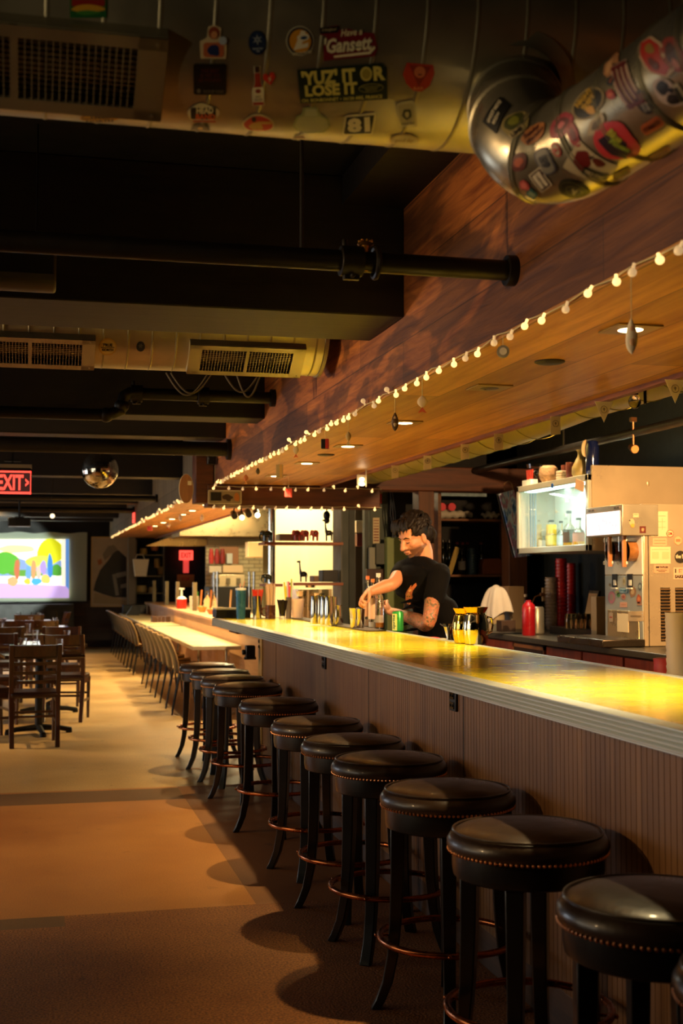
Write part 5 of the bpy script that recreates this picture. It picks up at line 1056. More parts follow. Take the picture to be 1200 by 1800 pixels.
# bottles
CGB = glass('bar_bottle_glass', '#ffffff')
def barbottle(u, vb, vt, w_, lab, label, cap, liq, labh=(.14, .62), neck=.36):
    q = onb(u, vb); m = mpp(q); return bottle('liquor_bottle', q, (vb-vt)*m, w_/2*m, CGB, label, cap=cap, lab=lab, liq=liq, neck=neck, labh=labh)
barbottle(646, 1102, 1013, 15, '#d89c74', 'orange labelled bottle with pourer, leftmost of three on the bar', '#c86a3c', ('#d0b090', .15), (.2, .52))
barbottle(655, 1104, 1018, 15, '#d8b496', 'middle clear bottle with peach label of three on the bar', '#b8783c', ('#d8d8d0', .12), (.18, .6))
barbottle(665, 1104, 1008, 18, None, 'ribbed clear bottle with white cap beside the can', '#d8d8cc', ('#d89028', .1))
q = onb(665, 1104); m = mpp(q)
for o in bpy.data.objects:
    if o.get('label', '').startswith('ribbed clear'):
        b = MB()
        for k in range(7): z = (.36+.04*k)*96*m; b.tube([(9.2*m*math.cos(a), 9.2*m*math.sin(a), z) for a in [j*pi/12 for j in range(24)]], .0016, 5, True)
        b.build('glass_ribs', CGB, o)
        b = MB().lathe([(9.2*m, .035), (9.25*m, .085), (9.2*m, .085)], n=24); b.build('clear_label', mat('faint_label', '#d8d4c8', .5, alpha=.35), o)
# soda can with writing
q = onb(699, 1111); m = mpp(q); h = 36*m; r = 10*m
t = thing('soda_can', 'green and pale soda can with lettering on the bar in front of the bartender', 'can', q)
GR = mat('can_green', '#2c8a3c', .3, metal=.4); cb = MB().lathe([(0, 0), (r*.75, 0), (r, h*.06), (r, h*.9), (r*.82, h*.98), (r*.8, h), (r*.76, h*.985), (0, h*.975)], n=40).build('can_body', GR, t)
def arc(b, a0, a1, z0, z1, rr, n=14):
    b.grid(lambda a, s: (rr*math.cos(a0+(a1-a0)*a), rr*math.sin(a0+(a1-a0)*a), z0+(z1-z0)*s), n, 2)
    return b
A0 = -pi/2-.27
arc(MB(), A0-1.35, A0-.15, h*.08, h*.88, r*1.006).build('pale_band', mat('can_pale', '#b8b060', .35), t)
bm = text_bm('Sprite', 1, .04, .1); xs = [v.co.x for v in bm.verts]; ys = [v.co.y for v in bm.verts]; cx = (max(xs)+min(xs))/2; cy = (max(ys)+min(ys))/2; W = max(xs)-min(xs); H_ = max(ys)-min(ys)
bmesh.ops.subdivide_edges(bm, edges=[e for e in bm.edges if e.calc_length() > .15], cuts=2); bmesh.ops.triangulate(bm, faces=bm.faces)
for v in bm.verts:
    zz = (v.co.x-cx)/W*h*.72+h*.48; aa = A0-.75-(v.co.y-cy)/H_*.8; v.co = (r*1.012*math.cos(aa), r*1.012*math.sin(aa), zz)
b = MB(); b.bm = bm; b.build('lettering', mat('can_dark_green', '#1c4a24', .4), t, smooth=False)
MB().lathe([(r*.8, h*.995), (r*.84, h*1.0), (r*.8, h*1.01)], n=30).build('rim', CHROME, t)
# golden barrel mugs
GOLD = mat('gold_mug_chrome', '#f0cc60', .1, metal=1, vary=.3, vs=14, bump=.15, bs=30)
SILV = mat('silver_mug_chrome', '#ece0c0', .1, metal=1, vary=.3, vs=14, bump=.15, bs=30)
def mug(u, vb, vt, w_, label, m_, handle):
    q = onb(u, vb); m = mpp(q); h = (vb-vt)*m; r = w_/2*m; t = thing('barrel_mug', label, 'mug', q)
    pr = [(0, 0), (r*.7, 0)]
    for k in range(13):
        z = h*(.02+.78*k/12); pr.append((r*(.80+.20*math.sin(pi*(k/12*.9+.05)))*(1+.014*(k % 3 == 0)), z))
    pr += [(r*.78, h*.82), (r*.72, h*.86), (r*.95, h*1.0), (r*.9, h*1.0), (r*.68, h*.86), (r*.65, h*.1), (0, h*.08)]
    MB().lathe(pr, n=18).build('barrel_body', m_, t, ang=20)
    MB().lathe([(r*.73, h*.855), (r*.96, h*1.002), (r*.93, h*1.004), (r*.70, h*.86)], n=28).build('gold_rim', mat('gold_rim', '#d8a828', .2, metal=1), t)
    a = handle; MB().tube([(r*math.cos(a)*k, r*math.sin(a)*k, h*z) for k, z in ((.8, .74), (1.2, .70), (1.3, .52), (1.2, .34), (.85, .28))], r*.09, 8).build('handle', m_, t); return t
mug(817, 1131, 1070, 44, 'gold faceted barrel mug, left and in front of the pair on the bar', GOLD, 1.3)
mug(836, 1133, 1068, 46, 'silver and gold barrel mug, right one of the pair on the bar', SILV, -.2)
t = thing('jigger', 'small steel double jigger behind the gold mug', 'jigger', (2.28, onX(788, 1100, 2.28).y, 1.071))
MB().lathe([(0, 0), (.022, 0), (.03, .002), (.012, .05), (.028, .11), (.05, .125), (.026, .108), (0, .06)], n=24).build('jigger_body', CHROME, t)
t = thing('tablet', 'lit tablet screen standing behind the gold mugs', 'tablet', onX(836, 1085, 3.05)); zz = t.location.z
MB().bb((-.01, -.17, -.06), (.01, .17, .06)).build('case', OUT, t, bev=.004)
MB().bb((-.013, -.16, -.052), (-.01, .16, .052)).build('screen', abstract('tablet_screen', ['#2c6a9c', '#6aa0c0', '#c8d8a0', '#5a8a3c', '#c8c070'], (4, 4, 8)), t)
MB().bb((0, -.02, -(zz-1.0)+.03), (.03, .02, -.05)).bb((-.06, -.08, -(zz-.885)), (.08, .08, -(zz-.885)+.02)).cyl((.015, 0, -(zz-.9)), (.015, 0, -.05), .015, n=10).build('stand', OUT, t)
tag(MB().bb((2.9, t.location.y-.3, 0), (3.3, t.location.y+.3, .884)).build('service_cabinet', mat('service_dark', '#15110d', .6), bev=.01), 'dark low cabinet behind the bar under the lit tablet', 'cabinet')
# cups and straws at the bar's far end
def cyl_item(name, u, vb, vt, w0, w1, m_, label, cat, z=None, parts=None):
    q = onb(u, vb) if z is None else onZ(u, vb, z)+Vector((0, 0, .001)); m = mpp(q); h = (vb-vt)*m
    t = thing(name, label, cat, q); MB().lathe([(0, 0), (w0/2*m, 0), (w1/2*m, h), (w1/2*m*.93, h), (w0/2*m*.93, h*.04), (0, h*.04)], n=28).build('body', m_, t); return t, m, h
t, m, h = cyl_item('travel_tumbler', 423, 1088, 1038, 15, 19, mat('teal_tumbler', '#2c5c70', .3, metal=.3), 'tall teal blue tumbler with white lid and straws on the bar end', 'tumbler')
MB().lathe([(0, h), (9.8*m, h), (9.8*m, h+4*m), (0, h+5*m)], n=28).build('lid', WHITEP, t); MB().cyl((2*m, 0, h), (7*m, 0, h+16*m), m, n=8).cyl((-1*m, 0, h), (-1*m, 0, h+12*m), 1.2*m, n=8).build('straws', mat('pink_straw', '#d8a080', .5), t)
t, m, h = cyl_item('steel_cup', 452, 1088, 1048, 15, 18, MIRS, 'tall steel cup packed with red straws', 'cup')
rg = random.Random(3); b = MB()
for k in range(46): a = rg.uniform(0, 6.28); r = 9*math.sqrt(rg.random()); b.cyl((r*.8*m*math.cos(a), r*.8*m*math.sin(a), h*.6), (r*1.15*m*math.cos(a), r*1.15*m*math.sin(a), h+(9+rg.uniform(0, 3))*m), .7*m, n=5)
o = b.build('red_straws', mat('straw_red', '#d03420', .45), t); o['kind'] = 'stuff'
t, m, h = cyl_item('brown_mug', 475, 1088, 1064, 18, 18, mat('brown_glazed_mug', '#4a2414', .25, vary=.5, vs=40, bump=.4, bs=60), 'brown patterned mug filled with pale wooden skewers', 'mug')
b = MB()
for k in range(46): a = rg.uniform(0, 6.28); r = 8*math.sqrt(rg.random()); b.cyl((r*.8*m*math.cos(a), r*.8*m*math.sin(a), h*.5), (r*1.12*m*math.cos(a), r*1.12*m*math.sin(a), h+(34+rg.uniform(0, 4))*m), .55*m, n=5)
o = b.build('skewers', mat('skewer_pale', '#cfa884', .6), t); o['kind'] = 'stuff'
MB().tube([(-8*m, 0, h*.8), (-14*m, 0, h*.75), (-16*m, 0, h*.5), (-13*m, 0, h*.25), (-8*m, 0, h*.2)], 1.5*m, 8).build('handle', mat('brown_glazed_mug'), t)
t, m, h = cyl_item('jar', 496, 1088, 1064, 11, 12, CGB, 'clear glass jar packed with short black straws', 'jar')
b = MB()
for k in range(60): a = rg.uniform(0, 6.28); r = 10*math.sqrt(rg.random()); b.cyl((r*.4*m*math.cos(a), r*.4*m*math.sin(a), h*.2), (r*1.05*m*math.cos(a), r*1.05*m*math.sin(a), h+(7+rg.uniform(0, 3))*m), .8*m, n=5)
o = b.build('black_straws', mat('straw_black', '#1c100c', .4), t); o['kind'] = 'stuff'
t, m, h = cyl_item('metal_caddy', 507, 1088, 1050, 9, 10, mat('caddy_dark', '#5a4c44', .4), 'dark tall cup holding bright coloured straws', 'cup')
for k, c in enumerate(('#d8c020', '#e0d040', '#c8b8c8', '#d86a70', '#e05050', '#a8b040', '#d8d0d0')):
    MB().cyl(((k-3)*1.1*m, 0, h*.3), ((k-3)*2.6*m, 0, h+(20+rg.uniform(-4, 14))*m), 1.3*m, n=8).build('straw', sm(c, .4), t)
t, m, h = cyl_item('plastic_cup', 523, 1088, 1053, 17, 23, mat('frosted_cup', '#d8b8a0', .4, trans=.25, rough=.4) if False else mat('frosted_cup', '#dcb89c', .4, alpha=.85), 'frosted plastic cup of pinkish drink on the bar end', 'cup')
MB().lathe([(0, m), (8*m, m), (9.5*m, h*.7), (0, h*.7)], n=24).build('pink_drink', mat('pink_drink', '#d8745c', .3), t)
q = onb(407, 1086); m = mpp(q)
t = thing('black_tray_box', 'black lidded box with pale top at the far left end of the bar', 'box', (q.x, q.y, q.z))
MB().bb((-29*m, -.05, 0), (32*m, .18, 14*m)).build('box', OUT, t, bev=.004); MB().bb((-29*m, -.05, 14*m), (32*m, .18, 17*m)).build('lid', mat('cream_lid', '#d8cca8', .4), t, bev=.003)
tag(MB().bb((1.95, 9.75, HB+.001), (2.15, 10.5, HB+.012)).build('drip_mat', mat('dark_mat', '#20180f', .5)), 'dark narrow mat at the far corner of the bar', 'mat') if False else None
# bits behind rail near bartender
for u, v, c, l in ((760, 1120, '#a8161c', 'red plastic garnish box behind the bar rail by the bartender'), (776, 1117, '#c8b090', 'small cream dish behind the bar rail beside the red box')):
    q = onZ(u, v, 1.085); tag(MB().bb((-.03, -.05, 0), (.03, .05, .03)).build('garnish_box' if c[1] == 'a' else 'dish', sm(c, .4), loc=(2.3, onX(u, v, 2.3).y, 1.075), bev=.004), l, 'box')
tag(MB().bb((2.25, 3.0, .9), (2.31, 9.3, 1.07)).build('speed_rack', mat('rack_steel', '#4c4236', .35, metal=.8), bev=.003), 'dark steel rail rack along the bartender side of the bar', 'rack')
# kitchen ledge items (ledge z .95)
# ================================================================ kitchen counter, low tables and chairs
PEA = wood('peach_plywood', '#b07a48', '#cf9a62', 'Y', .5, scale=4)
LED = .95
t = thing('kitchen_counter', 'long plywood fronted kitchen counter behind the low white tables', 'counter')
MB().bb((2.13, 9.6, 0), (2.2, 25.5, LED-.03)).build('front_panel', PEA, t)
MB().bb((2.11, 10.62, LED-.03), (2.9, 25.5, LED)).build('counter_top', wood('ledge_top', '#b8865a', '#d8a878', 'Y', .4), t, bev=.003)
MB().bb((2.2, 10.7, 0), (2.75, 25.5, LED-.031)).build('counter_body', mat('counter_dark', '#3a2a1c', .6), t)
WT = mat('cream_table_top', '#c0aa7c', .35, vary=.06); ALE = mat('table_edge_metal', '#b8b09c', .35, metal=.6)
for i, (ya, yb, l) in enumerate(((13.25, 18.55, 'long low cream topped table with metal edge, near one beyond the bar'), (19.0, 25.2, 'long low cream topped table, far one by the back wall'))):
    t = thing('communal_table', l, 'table', (0, 0, 0))
    MB().bb((1.605, ya, .70), (2.105, yb, .74)).build('table_top', WT, t, bev=.006)
    MB().bb((1.597, ya-.006, .698), (1.604, yb, .736)).bb((1.597, ya-.008, .698), (2.105, ya-.001, .736)).build('metal_edge', ALE, t, bev=.002)
    for y in (ya+.3, (ya+yb)/2, yb-.3):
        MB().cyl((2.0, y, 0), (2.0, y, .70), .025, n=14).cyl((2.0, y, 0), (2.0, y, .02), .09, n=24).build('leg', CHROME, t)
    for k in range(1, 6):
        y = ya+(yb-ya)*k/6; MB().bb((1.61, y-.004, .7402), (2.10, y+.004, .7408)).build('top_joint', mat('joint_brown', '#8a6a40', .5), t, smooth=False)
# low chairs
SHO = mat('chair_shell_grey', '#3f3c36', .35, coat=.2); SHI = mat('chair_inner_tan', '#8a6a42', .45); SLE = mat('black_chair_leg', '#16140f', .35)
def low_chair():
    t = thing('shell_chair', 'x', 'chair', group='shell chairs at the long low tables')
    def f(a, s, o=0):   # back curved shell, facing +x
        y = (a-.5)*.42*(1-.15*s); bow = .05*(1-(2*(a-.5))**2)
        return (-.20-.10*s*s-bow+.06-o-.02*s, y, .44+.36*s)
    b = MB(); b.grid(lambda a, s: f(a, s, .012), 12, 10); b.build('back_outer', SHO, t)
    b = MB(); b.grid(lambda a, s: f(a, s, 0), 12, 10)
    b.build('back_inner', SHI, t)
    b = MB(); E = [f(0, s/10, .006) for s in range(11)] + [f(a/12, 1, .006) for a in range(1, 13)] + [f(1, 1-s/10, .006) for s in range(1, 11)]
    b.tube(E, .007, 6); b.build('shell_edge', SHI, t)
    MB().grid(lambda a, s: (-.19+.40*s, (a-.5)*.42*(1-.1*s), .44+.02*(2*(a-.5))**2-.015*math.sin(pi*s)), 10, 10).grid(lambda a, s: (-.19+.40*s, (a-.5)*.42*(1-.1*s), .425+.02*(2*(a-.5))**2-.015*math.sin(pi*s)), 10, 10).build('seat', SHI, t)
    for sx, sy in ((-1, -1), (-1, 1), (1, -1), (1, 1)):
        MB().cyl((sx*.14, sy*.15, .43), (sx*.20-.02, sy*.2, 0), .013, .009, 10).build('leg', SLE, t)
    return t
lc0 = low_chair(); n = 0
for gi, (ya, yb, c) in enumerate(((13.75, 17.7, 7), (19.3, 25.0, 9))):
    for i in range(c):
        y = ya+(yb-ya)*i/(c-1); o = lc0 if n == 0 else dup(lc0)
        o.location = (1.66, y, 0); o.rotation_euler.z = R_(-6 if gi == 0 else -4)
        o['label'] = 'low dark shell chair, %s from the camera at the %s long low table' % (ORD[i], 'near' if gi == 0 else 'far'); n += 1
# table clutter
def ont(u, v, z=.742): return onZ(u, v, z)+Vector((0, 0, .001))
t = thing('napkin_caddy', 'dark wooden napkin caddy with steel rack on the near low table', 'caddy', (1.93, ont(310, 1093).y, .742)); MB().bb((-.14, -.12, 0), (.14, .12, .09)).build('wooden_box', mat('caddy_wood', '#4a2a14', .5), t, bev=.004)
b = MB()
for k in range(3): b.tube([(-.06+k*.06, -.14, .0), (-.06+k*.06, -.14, .09), (-.06+k*.06, -.12, .1)], .005, 6)
b.build('wire_rack', CHROME, t)
t = thing('napkin_caddy', 'small dark caddy on the far low table by the black crate', 'caddy', (1.75, 23.8, .742)); MB().prism([(-.12, 0), (.12, 0), (.08, .17), (-.0, .17)], lambda a, z: (a, -.08, z), lambda a, z: (a, .08, z)).build('stand', OUT, t, bev=.004)
tag(MB().bb((-.22, -.2, 0), (.22, .2, .17)).build('black_crate', OUT, loc=(1.86, 24.8, .742), bev=.006), 'black crate at the far end of the low tables', 'crate')
# ledge items
def onl(u, v): return onZ(u, v, LED)+Vector((0, 0, .001))
def lm(u, v): q = onl(u, v); return q, mpp(q)
q, m = lm(319, 1070); t = thing('ketchup_bottle', 'white pump bottle with red sauce on the kitchen ledge', 'bottle', q)
MB().lathe([(0, 0), (8.5*m, 0), (9*m, 2*m), (9*m, 17*m), (4*m, 21*m), (0, 21*m)], n=24).build('body', mat('ketchup_red', '#b8281c', .35), t)
MB().lathe([(9.1*m, 17*m), (5*m, 21.5*m), (0, 21.5*m)], n=24).lathe([(0, 21*m), (2*m, 21*m), (1.6*m, 34*m), (0, 34*m)], n=12).box((0, 0, 35*m), (9*m, 3*m, 3*m)).build('pump', WHITEP, t)
def simple(name, u, v, vt, w_, c, label, cat='bottle', m_=None, neck=True):
    q, m = lm(u, v); h = (v-vt)*m; r = w_/2*m; t = thing(name, label, cat, q)
    MB().lathe([(0, 0), (r, 0), (r, h*.5), (r*.35, h*.72), (r*.35, h*.9), (r*.5, h), (0, h)] if neck else [(0, 0), (r*.9, 0), (r, h), (0, h)], n=18).build('body', m_ or sm(c, .4), t); return t
simple('ceramic_crock', 341, 1072, 1048, 17, '#c8c0a8', 'white crock of utensils on the kitchen ledge', 'crock', neck=False)
CC = glass('carafe_glass', '#fff8e8')
simple('carafe', 364, 1072, 1039, 13, '', 'clear glass carafe on the ledge, left of the two', 'carafe', CC); simple('carafe', 375, 1070, 1040, 12, '', 'clear glass carafe on the ledge, right of the two', 'carafe', CC)
simple('green_bottle', 392, 1066, 1033, 9, '#3c8a34', 'slim green bottle on the ledge left of the teal tumbler', 'bottle'); simple('green_bottle', 347, 1066, 1040, 7, '#4c8a3c', 'small green bottle behind the orange tongs on the ledge')
simple('dark_jar', 402, 1066, 1046, 10, '#2c1c14', 'small dark jar of utensils on the ledge beside the green bottle', 'jar', neck=False)
for u, v, c, l in ((355, 1076, '#c88a3c', 'orange plate of garnish on the ledge below the carafes'), (372, 1080, '#c8743c', 'orange bowl on the ledge right of the plate'), (388, 1078, '#b89a6a', 'tan bowl on the ledge before the black tray box')):
    q, m = lm(u, v); t = thing('serving_bowl', l, 'bowl', q); MB().lathe([(0, 0), (5*m, 0), (9*m, 9*m), (8.4*m, 9*m), (4.5*m, 2*m), (0, 2*m)], n=20).build('bowl', sm(c, .5), t)
    b = MB(); rg = random.Random(u)
    for k in range(7): b.sph((rg.uniform(-5, 5)*m, rg.uniform(-5, 5)*m, 8*m), 2.6*m, 8, 6)
    o = b.build('garnish', sm('#c8a050' if u != 355 else '#6a8a3c', .6), t); o['kind'] = 'stuff'
for u, c, l in ((352, '#c8783c', 'orange wooden spoon standing left of the carafes'), (369, '#b86a34', 'orange spoon handle between the two carafes'), (404, '#c89a64', 'tan wooden tongs standing in the dark jar')):
    q, m = lm(u, 1073); tag(MB().cyl((0, 0, 0), (.02, 0, 36*m), 1.6*m, n=8).build('wooden_spoon', sm(c, .5), loc=q), l, 'spoon')
# ---------------- kitchen interior
TILE = mat('cream_kitchen_wall', '#d8c48c', .4)
KY = 21.0
struct(MB().bb((3.1, 23.5, 0), (4.6, 23.6, 3.1)).build('trim_2', TILE, smooth=False))
HOODM = mat('golden_hood_steel', '#cdb488', .3, metal=.92, bump=.06, bs=3)
t = thing('exhaust_hood', 'large stainless exhaust hood over the kitchen line', 'hood')
A = onX(308, 905, 3.2)
xa = onY(310, 900, 22).x; xb = onY(465, 900, 22).x; z1 = onY(400, 943, 22).z
MB().bb((max(xa, 2.41), 22.0, z1), (4.55, 23.4, 3.05)).build('hood_box', HOODM, t, bev=.01)
xa2 = onY(256, 950, 23.8).x; zq = onY(300, 944, 23.8).z; zq0 = onY(300, 960, 23.8).z
MB().bb((2.45, 23.9, zq), (3.05, 26.0, 3.05)).build('rear_hood', HOODM, t)
MB().prism([(xa2, zq0), (xa2+.45, zq), (3.6, zq), (3.6, zq0)], lambda a, z: (a, 23.75 if a < 3.1 else 23.75, z), lambda a, z: (a, 23.85, z)).build('hood_lip', HOODM, t)
# dark recess with glowing red strip + stop-like sign
xa = onY(287, 1000, 26.7).x; xb = onY(358, 1000, 26.7).x; zt_ = onY(300, 958, 26.7).z
tag(MB().bb((xa, 26.7, 0), (xb, 26.9, zt_)).build('dark_kitchen_door', mat('kitchen_black', '#080605', .6)), 'black kitchen doorway panel behind the red exit light', 'door panel')
p = onY(327, 976, 26.5); t = thing('red_light_sign', 'glowing red kitchen exit sign with its red reflection strip below', 'exit sign', p); m = mpp(p)
MB().bb((-12*m, -.02, -8.5*m), (12*m, .02, 8.5*m)).build('sign_box', RED, t); flat_text('EXIT', mat('exit_dim', '#8a100c', .5), t, (0, -.022, 0), (1, 0, 0), (0, 0, 1), 9*m, 18*m, bold=.02)
MB().bb((-5*m, .0, -31*m), (5*m, .015, -8.5*m)).build('glowing_red_strip', mat('red_strip', '#d8201c', .5, emit=(1, .08, .06), es=.7), t)  # red reflection below the sign, made as a strip that glows itself
p = onY(326, 1021, 26.69); t = thing('paper_sign', 'tan paper sign with red lettering below the red exit sign', 'sign', p); m = mpp(p)
MB().bb((-15*m, 0, -11*m), (15*m, .01, 11*m)).build('sheet', mat('kraft_sheet', '#a8823c', .7), t); flat_text('STOP', mat('stop_red', '#a82c1c', .5), t, (0, -.002, 3*m), (1, 0, 0), (0, 0, 1), 6*m, 14*m, bold=.04)
# post left of kitchen, steel columns
xa = onY(231, 1000, 26).x
tag(MB().bb((xa-.07, 25.9, 0), (xa+.07, 26.1, 2.24)).build('steel_post', mat('grey_post', '#6a6252', .5)), 'grey square post at the far end of the kitchen counter', 'post')
t = thing('storage_rack', 'dark wire storage rack with utensils left of the kitchen doorway', 'rack', (onY(262, 1000, 26.4).x, 26.4, 0)); m = mpp((2, 26.4, 1))
for v in (975, 1012, 1042, 1062):
    z = onY(262, v, 26.4).z; MB().bb((-24*m, -.2, z-.02), (24*m, .2, z)).build('shelf', mat('rack_shelf', '#8a7a50', .5), t)
for x in (-24*m, 24*m): MB().bb((x-.015, -.2, 0), (x+.015, .2, 2.2)).build('post', mat('grey_post', '#6a6252', .5), t)
MB().bb((-24*m, .2, .5), (24*m, .22, 2.3)).build('back_panel', DARK, t)
p = onY(246, 998, 25.5); o = MB().prism([(-.1, -.17), (.12, -.17), (.17, .17), (-.14, .17)], lambda a, z: (a, -.08, z), lambda a, z: (a, .08, z)).tube([(-.1, 0, .17), (-.06, 0, .26), (.05, 0, .26), (.09, 0, .17)], .008, 6).build('white_bag', mat('lit_white_bag', '#e8e0c0', .6), loc=p, bev=.02); tag(o, 'white cloth bag hanging at the kitchen rack', 'bag')
rg = random.Random(12)
for u, v, w_, h_, c, nm, l in [(272, 962, 14, 12, '#b8641c', 'orange_bundle', 'orange bundle at the top of the kitchen rack'), (276, 990, 12, 16, '#a08a5a', 'metal_pot', 'tall metal pot on the kitchen rack'), (252, 970, 14, 12, '#c8a850', 'paper_pile', 'yellow paper pile on the rack top'), (248, 1035, 22, 12, '#c8b070', 'plate_stack', 'stack of pale plates on the lower rack shelf'), (268, 1037, 16, 10, '#a88a50', 'food_tray', 'tan food tray on the lower rack shelf'), (282, 1003, 12, 14, '#7a6238', 'tin_box', 'brown tin on the rack beside the metal pot')]:
    p = onY(u, v, 26.3); m = mpp(p); tag(MB().lathe([(0, -h_/2*m), (w_*.4*m, -h_/2*m), (w_*.5*m, 0), (w_*.42*m, h_/2*m), (0, h_/2*m)], n=14).build(nm, sm(c, .5), loc=p), l, nm.split('_')[1])
# sneeze glass posts
for i, u in enumerate((271, 293, 312, 342)):
    p = onZ(u, 1062-i*0, LED); p = onX(u, 1060+i, 2.3); t = thing('counter_post', 'riveted steel post on the kitchen counter, %s from the left' % ORD[i], 'post', (2.3, p.y, LED+.001))
    MB().bb((-.03, -.03, 0), (.03, .03, .42)).build('post_body', mat('post_steel', '#7a6c50', .35, metal=.6), t)
    b = MB()
    for k in range(4): b.sph((-.03, 0, .08+k*.1), .009, 8, 6)
    b.build('rivets', CHROME, t)
# shelves of kitchen boxes centre
xa = onY(362, 1000, 22.5).x; xb = onY(462, 1000, 22.5).x
t = thing('white_brick_wall', 'white brick kitchen wall section behind the shelves', 'wall panel'); 
def brickmat():
    m = bpy.data.materials.new('white_brick'); m.use_nodes = True; nt = m.node_tree; b = nt.nodes['Principled BSDF']; N = nt.nodes.new
    tc = N('ShaderNodeTexCoord'); sp = N('ShaderNodeSeparateXYZ'); cb = N('ShaderNodeCombineXYZ'); L = nt.links.new; L(tc.outputs['Object'], sp.inputs[0]); L(sp.outputs[0], cb.inputs[0]); L(sp.outputs[2], cb.inputs[1])
    br = N('ShaderNodeTexBrick'); L(cb.outputs[0], br.inputs[0]); br.inputs['Scale'].default_value = 1; br.inputs['Brick Width'].default_value = .2; br.inputs['Row Height'].default_value = .07; br.inputs['Mortar Size'].default_value = .006
    br.inputs['Color1'].default_value = lin('#c8b890'); br.inputs['Color2'].default_value = lin('#b8a478'); br.inputs['Mortar'].default_value = lin('#7a6a4c'); L(br.outputs[0], b.inputs['Base Color']); return m
MB().bb((xa, 22.5, 0), (xb, 22.6, onY(400, 958, 22.5).z)).build('brick_panel', brickmat(), t, smooth=False)
def kshelf(u0, u1, v, Y, lbl, col=None, th=5):
    a = onY(u0, v, Y); b_ = onY(u1, v, Y); m = mpp(a); return tag(MB().bb((a.x, Y-.15, a.z-th*m), (b_.x, Y+.2, a.z)).build('wall_shelf', col or wood('kitchen_shelf', '#8a4a26', '#a8643a', 'X', .5), bev=.004), lbl, 'shelf')
MS = mat('kitchen_metal_shelf', '#a89a78', .35, metal=.5)
kshelf(365, 425, 992, 22.1, 'upper metal shelf on the white brick kitchen wall', MS, 2)
kshelf(365, 432, 1008, 22.1, 'lower metal shelf on the white brick kitchen wall', MS, 2)
def kbox(name, u, vb, vt, w_, Y, c, label, cat='box', m_=None, dep=.2):
    p = onY(u, vb, Y); m = mpp(p); return tag(MB().bb((-w_/2*m, -dep/2, .001), (w_/2*m, dep/2, (vb-vt)*m)).build(name, m_ or sm(c, .5), loc=p, bev=.006), label, cat)
kbox('food_containers', 402, 992, 961, 34, 22.0, '#8a5a34', 'brown board leaning above the upper kitchen shelf', 'board', None, .04)
kbox('utensil_bin', 402, 991, 973, 10, 21.95, '#a8a8a0', 'small grey bin on the upper kitchen shelf')
kbox('paper_plates', 408, 1007, 994, 36, 21.95, '#c8a880', 'wide stack of tan plates on the lower kitchen shelf')
kbox('paper_plates', 377, 1007, 995, 22, 21.95, '#b8a890', 'small pale stack of plates on the lower kitchen shelf')
kbox('dispenser_box', 446, 980, 953, 26, 14.2, '#c8b080', 'tan ticket printer box with vents hanging by the steel pole', 'printer')
p = onY(446, 966, 14.09); b = MB(); m = mpp(p)
for k in range(3): b.box((0, 0, (k-1)*4*m), (8*m, .004, 1.4*m))
tag(b.build('vent_plate', sm('#4a3a24'), loc=p), 'dark vent slots plate on the tan ticket printer', 'vent') if False else b.bm.free()
kbox('bain_marie', 400, 1031, 1010, 52, 21.4, '#b0a890', 'steel food warmer with three openings on the kitchen line', 'food warmer', STEEL, .5)
for i, u in enumerate((382, 401, 419)): kbox('warmer_cup', u, 1027, 1016, 7, 21.1, '#5a4c34', 'dark opening cup in front of the food warmer, %s from the left' % ORD[i], 'cup', None, .03)
kbox('kitchen_range', 400, 1075, 1031, 74, 20.9, '#14110e', 'black range front below the food warmer', 'range', None, .6)
for i, u in enumerate((376, 382, 438, 446)): 
    p = onY(u, 1031, 20.5); m = mpp(p); tag(MB().cyl((0, 0, -p.z), (0, 0, 26*m), 2.2*m, n=12).build('steel_tube', CHROME, loc=p), 'vertical chrome tube on the kitchen line, %s from the left' % ORD[i], 'tube')
p = onY(385, 991, 21.9); m = mpp(p)
for i, (du, c, l) in enumerate(((-14, '#a8342c', 'left'), (-4, '#8a2c28', 'middle'), (6, '#7a2820', 'right'))):
    tag(MB().lathe([(0, 0), (4*m, 0), (5*m, 10*m), (3*m, 26*m), (0, 26*m)], n=14).build('red_bottle', sm(c, .3), loc=p+Vector((du*m, 0, .003))), 'red topped bottle above the upper kitchen shelf, %s of three' % l, 'bottle')
# steel pole, shelf with animals
pz = onY(477, 1085, 12.3)
tag(MB().cyl((0, 0, 0), (0, 0, 1.9), .035, n=24).build('steel_pole', CHROME, loc=(onY(477, 1000, 12.3).x, 12.3, .951)), 'round chrome pole standing behind the end of the bar', 'pole')
S1 = kshelf(460, 597, 953, 12.1, 'upper wooden shelf with animal figures by the chrome pole')
S2 = kshelf(512, 597, 1024, 12.1, 'lower wooden shelf right of the chrome pole')
S3 = kshelf(462, 492, 1026, 12.1, 'short wooden shelf around the chrome pole')
tag(MB().bb((onY(597, 1000, 12.1).x-.012, 12.0, 0), (onY(597, 1000, 12.1).x, 12.35, 2.3)).build('shelf_support', mat('shelf_side_grey', '#5a5c50', .5)), 'grey upright carrying the right ends of the wooden shelves', 'upright')
LITW = mat('kitchen_lit_wall', '#ecdfb4', .5)
a = onY(484, 1000, 14.6); b_ = onY(600, 1000, 14.6)
tag(MB().bb((a.x, 14.6, 0), (b_.x+.3, 14.65, 2.4)).build('cream_partition', LITW, smooth=False), 'brightly lit cream partition behind the wooden shelves', 'partition')
kbox('storage_bin', 510, 951, 939, 46, 12.35, '#a89c74', 'grey tan bin on the upper wooden shelf', 'bin')
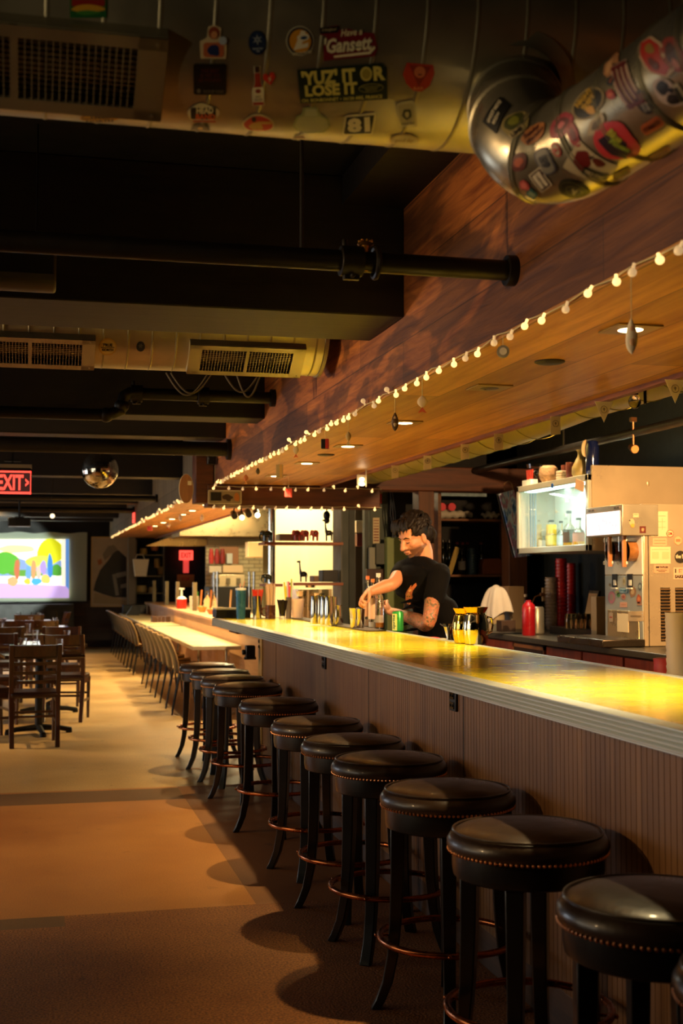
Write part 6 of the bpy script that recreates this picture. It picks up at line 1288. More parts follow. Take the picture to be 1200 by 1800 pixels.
# elephants
def animal(u, vb, vt, w_, c, label, kind, Y=12.05, m_=None):
    p = onY(u, vb, Y); m = mpp(p); h = (vb-vt)*m; W = w_*m; t = thing(kind+'_figure', label, 'figurine', p+Vector((0, 0, .001)))
    M_ = m_ or sm(c, .3); b = MB()
    if kind == 'elephant':
        b.sph((0, 0, h*.62), (W*.36, W*.24, h*.3)); b.sph((-W*.34, 0, h*.68), (W*.2, W*.17, h*.24)); b.sph((-W*.28, -W*.16, h*.66), (W*.14, W*.04, h*.24)).sph((-W*.28, W*.16, h*.66), (W*.14, W*.04, h*.24))
        b.tube([(-W*.45, 0, h*.66), (-W*.54, 0, h*.4), (-W*.5, 0, h*.12), (-W*.42, 0, h*.06)], [W*.07, W*.055, W*.04, W*.03], 8)
        for x in (-.2, .2):
            for y in (-.12, .12): b.cyl((W*x, W*y, 0), (W*x, W*y, h*.5), W*.085, W*.1, 12)
    else:
        b.sph((W*.1, 0, h*.36), (W*.34, W*.16, h*.13)); b.tube([(-W*.12, 0, h*.38), (-W*.2, 0, h*.6), (-W*.24, 0, h*.9)], [W*.14, W*.08, W*.06], 10); b.sph((-W*.32, 0, h*.93), (W*.18, W*.07, h*.05)); b.cyl((-W*.22, 0, h*.93), (-W*.2, 0, h*1.0), W*.025, n=6)
        for x in (-.12, .34):
            for y in (-.08, .08): b.cyl((W*x, W*y, 0), (W*x, W*y, h*.34), W*.05, W*.07, 10)
        b.tube([(W*.42, 0, h*.38), (W*.5, 0, h*.2)], W*.02, 5)
    b.build('figure_body', M_, t); return t
for i, u in enumerate((522, 537, 554)): animal(u, 951, 930, 18, '#c83c24', 'red and cream elephant figurine, %s on the shelf' % ('left' if i == 0 else 'middle' if i == 1 else 'right'), 'elephant', m_=mat('red_mottled', '#c8503c', .3, vary=.8, vs=18))
GRN = mat('dark_green_glaze', '#26301c', .15, coat=.5)
animal(576, 951, 912, 20, '', 'dark giraffe figurine at the right end of the upper shelf', 'giraffe', m_=mat('dark_bronze', '#2c2414', .3))
animal(470, 951, 931, 26, '', 'dark green glazed elephant figurine beside the chrome pole', 'elephant', Y=11.95, m_=GRN)
animal(471, 1024, 1008, 22, '', 'small dark green elephant figurine on the short shelf', 'elephant', Y=11.95, m_=GRN)
animal(531, 1023, 985, 20, '', 'black giraffe figurine on the lower wooden shelf', 'giraffe', m_=mat('black_glaze', '#12140f', .15))
kbox('receipt_printer', 577, 1023, 1002, 28, 12.1, '#22201c', 'black printer on the lower wooden shelf', 'printer')
kbox('brown_cup', 552, 1023, 1012, 9, 12.1, '#8a6a48', 'small brown cup on the lower wooden shelf', 'cup')
kbox('blender_base', 560, 1004, 995, 36, 14.3, '#a09468', 'grey appliance top against the lit partition', 'appliance') if False else None
t = thing('black_spotlight', 'small black spotlight hanging above the giraffe figurine', 'lamp', onY(574, 906, 11.9)); MB().sph((0, 0, 0), (.035, .035, .045), 14, 10).sph((0, -.01, -.05), (.028, .03, .03), 12, 8).cyl((0, 0, .03), (0, 0, 1.15), .008, n=8).build('lamp_head', OUT, t)
for i, (u, v, g) in enumerate(((411, 905, 0), (424, 906, 1), (436, 902, 0), (451, 902, 1))):
    t = thing('hood_spotlight', '%s small spotlight before the steel hood, %s from the left' % ('lit' if g else 'dark', ORD[i]), 'lamp', onY(u, v, 14.0)); MB().cyl((0, -.05, -.02), (0, .05, .02), .035, n=16).cyl((0, 0, .02), (0, 0, .35), .008, n=8).build('lamp_head', OUT, t)
    if g: MB().sph((0, -.05, -.025), .03, 12, 8).build('lit_bulb', mat('hood_bulb', '#fff0c0', .3, emit=(1, .78, .42), es=6), t)
# pans behind lower shelf
kbox('steel_sink', 545, 1100, 1035, 60, 13.6, '#8a8068', 'steel sink unit behind the far end of the bar', 'sink', STEEL, .5)
for i, (u, v) in enumerate(((545, 1033), (560, 1052), (530, 1048))):
    p = onY(u, v, 13.3); m = mpp(p); tag(MB().lathe([(0, 0), (8*m, 0), (11*m, 9*m), (10.5*m, 9*m), (7.5*m, m), (0, m)], n=24).build('steel_bowl', CHROME, loc=p), 'steel mixing bowl by the kitchen sink, %s' % ('highest' if i == 0 else 'right' if i == 1 else 'left'), 'bowl')
# grey door area behind bartender
GD = mat('grey_green_paint', '#3c463e', .5, vary=.1)
def slab(u0, u1, v0, v1, Y, th, name, m_, label, cat, **k):
    a = onY(u0, v0, Y); b_ = onY(u1, v1, Y); z0 = 0 if v1 is None or v1 > 1100 else b_.z; return tag(MB().bb((a.x, Y, z0), (b_.x, Y+th, a.z)).build(name, m_, bev=.004, **k), label, cat)
slab(597, 613, 885, 1200, 12.2, .1, 'door_casing', GD, 'grey green outer door casing right of the wooden shelves', 'door frame')
slab(613, 624, 880, 1200, 12.3, .1, 'door_casing', mat('grey_green_dark', '#2a332c', .5), 'dark grey green strip beside the outer door casing', 'door frame')
slab(624, 626, 885, 1200, 12.25, .02, 'door_edge', mat('pale_edge', '#7a8070', .4), 'thin pale vertical edge strip of the grey doorway', 'door edge') if False else None
struct(slab(590, 655, 862, 884, 12.1, .15, 'door_1', GD, None, None)) if False else slab(592, 656, 864, 884, 12.1, .15, 'door_head', GD, 'grey green header above the open doorway', 'door frame')
slab(641, 648, 884, 1200, 12.2, .1, 'door_casing', GD, 'narrow grey green inner door casing left of the notices', 'door frame')
slab(650, 720, 862, 1200, 12.2, .08, 'grey_wall_panel', mat('grey_green_wall', '#4c564c', .55), 'grey green wall panel with notices behind the bartender', 'wall panel')
slab(624, 641, 886, 1200, 13.2, .05, 'back_corridor_panel', mat('corridor_dark', '#4a3f30', .6), 'dim corridor seen through the grey doorway', 'panel')
slab(626, 640, 915, 936, 13.0, .2, 'pinned_papers', PAP, 'cream papers pinned in the dim corridor', 'paper')
slab(627, 640, 938, 960, 13.0, .2, 'red_poster', mat('dark_red_paper', '#6a1c14', .5), 'dark red poster pinned in the dim corridor', 'poster')
slab(680, 716, 944, 1200, 11.95, .1, 'green_cabinet', mat('pale_green_paint', '#7c8c54', .45, vary=.08), 'pale green tall cabinet behind the bartender', 'cabinet')
p = onY(661, 932, 12.18); m = mpp(p); t = thing('notice_sheet', 'tall white notice sheet on the grey wall panel', 'notice', p); MB().bb((-6*m, 0, -24*m), (6*m, .004, 22*m)).build('sheet', PAP, t)
b = MB()
for k in range(8): b.box((0, -.001, (17-k*5)*m), (9*m, .002, (1.2 if k < 3 else 2)*m))
b.build('printed_lines', mat('notice_red_ink', '#8a3c30', .6), t)
p = onY(663, 872, 12.1); t = thing('fire_alarm', 'red fire alarm strobe on the grey wall above the notice', 'alarm', p); m = mpp(p); MB().bb((-5*m, -.03, -13*m), (7*m, .05, 12*m)).build('alarm_body', mat('alarm_red', '#b02018', .35), t, bev=.004); MB().sph((-8*m, -.02, 0), 4*m, 12, 8).build('strobe', mat('strobe_clear', '#d8d0b0', .2), t)
slab(649, 661, 962, 1000, 12.1, .06, 'paper_dispenser', mat('dispenser_grey', '#8a8c7c', .4), 'pale grey paper dispenser below the notice sheet', 'dispenser')
slab(661, 679, 955, 992, 12.05, .12, 'wall_box', mat('box_grey', '#4c5048', .5), 'dark grey wall box beside the paper dispenser', 'box')
slab(645, 679, 1000, 1025, 12.1, .08, 'brown_wall_box', wood('box_brown', '#2c160a', '#4a2814', 'Z', .5), 'brown box below the grey wall box', 'box')
b = MB()
for k in range(4): A = onY(685+k*2.0, 862, 11.9); B_ = onY(690+k*2.2, 945, 11.9); b.tube([A, A.lerp(B_, .5)+Vector((.02*(-1)**k, 0, 0)), B_], .006, 5)
tag(b.build('black_cables', OUT), 'bundle of black cables hanging beside the green cabinet', 'cable')
A = onY(600, 890, 12.0); B_ = onY(672, 866, 12.0); tag(MB().tube([A, A.lerp(B_, .3)+Vector((0, 0, .05)), A.lerp(B_, .6)+Vector((0, 0, .03)), B_], .008, 6).build('looped_cable', mat('pale_cable', '#8a8468', .5)), 'pale cable looping over the grey door header', 'cable')
slab(683, 735, 862, 945, 12.15, .04, 'dark_upper_panel', DARK, 'black panel above the pale green cabinet', 'panel')
# ================================================================ dining side: back wall and tables
YW = 26.9
def onw(u, v, Y=26.85): return onY(u, v, Y)
# projection screen
a = onw(153, 937); b_ = onw(153, 1058); xl_ = -3.1
t = thing('projection_screen', 'large grey projection screen with a lit cartoon landscape on the back wall', 'screen')
def sf_(u_, v_): return (xl_+(a.x-xl_)*u_, 26.82+.012*math.sin(9*u_+3*v_)+.008*math.sin(23*u_-5*v_), b_.z+(a.z-b_.z)*v_+.015*math.sin(40*u_)*(v_ > .98))
MB().grid(sf_, 60, 24).build('fabric', mat('screen_fabric', '#a4b0a2', .8), t)
MB().cyl((xl_, 26.82, b_.z), (a.x, 26.82, b_.z), .018, n=10).build('bottom_bar', OUT, t)
px0 = -1.6; q0 = onw(121, 1051); q1 = onw(121, 948); 
def em(name, col, s=1.0): return mat('lit_'+name+col.strip('#'), col, .8, emit=col, es=s*1.3)  # the projected picture glows by emission instead of reflecting the projector
def pan(poly, name, col, dy, s=.9):
    nm = 'picture_shape' if name.startswith('soft_shape') else name
    MB().prism([(max(onw(u, v).x, px0), onw(u, v).z) for u, v in poly], lambda x, z: (x, 26.79-dy, z), lambda x, z: (x, 26.785-dy, z)).build(nm, em(name, col, s), t, smooth=False)
pan([(-60, 1051), (121, 1051), (121, 948), (-60, 948)], 'pale_sky', '#fff4d0', 0, .95)
pan([(-60, 1051), (121, 1051), (121, 1022), (-60, 1018)], 'lilac_ground', '#c0a0d8', .006, .8)
pan([(-60, 1022), (117, 1030), (117, 1016), (60, 1012), (-60, 1014)], 'white_path', '#f4e4e0', .01, .9)
pan([(-60, 1016), (108, 1012), (108, 985), (60, 990), (30, 980), (-60, 985)], 'blue_hedge', '#8098c8', .008, .7)
def cloud(cx, cy, w_, h, name, col, dy, s=.8, seed=1): pan([(x, cy-y) for x, y in blob(w_, h, seed, 20, .12, cx=cx)], name, col, dy, s)
cloud(90, 970, 46, 46, 'yellow_tree', '#c8c818', .012, .8, 3); cloud(70, 988, 50, 22, 'lime_hill', '#b8c850', .014, .8, 5); cloud(12, 990, 44, 40, 'green_tree', '#58a838', .016, .7, 7); cloud(100, 1003, 24, 20, 'green_bush', '#489030', .018, .7, 9); cloud(46, 1008, 60, 12, 'hedge_row', '#60983c', .018, .7, 11); cloud(30, 965, 60, 14, 'peach_cloud', '#ffd090', .010, .9, 13)
pan([(108, 948), (115, 948), (115, 1030), (108, 1028)], 'cream_pillar', '#f0e8d0', .02, .9); pan([(115, 948), (121, 948), (121, 1036), (115, 1030)], 'blue_pillar', '#5888c8', .02, .8)
for k, (u, v, w_, h, c) in enumerate([(30, 1000, 10, 36, '#b86848'), (50, 1008, 9, 30, '#6898c8'), (59, 1002, 9, 38, '#c09060'), (68, 1008, 8, 30, '#d8b0a0'), (76, 998, 12, 24, '#a088d8'), (88, 996, 9, 44, '#3878c0'), (22, 1022, 20, 16, '#e0a070'), (48, 1022, 12, 10, '#f0b840'), (64, 1022, 18, 12, '#48a0d0'), (80, 1018, 16, 16, '#f0b860')]):
    cloud(u, v, w_, h, 'soft_shape_'+c.strip('#'), c, .022+.001*k, .75, 20+k)
area((-.5, 26.6, 1.65), (-.5, 20, 1.2), 2.2, 1.1, 14, (.85, .9, .8))
# poster with abstract black figure
pa = onw(162, 945); pb = onw(225, 1065); t = thing('tall_poster', 'tall cream poster with a black hooded shape and pale strokes on the back wall', 'poster')
MB().bb((pa.x, 26.84, pb.z), (pb.x, 26.995, pa.z)).build('poster_sheet', mat('poster_cream', '#b8a688', .6, vary=.1, vs=4), t)
b = MB(); fw = .018
b.bb((pa.x-fw, 26.82, pb.z-fw), (pa.x, 26.88, pa.z+fw)).bb((pb.x, 26.82, pb.z-fw), (pb.x+fw, 26.88, pa.z+fw)).bb((pa.x, 26.82, pa.z), (pb.x, 26.88, pa.z+fw)).bb((pa.x, 26.82, pb.z-fw), (pb.x, 26.88, pb.z)); b.build('thin_frame', mat('poster_frame', '#c8a868', .5), t)
def pp2(poly, name, c, dy): MB().prism([(onw(u, v).x, onw(u, v).z) for u, v in poly], lambda x, z: (x, 26.84-dy, z), lambda x, z: (x, 26.838-dy, z)).build(name, sm(c, .6), t, smooth=False)
pp2([(164, 1038), (168, 1022), (176, 1002), (190, 985), (200, 970), (208, 967), (222, 980), (222, 1050), (200, 1050), (180, 1044)], 'black_shape', '#0c0a08', .002)
pp2([(184, 985), (180, 975), (190, 960), (200, 958), (207, 966), (196, 975)], 'grey_hair_shape', '#8a8068', .003)
pp2([(197, 1010), (203, 1009), (209, 1046), (203, 1047)], 'pale_stroke', '#8a8678', .004); pp2([(203, 1008), (221, 1004), (222, 1012), (205, 1016)], 'pale_stroke', '#8a8678', .005)
pp2([(212, 1028), (222, 1025), (222, 1033), (212, 1034)], 'pale_stroke', '#8a8678', .005); pp2([(164, 1060), (166, 1042), (200, 1050), (222, 1056), (222, 1063)], 'tan_hand_shape', '#a8946c', .003); pp2([(171, 985), (178, 982), (180, 990), (173, 994)], 'orange_patch', '#a86838', .003)
# black cabinet under the screen, bench
ca = onY(130, 1062, 26.3); t = thing('black_cabinet', 'black cabinet with panelled doors under the projection screen', 'cabinet', (0, 0, 0))
MB().bb((-2.6, 26.3, 0), (ca.x, 26.8, ca.z)).build('cabinet_body', mat('cabinet_black', '#12120f', .4), t, bev=.005)
for k, u in enumerate((128, 105, 82, 60)):
    x = onY(u, 1080, 26.3).x; d = MB().bb((x-.25, 26.28, .1), (x-.02, 26.3, ca.z-.06)).bb((x-.22, 26.27, .14), (x-.05, 26.285, ca.z-.1)).build('door', mat('cabinet_black', '#12120f', .4), t, bev=.004)
    MB().cyl((x-.06 if k % 2 else x-.2, 26.26, ca.z-.3), (x-.06 if k % 2 else x-.2, 26.26, ca.z-.15), .009, n=8).build('handle', CHROME, d)
# pedestal tables
TT = mat('dark_table_top', '#3a2818', .16, coat=.5); PED = mat('black_cast_iron', '#14120f', .4, metal=.3)
def make_table():
    t = thing('pedestal_table', 'x', 'table', group='small square dining tables')
    MB().bb((-.36, -.36, .72), (.36, .36, .75)).build('table_top', TT, t, bev=.006)
    MB().cyl((0, 0, .04), (0, 0, .72), .038, n=18).build('column', PED, t)
    b = MB()
    for a in (R_(0), R_(90)):
        c, s = math.cos(a), math.sin(a); b.tube([(-.3*c, -.3*s, .025), (-.2*c, -.2*s, .045), (0, 0, .06), (.2*c, .2*s, .045), (.3*c, .3*s, .025)], [.024, .024, .032, .024, .024], 8)
        for k in (-1, 1): b.cyl((.28*c*k, .28*s*k, 0), (.28*c*k, .28*s*k, .03), .03, n=12)
    b.build('cross_base', PED, t); MB().bb((-.15, -.15, .70), (.15, .15, .72)).build('top_plate', PED, t)
    return t
CW = wood('dark_chair_wood', '#2a1408', '#4c2812', 'Z', .3, scale=4, coat=.5, bump=.1); SEATL = mat('brown_vinyl_seat', '#341c10', .35)
def make_chair():
    t = thing('ladderback_chair', 'x', 'chair', group='dark wood dining chairs')   # faces +y, back at -y
    for sx in (-1, 1):
        b = MB(); rings = []
        for z, y in ((0, -.26), (.15, -.225), (.42, -.19), (.60, -.205), (.75, -.24), (.88, -.285)):
            rings.append([b.bm.verts.new((sx*(.19+.012*z)+dx, y+dy, z)) for dx, dy in ((-.02, -.024), (.02, -.024), (.02, .024), (-.02, .024))])
        for A, B_ in zip(rings, rings[1:]):
            for i in range(4): b.bm.faces.new([A[i], A[(i+1) % 4], B_[(i+1) % 4], B_[i]])
        b.bm.faces.new(rings[0]); b.bm.faces.new(rings[-1][::-1]); b.build('rear_leg', CW, t, bev=.003)
        MB().cyl((sx*.185, .19, 0), (sx*.19, .175, .43), .015, .02, 10).build('front_leg', CW, t)
        MB().box((sx*.19, -.01, .2), (.018, .38, .025)).box((sx*.19, -.01, .40), (.02, .38, .05)).build('side_rail', CW, t, bev=.003)
    def rail(z0, z1, bow, th=.012):
        def ypos(z): return -.19-.015*(z-.42)/.18 if z < .6 else -.205-.08*(z-.6)/.28-.0
        b = MB()
        def f(a, s, o): x = -.186+.372*a; z = z0+(z1-z0)*s; return (x, ypos(z)-bow*(1-(2*a-1)**2)+o, z)
        n = 12; F = [[b.bm.verts.new(f(i/n, s, o)) for s, o in ((0, -th/2), (0, th/2), (1, th/2), (1, -th/2))] for i in range(n+1)]
        for A, B_ in zip(F, F[1:]):
            for i in range(4): b.bm.faces.new([A[i], A[(i+1) % 4], B_[(i+1) % 4], B_[i]])
        b.bm.faces.new(F[0]); b.bm.faces.new(F[-1][::-1]); return b
    rail(.775, .875, .03).build('crest_rail', CW, t)
    for z in (.70, .62, .54): rail(z, z+.03, .025).build('back_slat', CW, t)
    MB().box((0, -.02, .445), (.41, .41, .05)).build('seat', SEATL, t, bev=.02, seg=3)
    for c_, s_ in (((0, .18, .26), (.36, .016, .022)), ((0, -.205, .26), (.36, .016, .022)), ((0, .185, .405), (.36, .016, .05))): MB().box(c_, s_).build('stretcher', CW, t, bev=.002)
    return t
tb0 = make_table(); ch0 = make_chair(); nt = 0; nc = 0
TB = [(.05, 12.3, 8), (.16, 14.1, 4), (-.25, 16.3, -5), (.1, 18.6, 5), (-.1, 21.2, 0), (-1.35, 14.6, 3), (-1.3, 18.2, -4), (-1.5, 22.3, 0)]
GLS = glass('table_glass', '#ffffff'); gl0 = None; NAP = mat('white_napkin', '#c8c4b4', .8); np0 = None
TL = ['nearest the camera', 'just behind the nearest one', 'third from the camera in the near column', 'fourth from the camera in the near column', 'farthest of the near column before the cabinet', 'nearest at the left frame edge side', 'middle one of the left column', 'farthest of the left column by the screen']
for i, (x, y, a) in enumerate(TB):
    o = tb0 if nt == 0 else dup(tb0); nt += 1; o.location = (x, y, 0); o.rotation_euler.z = R_(a); o['label'] = 'dark square pedestal table, %s' % TL[i]
    for k, (dx, dy) in enumerate(((-.15, .1), (.18, -.12))):
        p = (x+dx, y+dy, .7515)
        if gl0 is None: gl0 = g = MB().lathe([(0, 0), (.03, 0), (.036, .13), (.034, .13), (.028, .006), (0, .006)], n=18).build('water_glass', GLS, loc=p)
        else: g = gl0.copy(); COL.objects.link(g); g.location = p
        tag(g, 'water glass on the pedestal table %s, %s one' % (TL[i], 'left' if k == 0 else 'right'), 'glass', 'water glasses on the dining tables')
    p = (x+.0, y-.22, .7515)
    if np0 is None: np0 = g = MB().grid(lambda a_, s: (-.11+.22*s, .028*math.cos(2*pi*a_)*(1+.15*math.sin(9*s)), .024+.024*math.sin(2*pi*a_)), 14, 16, True).build('rolled_napkin', NAP, loc=p)
    else: g = np0.copy(); COL.objects.link(g); g.location = p
    g.rotation_euler.z = R_(12+20*i); tag(g, 'rolled white napkin on the pedestal table %s' % TL[i], 'napkin', 'rolled napkins on the dining tables')
CHS = [(.0, 11.55, 3, 'nearest the camera, back turned'), (.33, 13.42, -12, 'second from the camera, right of the nearest'), (-.42, 12.0, -75, 'at the left frame edge beside the nearest table'), (-.36, 13.25, 185, 'facing the camera behind the nearest table'), (.3, 14.9, 178, 'facing the camera behind the second table'), (-.35, 15.55, 4, 'back turned before the third table'), (-.22, 17.1, 182, 'facing the camera behind the third table'), (.12, 17.75, -5, 'back turned before the fourth table'), (-.08, 20.3, 0, 'back turned before the farthest near column table'), (.25, 21.3, 80, 'side on beside the farthest near column table'), (-1.35, 13.7, 5, 'back turned before the first left column table'), (-.75, 14.7, 90, 'side on between the two table columns, nearer'), (-1.3, 17.3, 0, 'back turned before the middle left column table'), (-.7, 18.3, 85, 'side on between the two table columns, farther'), (-1.5, 21.4, 0, 'back turned before the last left column table')]
for i, (x, y, a, l) in enumerate(CHS):
    o = ch0 if i == 0 else dup(ch0); o.location = (x, y, 0); o.rotation_euler.z = R_(a); o['label'] = 'dark ladderback chair, '+l
# ================================================================ bartender
def P3(u, v, x): return onX(u, v, x)
SK = bpy.data.materials.new('skin'); SK.use_nodes = True
def skin_mat():
    nt = SK.node_tree; b = nt.nodes['Principled BSDF']; N = nt.nodes.new; L = nt.links.new
    b.inputs['Roughness'].default_value = .5; b.inputs['Subsurface Weight'].default_value = .08; b.inputs['Subsurface Radius'].default_value = (.01, .004, .002)
    at_ = N('ShaderNodeAttribute'); at_.attribute_name = 'tattoo'; st = N('ShaderNodeAttribute'); st.attribute_name = 'stubble'
    tc = N('ShaderNodeTexCoord')
    n = N('ShaderNodeTexNoise'); n.inputs['Scale'].default_value = 26; n.inputs['Detail'].default_value = 3; n.inputs['Distortion'].default_value = 2.2; L(tc.outputs['Object'], n.inputs['Vector'])
    cr = N('ShaderNodeValToRGB'); e = cr.color_ramp.elements; e[0].position = .38; e[0].color = lin('#2a3018'); e[1].position = .66; e[1].color = lin('#b06a48')
    for p, c in ((.44, '#5a5c34'), (.49, '#a07048'), (.53, '#a03c28'), (.58, '#6a4a34')): x = e.new(p); x.color = lin(c)
    L(n.outputs[0], cr.inputs[0])
    m1 = N('ShaderNodeMix'); m1.data_type = 'RGBA'; m1.inputs[6].default_value = lin('#c98a66'); L(at_.outputs['Fac'], m1.inputs[0]); L(cr.outputs[0], m1.inputs[7])
    m2 = N('ShaderNodeMix'); m2.data_type = 'RGBA'; L(st.outputs['Fac'], m2.inputs[0]); L(m1.outputs[2], m2.inputs[6]); m2.inputs[7].default_value = lin('#2e1a10'); L(m2.outputs[2], b.inputs['Base Color'])
skin_mat()
def chain(b, pts, rads, n=14, sub=5):
    """smooth tapered limb through the points, round caps"""
    Pp = catmull([Vector(p) for p in pts], sub); R2 = []
    for i in range(len(pts)-1): R2 += [rads[i]+(rads[i+1]-rads[i])*k/sub for k in range(sub)]
    R2.append(rads[-1]); b.tube(Pp, R2, n); b.sph(Pp[0], R2[0]*.99, 14, 10); b.sph(Pp[-1], R2[-1]*.99, 14, 10)
def remesh(b, name, m_, parent, vox, smooth=4, inflate=0):
    o = b.build(name, m_, None, smooth=True)
    r = o.modifiers.new('remesh', 'REMESH'); r.mode = 'VOXEL'; r.voxel_size = vox
    s = o.modifiers.new('smooth', 'SMOOTH'); s.factor = .5; s.iterations = smooth
    dg = bpy.context.evaluated_depsgraph_get(); me = bpy.data.meshes.new_from_object(o.evaluated_get(dg)); old = o.data; o.modifiers.clear(); o.data = me; bpy.data.meshes.remove(old)
    for p in me.polygons: p.use_smooth = True
    if not me.materials: me.materials.append(m_)
    o.parent = parent; return o
# joints in room coordinates: L = his left (nearer the camera), R_a = his right
hip = Vector((2.62, 8.08, 0)); 
shL = P3(772, 1012, 2.55); shR = P3(708, 1002, 2.42)
neck = P3(741, 975, 2.50); chest = (shL+shR)/2
elL = P3(752, 1096, 2.42); wrL = P3(690, 1076, 2.37); 
elR = P3(690, 1026, 2.28); wrR = P3(650, 1040, 2.11)
headc = P3(727, 945, 2.455)
print('arm lengths', (shL-elL).length, (elL-wrL).length, (shR-elR).length, (elR-wrR).length, 'shoulders', (shL-shR).length, 'pts', shL, shR, headc)
person = thing('person', 'dark haired bartender in a black t-shirt looking down, mixing a drink behind the bar', 'person', (hip.x, hip.y, 0))
off = Vector((hip.x, hip.y, 0))
def Lc(p): return Vector(p)-off
face_dir = Vector((-.90, -.40, 0)).normalized(); side = Vector((-face_dir.y, face_dir.x, 0))   # side: towards his left? checked below
if (shL-shR).dot(side) < 0: side = -side
up = Vector((0, 0, 1))
B = MB()
# head frame: tilted down
pitch = R_(24); hf = (face_dir*math.cos(pitch)-up*math.sin(pitch)).normalized(); hu = side.cross(hf).normalized()
if hu.z < 0: hu = -hu
HS = 1.13
def H(f, s, u): return Lc(headc) + (hf*f + side*s + hu*u)*HS
def ell(b, c, r, seg=28):       # ellipsoid in head frame (forward, side, up)
    M_ = Matrix((hf*1, side*1, hu*1)).transposed().to_4x4()
    b.sph((0, 0, 0), 1, seg, seg//2+4, Matrix.Translation(c) @ M_ @ Matrix.Diagonal((r[0]*HS, r[1]*HS, r[2]*HS, 1)))
ell(B, H(-.015, 0, .035), (.098, .076, .088)); ell(B, H(.012, 0, -.02), (.076, .066, .088)); ell(B, H(.030, 0, -.062), (.050, .048, .046))
ell(B, H(.052, 0, -.094), (.026, .026, .020)); ell(B, H(.060, 0, .030), (.028, .052, .020)); ell(B, H(.058, 0, -.055), (.030, .030, .022))
for s_ in (-1, 1):
    ell(B, H(.052, s_*.040, -.018), (.026, .022, .020)); ell(B, H(.066, s_*.030, .020), (.014, .022, .007)); ell(B, H(-.005, s_*.058, -.055), (.030, .014, .030))
    ell(B, H(-.012, s_*.074, -.010), (.018, .010, .032), 18); ell(B, H(-.008, s_*.078, .008), (.014, .008, .016), 14)
chain(B, [H(.082, 0, .016), H(.096, 0, -.006), H(.108, 0, -.028)], [.010*HS, .012*HS, .015*HS], 12, 4)
for s_ in (-1, 1): ell(B, H(.094, s_*.013, -.032), (.012, .009, .008), 14)
ell(B, H(.086, 0, -.056), (.012, .022, .006), 16); ell(B, H(.083, 0, -.068), (.012, .019, .007), 16)
# neck, torso core, arms
chain(B, [H(-.035, 0, -.04), Lc(neck)+face_dir*-.02+up*.0, Lc(chest)+up*.02], [.062, .060, .075], 18)
tors = [Lc(chest)+up*.0-face_dir*.01, Lc(chest).lerp(Vector((0, 0, 1.1)), .5)-up*.0, Vector((0, 0, 1.08))]
def trunk(b, grow=0):
    ce = [(Lc(chest)+up*.045, .155, .065), (Lc(chest)-up*.02, .20, .105), (Lc(chest)-up*.14, .185, .118), (Lc(chest).lerp(Vector((0, 0, 1.15)), .6), .165, .110), (Vector((0, 0, 1.10)), .165, .112), (Vector((0, 0, .95)), .18, .12)]
    rings = []
    C2 = catmull([c[0] for c in ce], 4); 
    for i in range(len(C2)):
        k = min(i//4, len(ce)-2); f = i/4-k; w_ = ce[k][1]*(1-f)+ce[k+1][1]*f+grow; d_ = ce[k][2]*(1-f)+ce[k+1][2]*f+grow
        rings.append([b.bm.verts.new(C2[i]+side*w_*math.copysign(abs(math.cos(a))**.85, math.cos(a))+face_dir*d_*math.copysign(abs(math.sin(a))**.9, math.sin(a))) for a in [2*pi*j/28 for j in range(28)]])
    for A, B_ in zip(rings, rings[1:]):
        for j in range(28): b.bm.faces.new([A[j], A[(j+1) % 28], B_[(j+1) % 28], B_[j]])
    b.bm.faces.new(rings[0][::-1]); b.bm.faces.new(rings[-1])
trunk(B, -.01)
chain(B, [Lc(shL), Lc(shL).lerp(Lc(elL), .4)+face_dir*.012, Lc(elL), Lc(elL).lerp(Lc(wrL), .3), Lc(wrL)], [.056, .054, .043, .047, .029], 16)
chain(B, [Lc(shR), Lc(shR).lerp(Lc(elR), .4), Lc(elR), Lc(elR).lerp(Lc(wrR), .35), Lc(wrR)], [.054, .052, .042, .044, .028], 16)
def hand(b, wr, d, palmn, curl, thumb_side, spread=.018):
    """palm along d, palm facing palmn, fingers curling towards palmn"""
    d = d.normalized(); palmn = (palmn-d*palmn.dot(d)).normalized(); lat = d.cross(palmn).normalized()*thumb_side   # towards the thumb
    c = wr+d*.05
    M_ = Matrix((d, lat, palmn)).transposed().to_4x4()
    b.sph((0, 0, 0), 1, 20, 12, Matrix.Translation(c) @ M_ @ Matrix.Diagonal((.056, .042, .018, 1)))
    chain(b, [wr-d*.02, wr+d*.03], [.028, .026], 12, 3)
    Ls = (.068, .078, .073, .058)
    for i, L_ in enumerate(Ls):
        base = wr+d*(.088-.004*abs(i-1.3))+lat*(.030-.0205*i)
        p = base; pts = [base-d*.03, base]; ang = curl[0]*.6
        for j, fr in enumerate((.45, .30, .25)):
            dd = d*math.cos(ang)+palmn*math.sin(ang)+lat*(.08-.05*i)*.6; p = p+dd.normalized()*L_*fr; pts.append(p); ang += curl[1 if j == 0 else 2]
        chain(b, pts, [.0100, .0098, .0088, .0082, .0072], 10, 3)
    tb = wr+d*.02+lat*.028; pts = [tb, tb+d*.028+lat*.022+palmn*.012, tb+d*.055+lat*.022+palmn*.034, tb+d*.075+lat*.008+palmn*.048]
    chain(b, pts, [.014, .0125, .0105, .0085], 10, 3)
dL = (Lc(wrL)-Lc(elL)).normalized(); dR = (Lc(wrR)-Lc(elR)).normalized()
hand(B, Lc(wrL), (dL+Vector((-.25, -.1, .1))).normalized(), Vector((.1, .75, .4)), (.5, .75, .6), -1)
hand(B, Lc(wrR), (dR+Vector((-.2, -.35, -.5))).normalized(), Vector((.2, -.5, -.8)), (.6, .8, .7), 1)
body = remesh(B, 'body', SK, person, .0045, 3)
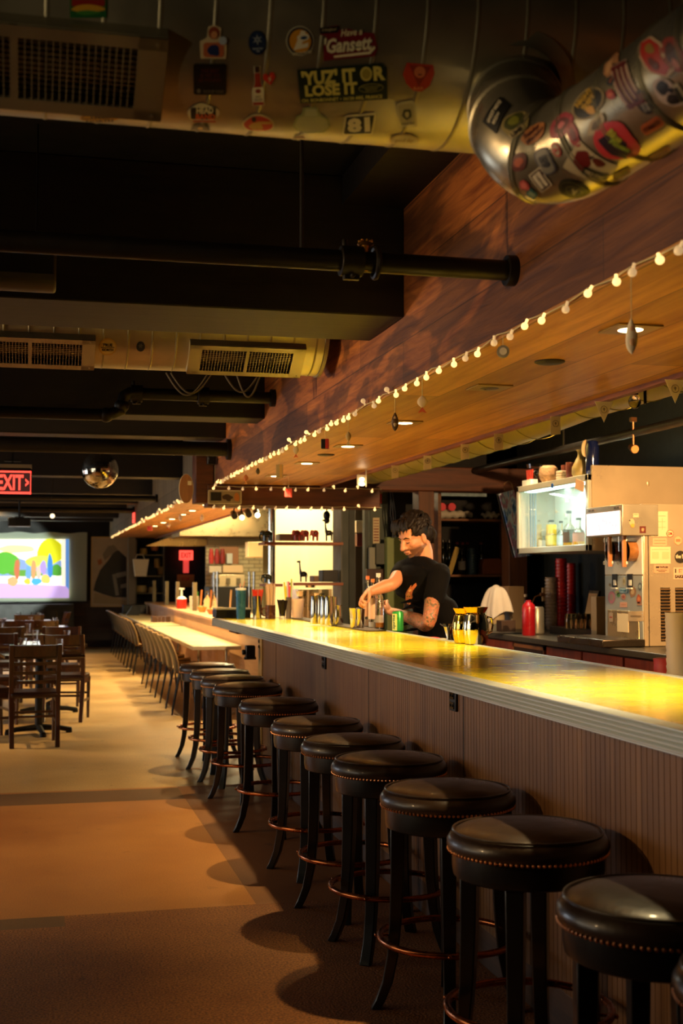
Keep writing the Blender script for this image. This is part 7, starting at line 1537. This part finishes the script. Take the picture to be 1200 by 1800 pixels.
me = body.data; ta = me.attributes.new('tattoo', 'FLOAT', 'POINT'); sa = me.attributes.new('stubble', 'FLOAT', 'POINT')
eL, wL, sL_ = Lc(elL), Lc(wrL), Lc(shL)
for i, v in enumerate(me.vertices):
    p = v.co; seg = wL-eL; tt = (p-eL).dot(seg)/seg.length_squared; dd = (p-(eL+seg*max(0, min(1, tt)))).length
    seg2 = sL_-eL; t2 = (p-eL).dot(seg2)/seg2.length_squared; d2 = (p-(eL+seg2*max(0, min(1, t2)))).length
    val = 0
    if (dd < .07 and tt < .98) or (d2 < .08 and t2 < .75): val = .85*min(1, max(0, (1.0-tt)*8))
    ta.data[i].value = val
    q = p-Lc(headc); f, s_, u_ = q.dot(hf)/HS, q.dot(side)/HS, q.dot(hu)/HS
    st = 0
    if -.115 < u_ < -.035 and f > -.02 and abs(s_) < .075 and (f*f+s_*s_)**.5 < .14:
        st = min(.8, max(0, (-.03-u_)/.025))
        if abs(s_) < .022 and -.074 < u_ < -.050 and f > .07: st = .1
    sa.data[i].value = st
# facial details
EY = mat('dark_lash', '#1c100a', .5)
for s_ in (-1, 1):
    MB().tube([H(.079, s_*.018, .002), H(.083, s_*.029, -.003), H(.074, s_*.042, .0)], .0022*HS, 6).build('eyelashes', EY, person)
    MB().tube([H(.086, s_*.012, .024), H(.084, s_*.030, .031), H(.070, s_*.048, .022)], [.003*HS, .0045*HS, .0025*HS], 6).build('eyebrow', mat('dark_hair', '#140c07', .5), person)
MB().tube([H(.088, -.022, -.062), H(.0975, 0, -.0605), H(.088, .022, -.062)], .0022, 6).build('mouth_line', mat('lip_dark', '#7a3c2c', .5), person)
# hair
HR = bpy.data.materials.new('dark_wavy_hair'); HR.use_nodes = True; bb_ = HR.node_tree.nodes['Principled BSDF']; bb_.inputs['Base Color'].default_value = lin('#120a06'); bb_.inputs['Roughness'].default_value = .62; bb_.inputs['Specular IOR Level'].default_value = .3
B = MB(); rg = random.Random(11)
ell(B, H(-.030, 0, .052), (.100, .082, .082)); ell(B, H(-.070, 0, .0), (.058, .072, .072)); ell(B, H(.030, 0, .098), (.058, .062, .036))
for s_ in (-1, 1): ell(B, H(-.02, s_*.070, .035), (.036, .014, .042)); ell(B, H(.018, s_*.068, .050), (.034, .012, .034))
for k in range(240):
    a = rg.uniform(0, 2*pi); e = rg.uniform(-.05, 1.45)
    dr = Vector((math.cos(e)*math.cos(a), math.cos(e)*math.sin(a), math.sin(e)))
    if dr.x > .55 and dr.z < .50: continue
    if dr.z < .12 and dr.x > -.25: continue
    b0 = Vector((-.032+.100*dr.x, .083*dr.y, .048+.092*dr.z)); t_ = Vector((dr.y*.3+rg.uniform(-.6, .6)+.3, -dr.x*.3+rg.uniform(-.6, .6), -.5*rg.random()-.2)); t_ -= dr*t_.dot(dr)
    pts = [b0-t_*.02, b0+dr*.009, b0+t_*.028+dr*rg.uniform(.004, .014), b0+t_*.052+dr*rg.uniform(-.004, .010)]
    r0 = rg.uniform(.006, .010)
    chain(B, [H(*p) for p in pts], [r0*HS*.7, r0*HS, r0*HS*.85, .002], 8, 3)
for k in range(30):     # loose wavy locks lifted off the forehead
    s_ = rg.uniform(-.058, .058); w_ = rg.uniform(-.022, .022); h_ = rg.uniform(0, .022)
    chain(B, [H(.030, s_, .105), H(.062, s_+w_*.5, .112+h_), H(.088, s_+w_, .096+h_*.6), H(.094+rg.uniform(-.006, .014), s_+w_*1.6, .066+rg.uniform(-.012, .014))], [.009*HS, .0095*HS, .0075*HS, .002], 8, 3)
for k in range(14):
    s_ = -.055+.11*k/13; chain(B, [H(-.105, s_, .02), H(-.118, s_, -.02), H(-.104, s_*.95, -.055), H(-.096+rg.uniform(-.008, .008), s_*.9, -.078)], [.012*HS, .012*HS, .009*HS, .003], 8, 3)
remesh(B, 'hair', HR, person, .0042, 1)
# t-shirt
SH = mat('black_tshirt', '#070606', .9, spec=.15, bump=.25, bs=14)
B = MB(); trunk(B, .012)
def sleeve(b, s0, e0, k, r0, r1):
    d = (e0-s0); chain(b, [s0-d.normalized()*.02, s0, s0+d*k*.5, s0+d*k], [r0*.96, r0, (r0+r1)/2, r1], 20)
sleeve(B, Lc(shL), Lc(elL), .50, .072, .068); sleeve(B, Lc(shR), Lc(elR), .42, .068, .062)
chain(B, [Lc(shL)-up*.0+side*.0, Lc(chest)+up*.045, Lc(shR)], [.068, .072, .066], 18)
rgf = random.Random(5)
for k in range(7):      # folds
    z = -.2-.045*k; c = Lc(chest)+up*z*1.0+face_dir*(.098)+side*rgf.uniform(-.04, .04); chain(B, [c+side*(-.10), c+up*rgf.uniform(-.03, .03)+face_dir*.010, c+side*.10+up*.02], [.006, .012, .006], 8, 3)
shirt = remesh(B, 't_shirt', SH, person, .007, 3)
MB().tube([Lc(neck)+side*.062*math.cos(a)+face_dir*(.062*math.sin(a)+.005)+up*(-.025-.03*math.sin(a)) for a in [k*pi/14 for k in range(28)]], .006, 8, True).build('collar', SH, person)
# trousers, shoes
B = MB(); TR = mat('dark_brown_trousers', '#2a1c16', .8)
chain(B, [Vector((0, 0, 1.0))-side*.06, Vector((0, 0, 1.0))+side*.06], [.13, .13], 20)
for s_ in (-1, 1): chain(B, [side*s_*.085+up*.96, side*s_*.11+up*.52+face_dir*.02, side*s_*.12+up*.10-face_dir*.02], [.105, .075, .06], 18)
remesh(B, 'trousers', TR, person, .012, 2)
for s_ in (-1, 1): MB().sph(side*s_*.12+face_dir*.05+up*.045, (.13, .055, .045), 18, 12, ).build('shoe', mat('black_shoe', '#0c0b0a', .5), person)
MB().tube([Vector((0, 0, 1.04))+side*.175*math.cos(a)+face_dir*.125*math.sin(a) for a in [k*pi/14 for k in range(28)]], .016, 8, True).build('belt', mat('brown_belt', '#3a1c10', .5), person)
# printed motif on the chest, wrapped onto the shirt
class OffBVH: pass
vs = [v.co+off for v in shirt.data.vertices]; BVs = BVHTree.FromPolygons(vs, [list(p.vertices) for p in shirt.data.polygons])
D = Decal(BVs, 718, 1046, 0)
if D.ok:
    fl_ = [(-5, -22), (6, -20), (7, -4), (5, 8), (7, 18), (3, 14), (2, 24), (-1, 14), (-4, 20), (-5, 8), (-6, -4)]
    for poly, c, o_ in ((fl_, '#c8703c', .002), (blob(9, 16, 71, cy=-4), '#e0a050', .003), (blob(5, 5, 72, cy=8), '#e8c070', .003), (rect(10, 7, 1, 0, -18), '#1c1410', .003), (rect(8, 4, 1, 0, -24), '#c85a40', .0025), (oval(2, 2, 8, -2, -2), '#1c1410', .004), (oval(2, 2, 8, 2, -2), '#1c1410', .004)):
        o = D.shape(poly, sm(c, .8), None, 'printed_motif', o_)
        for v in o.data.vertices: v.co -= off
        o.parent = person
# shaker tin the right hand works on and glass under left hand
q = onb(640, 1101)
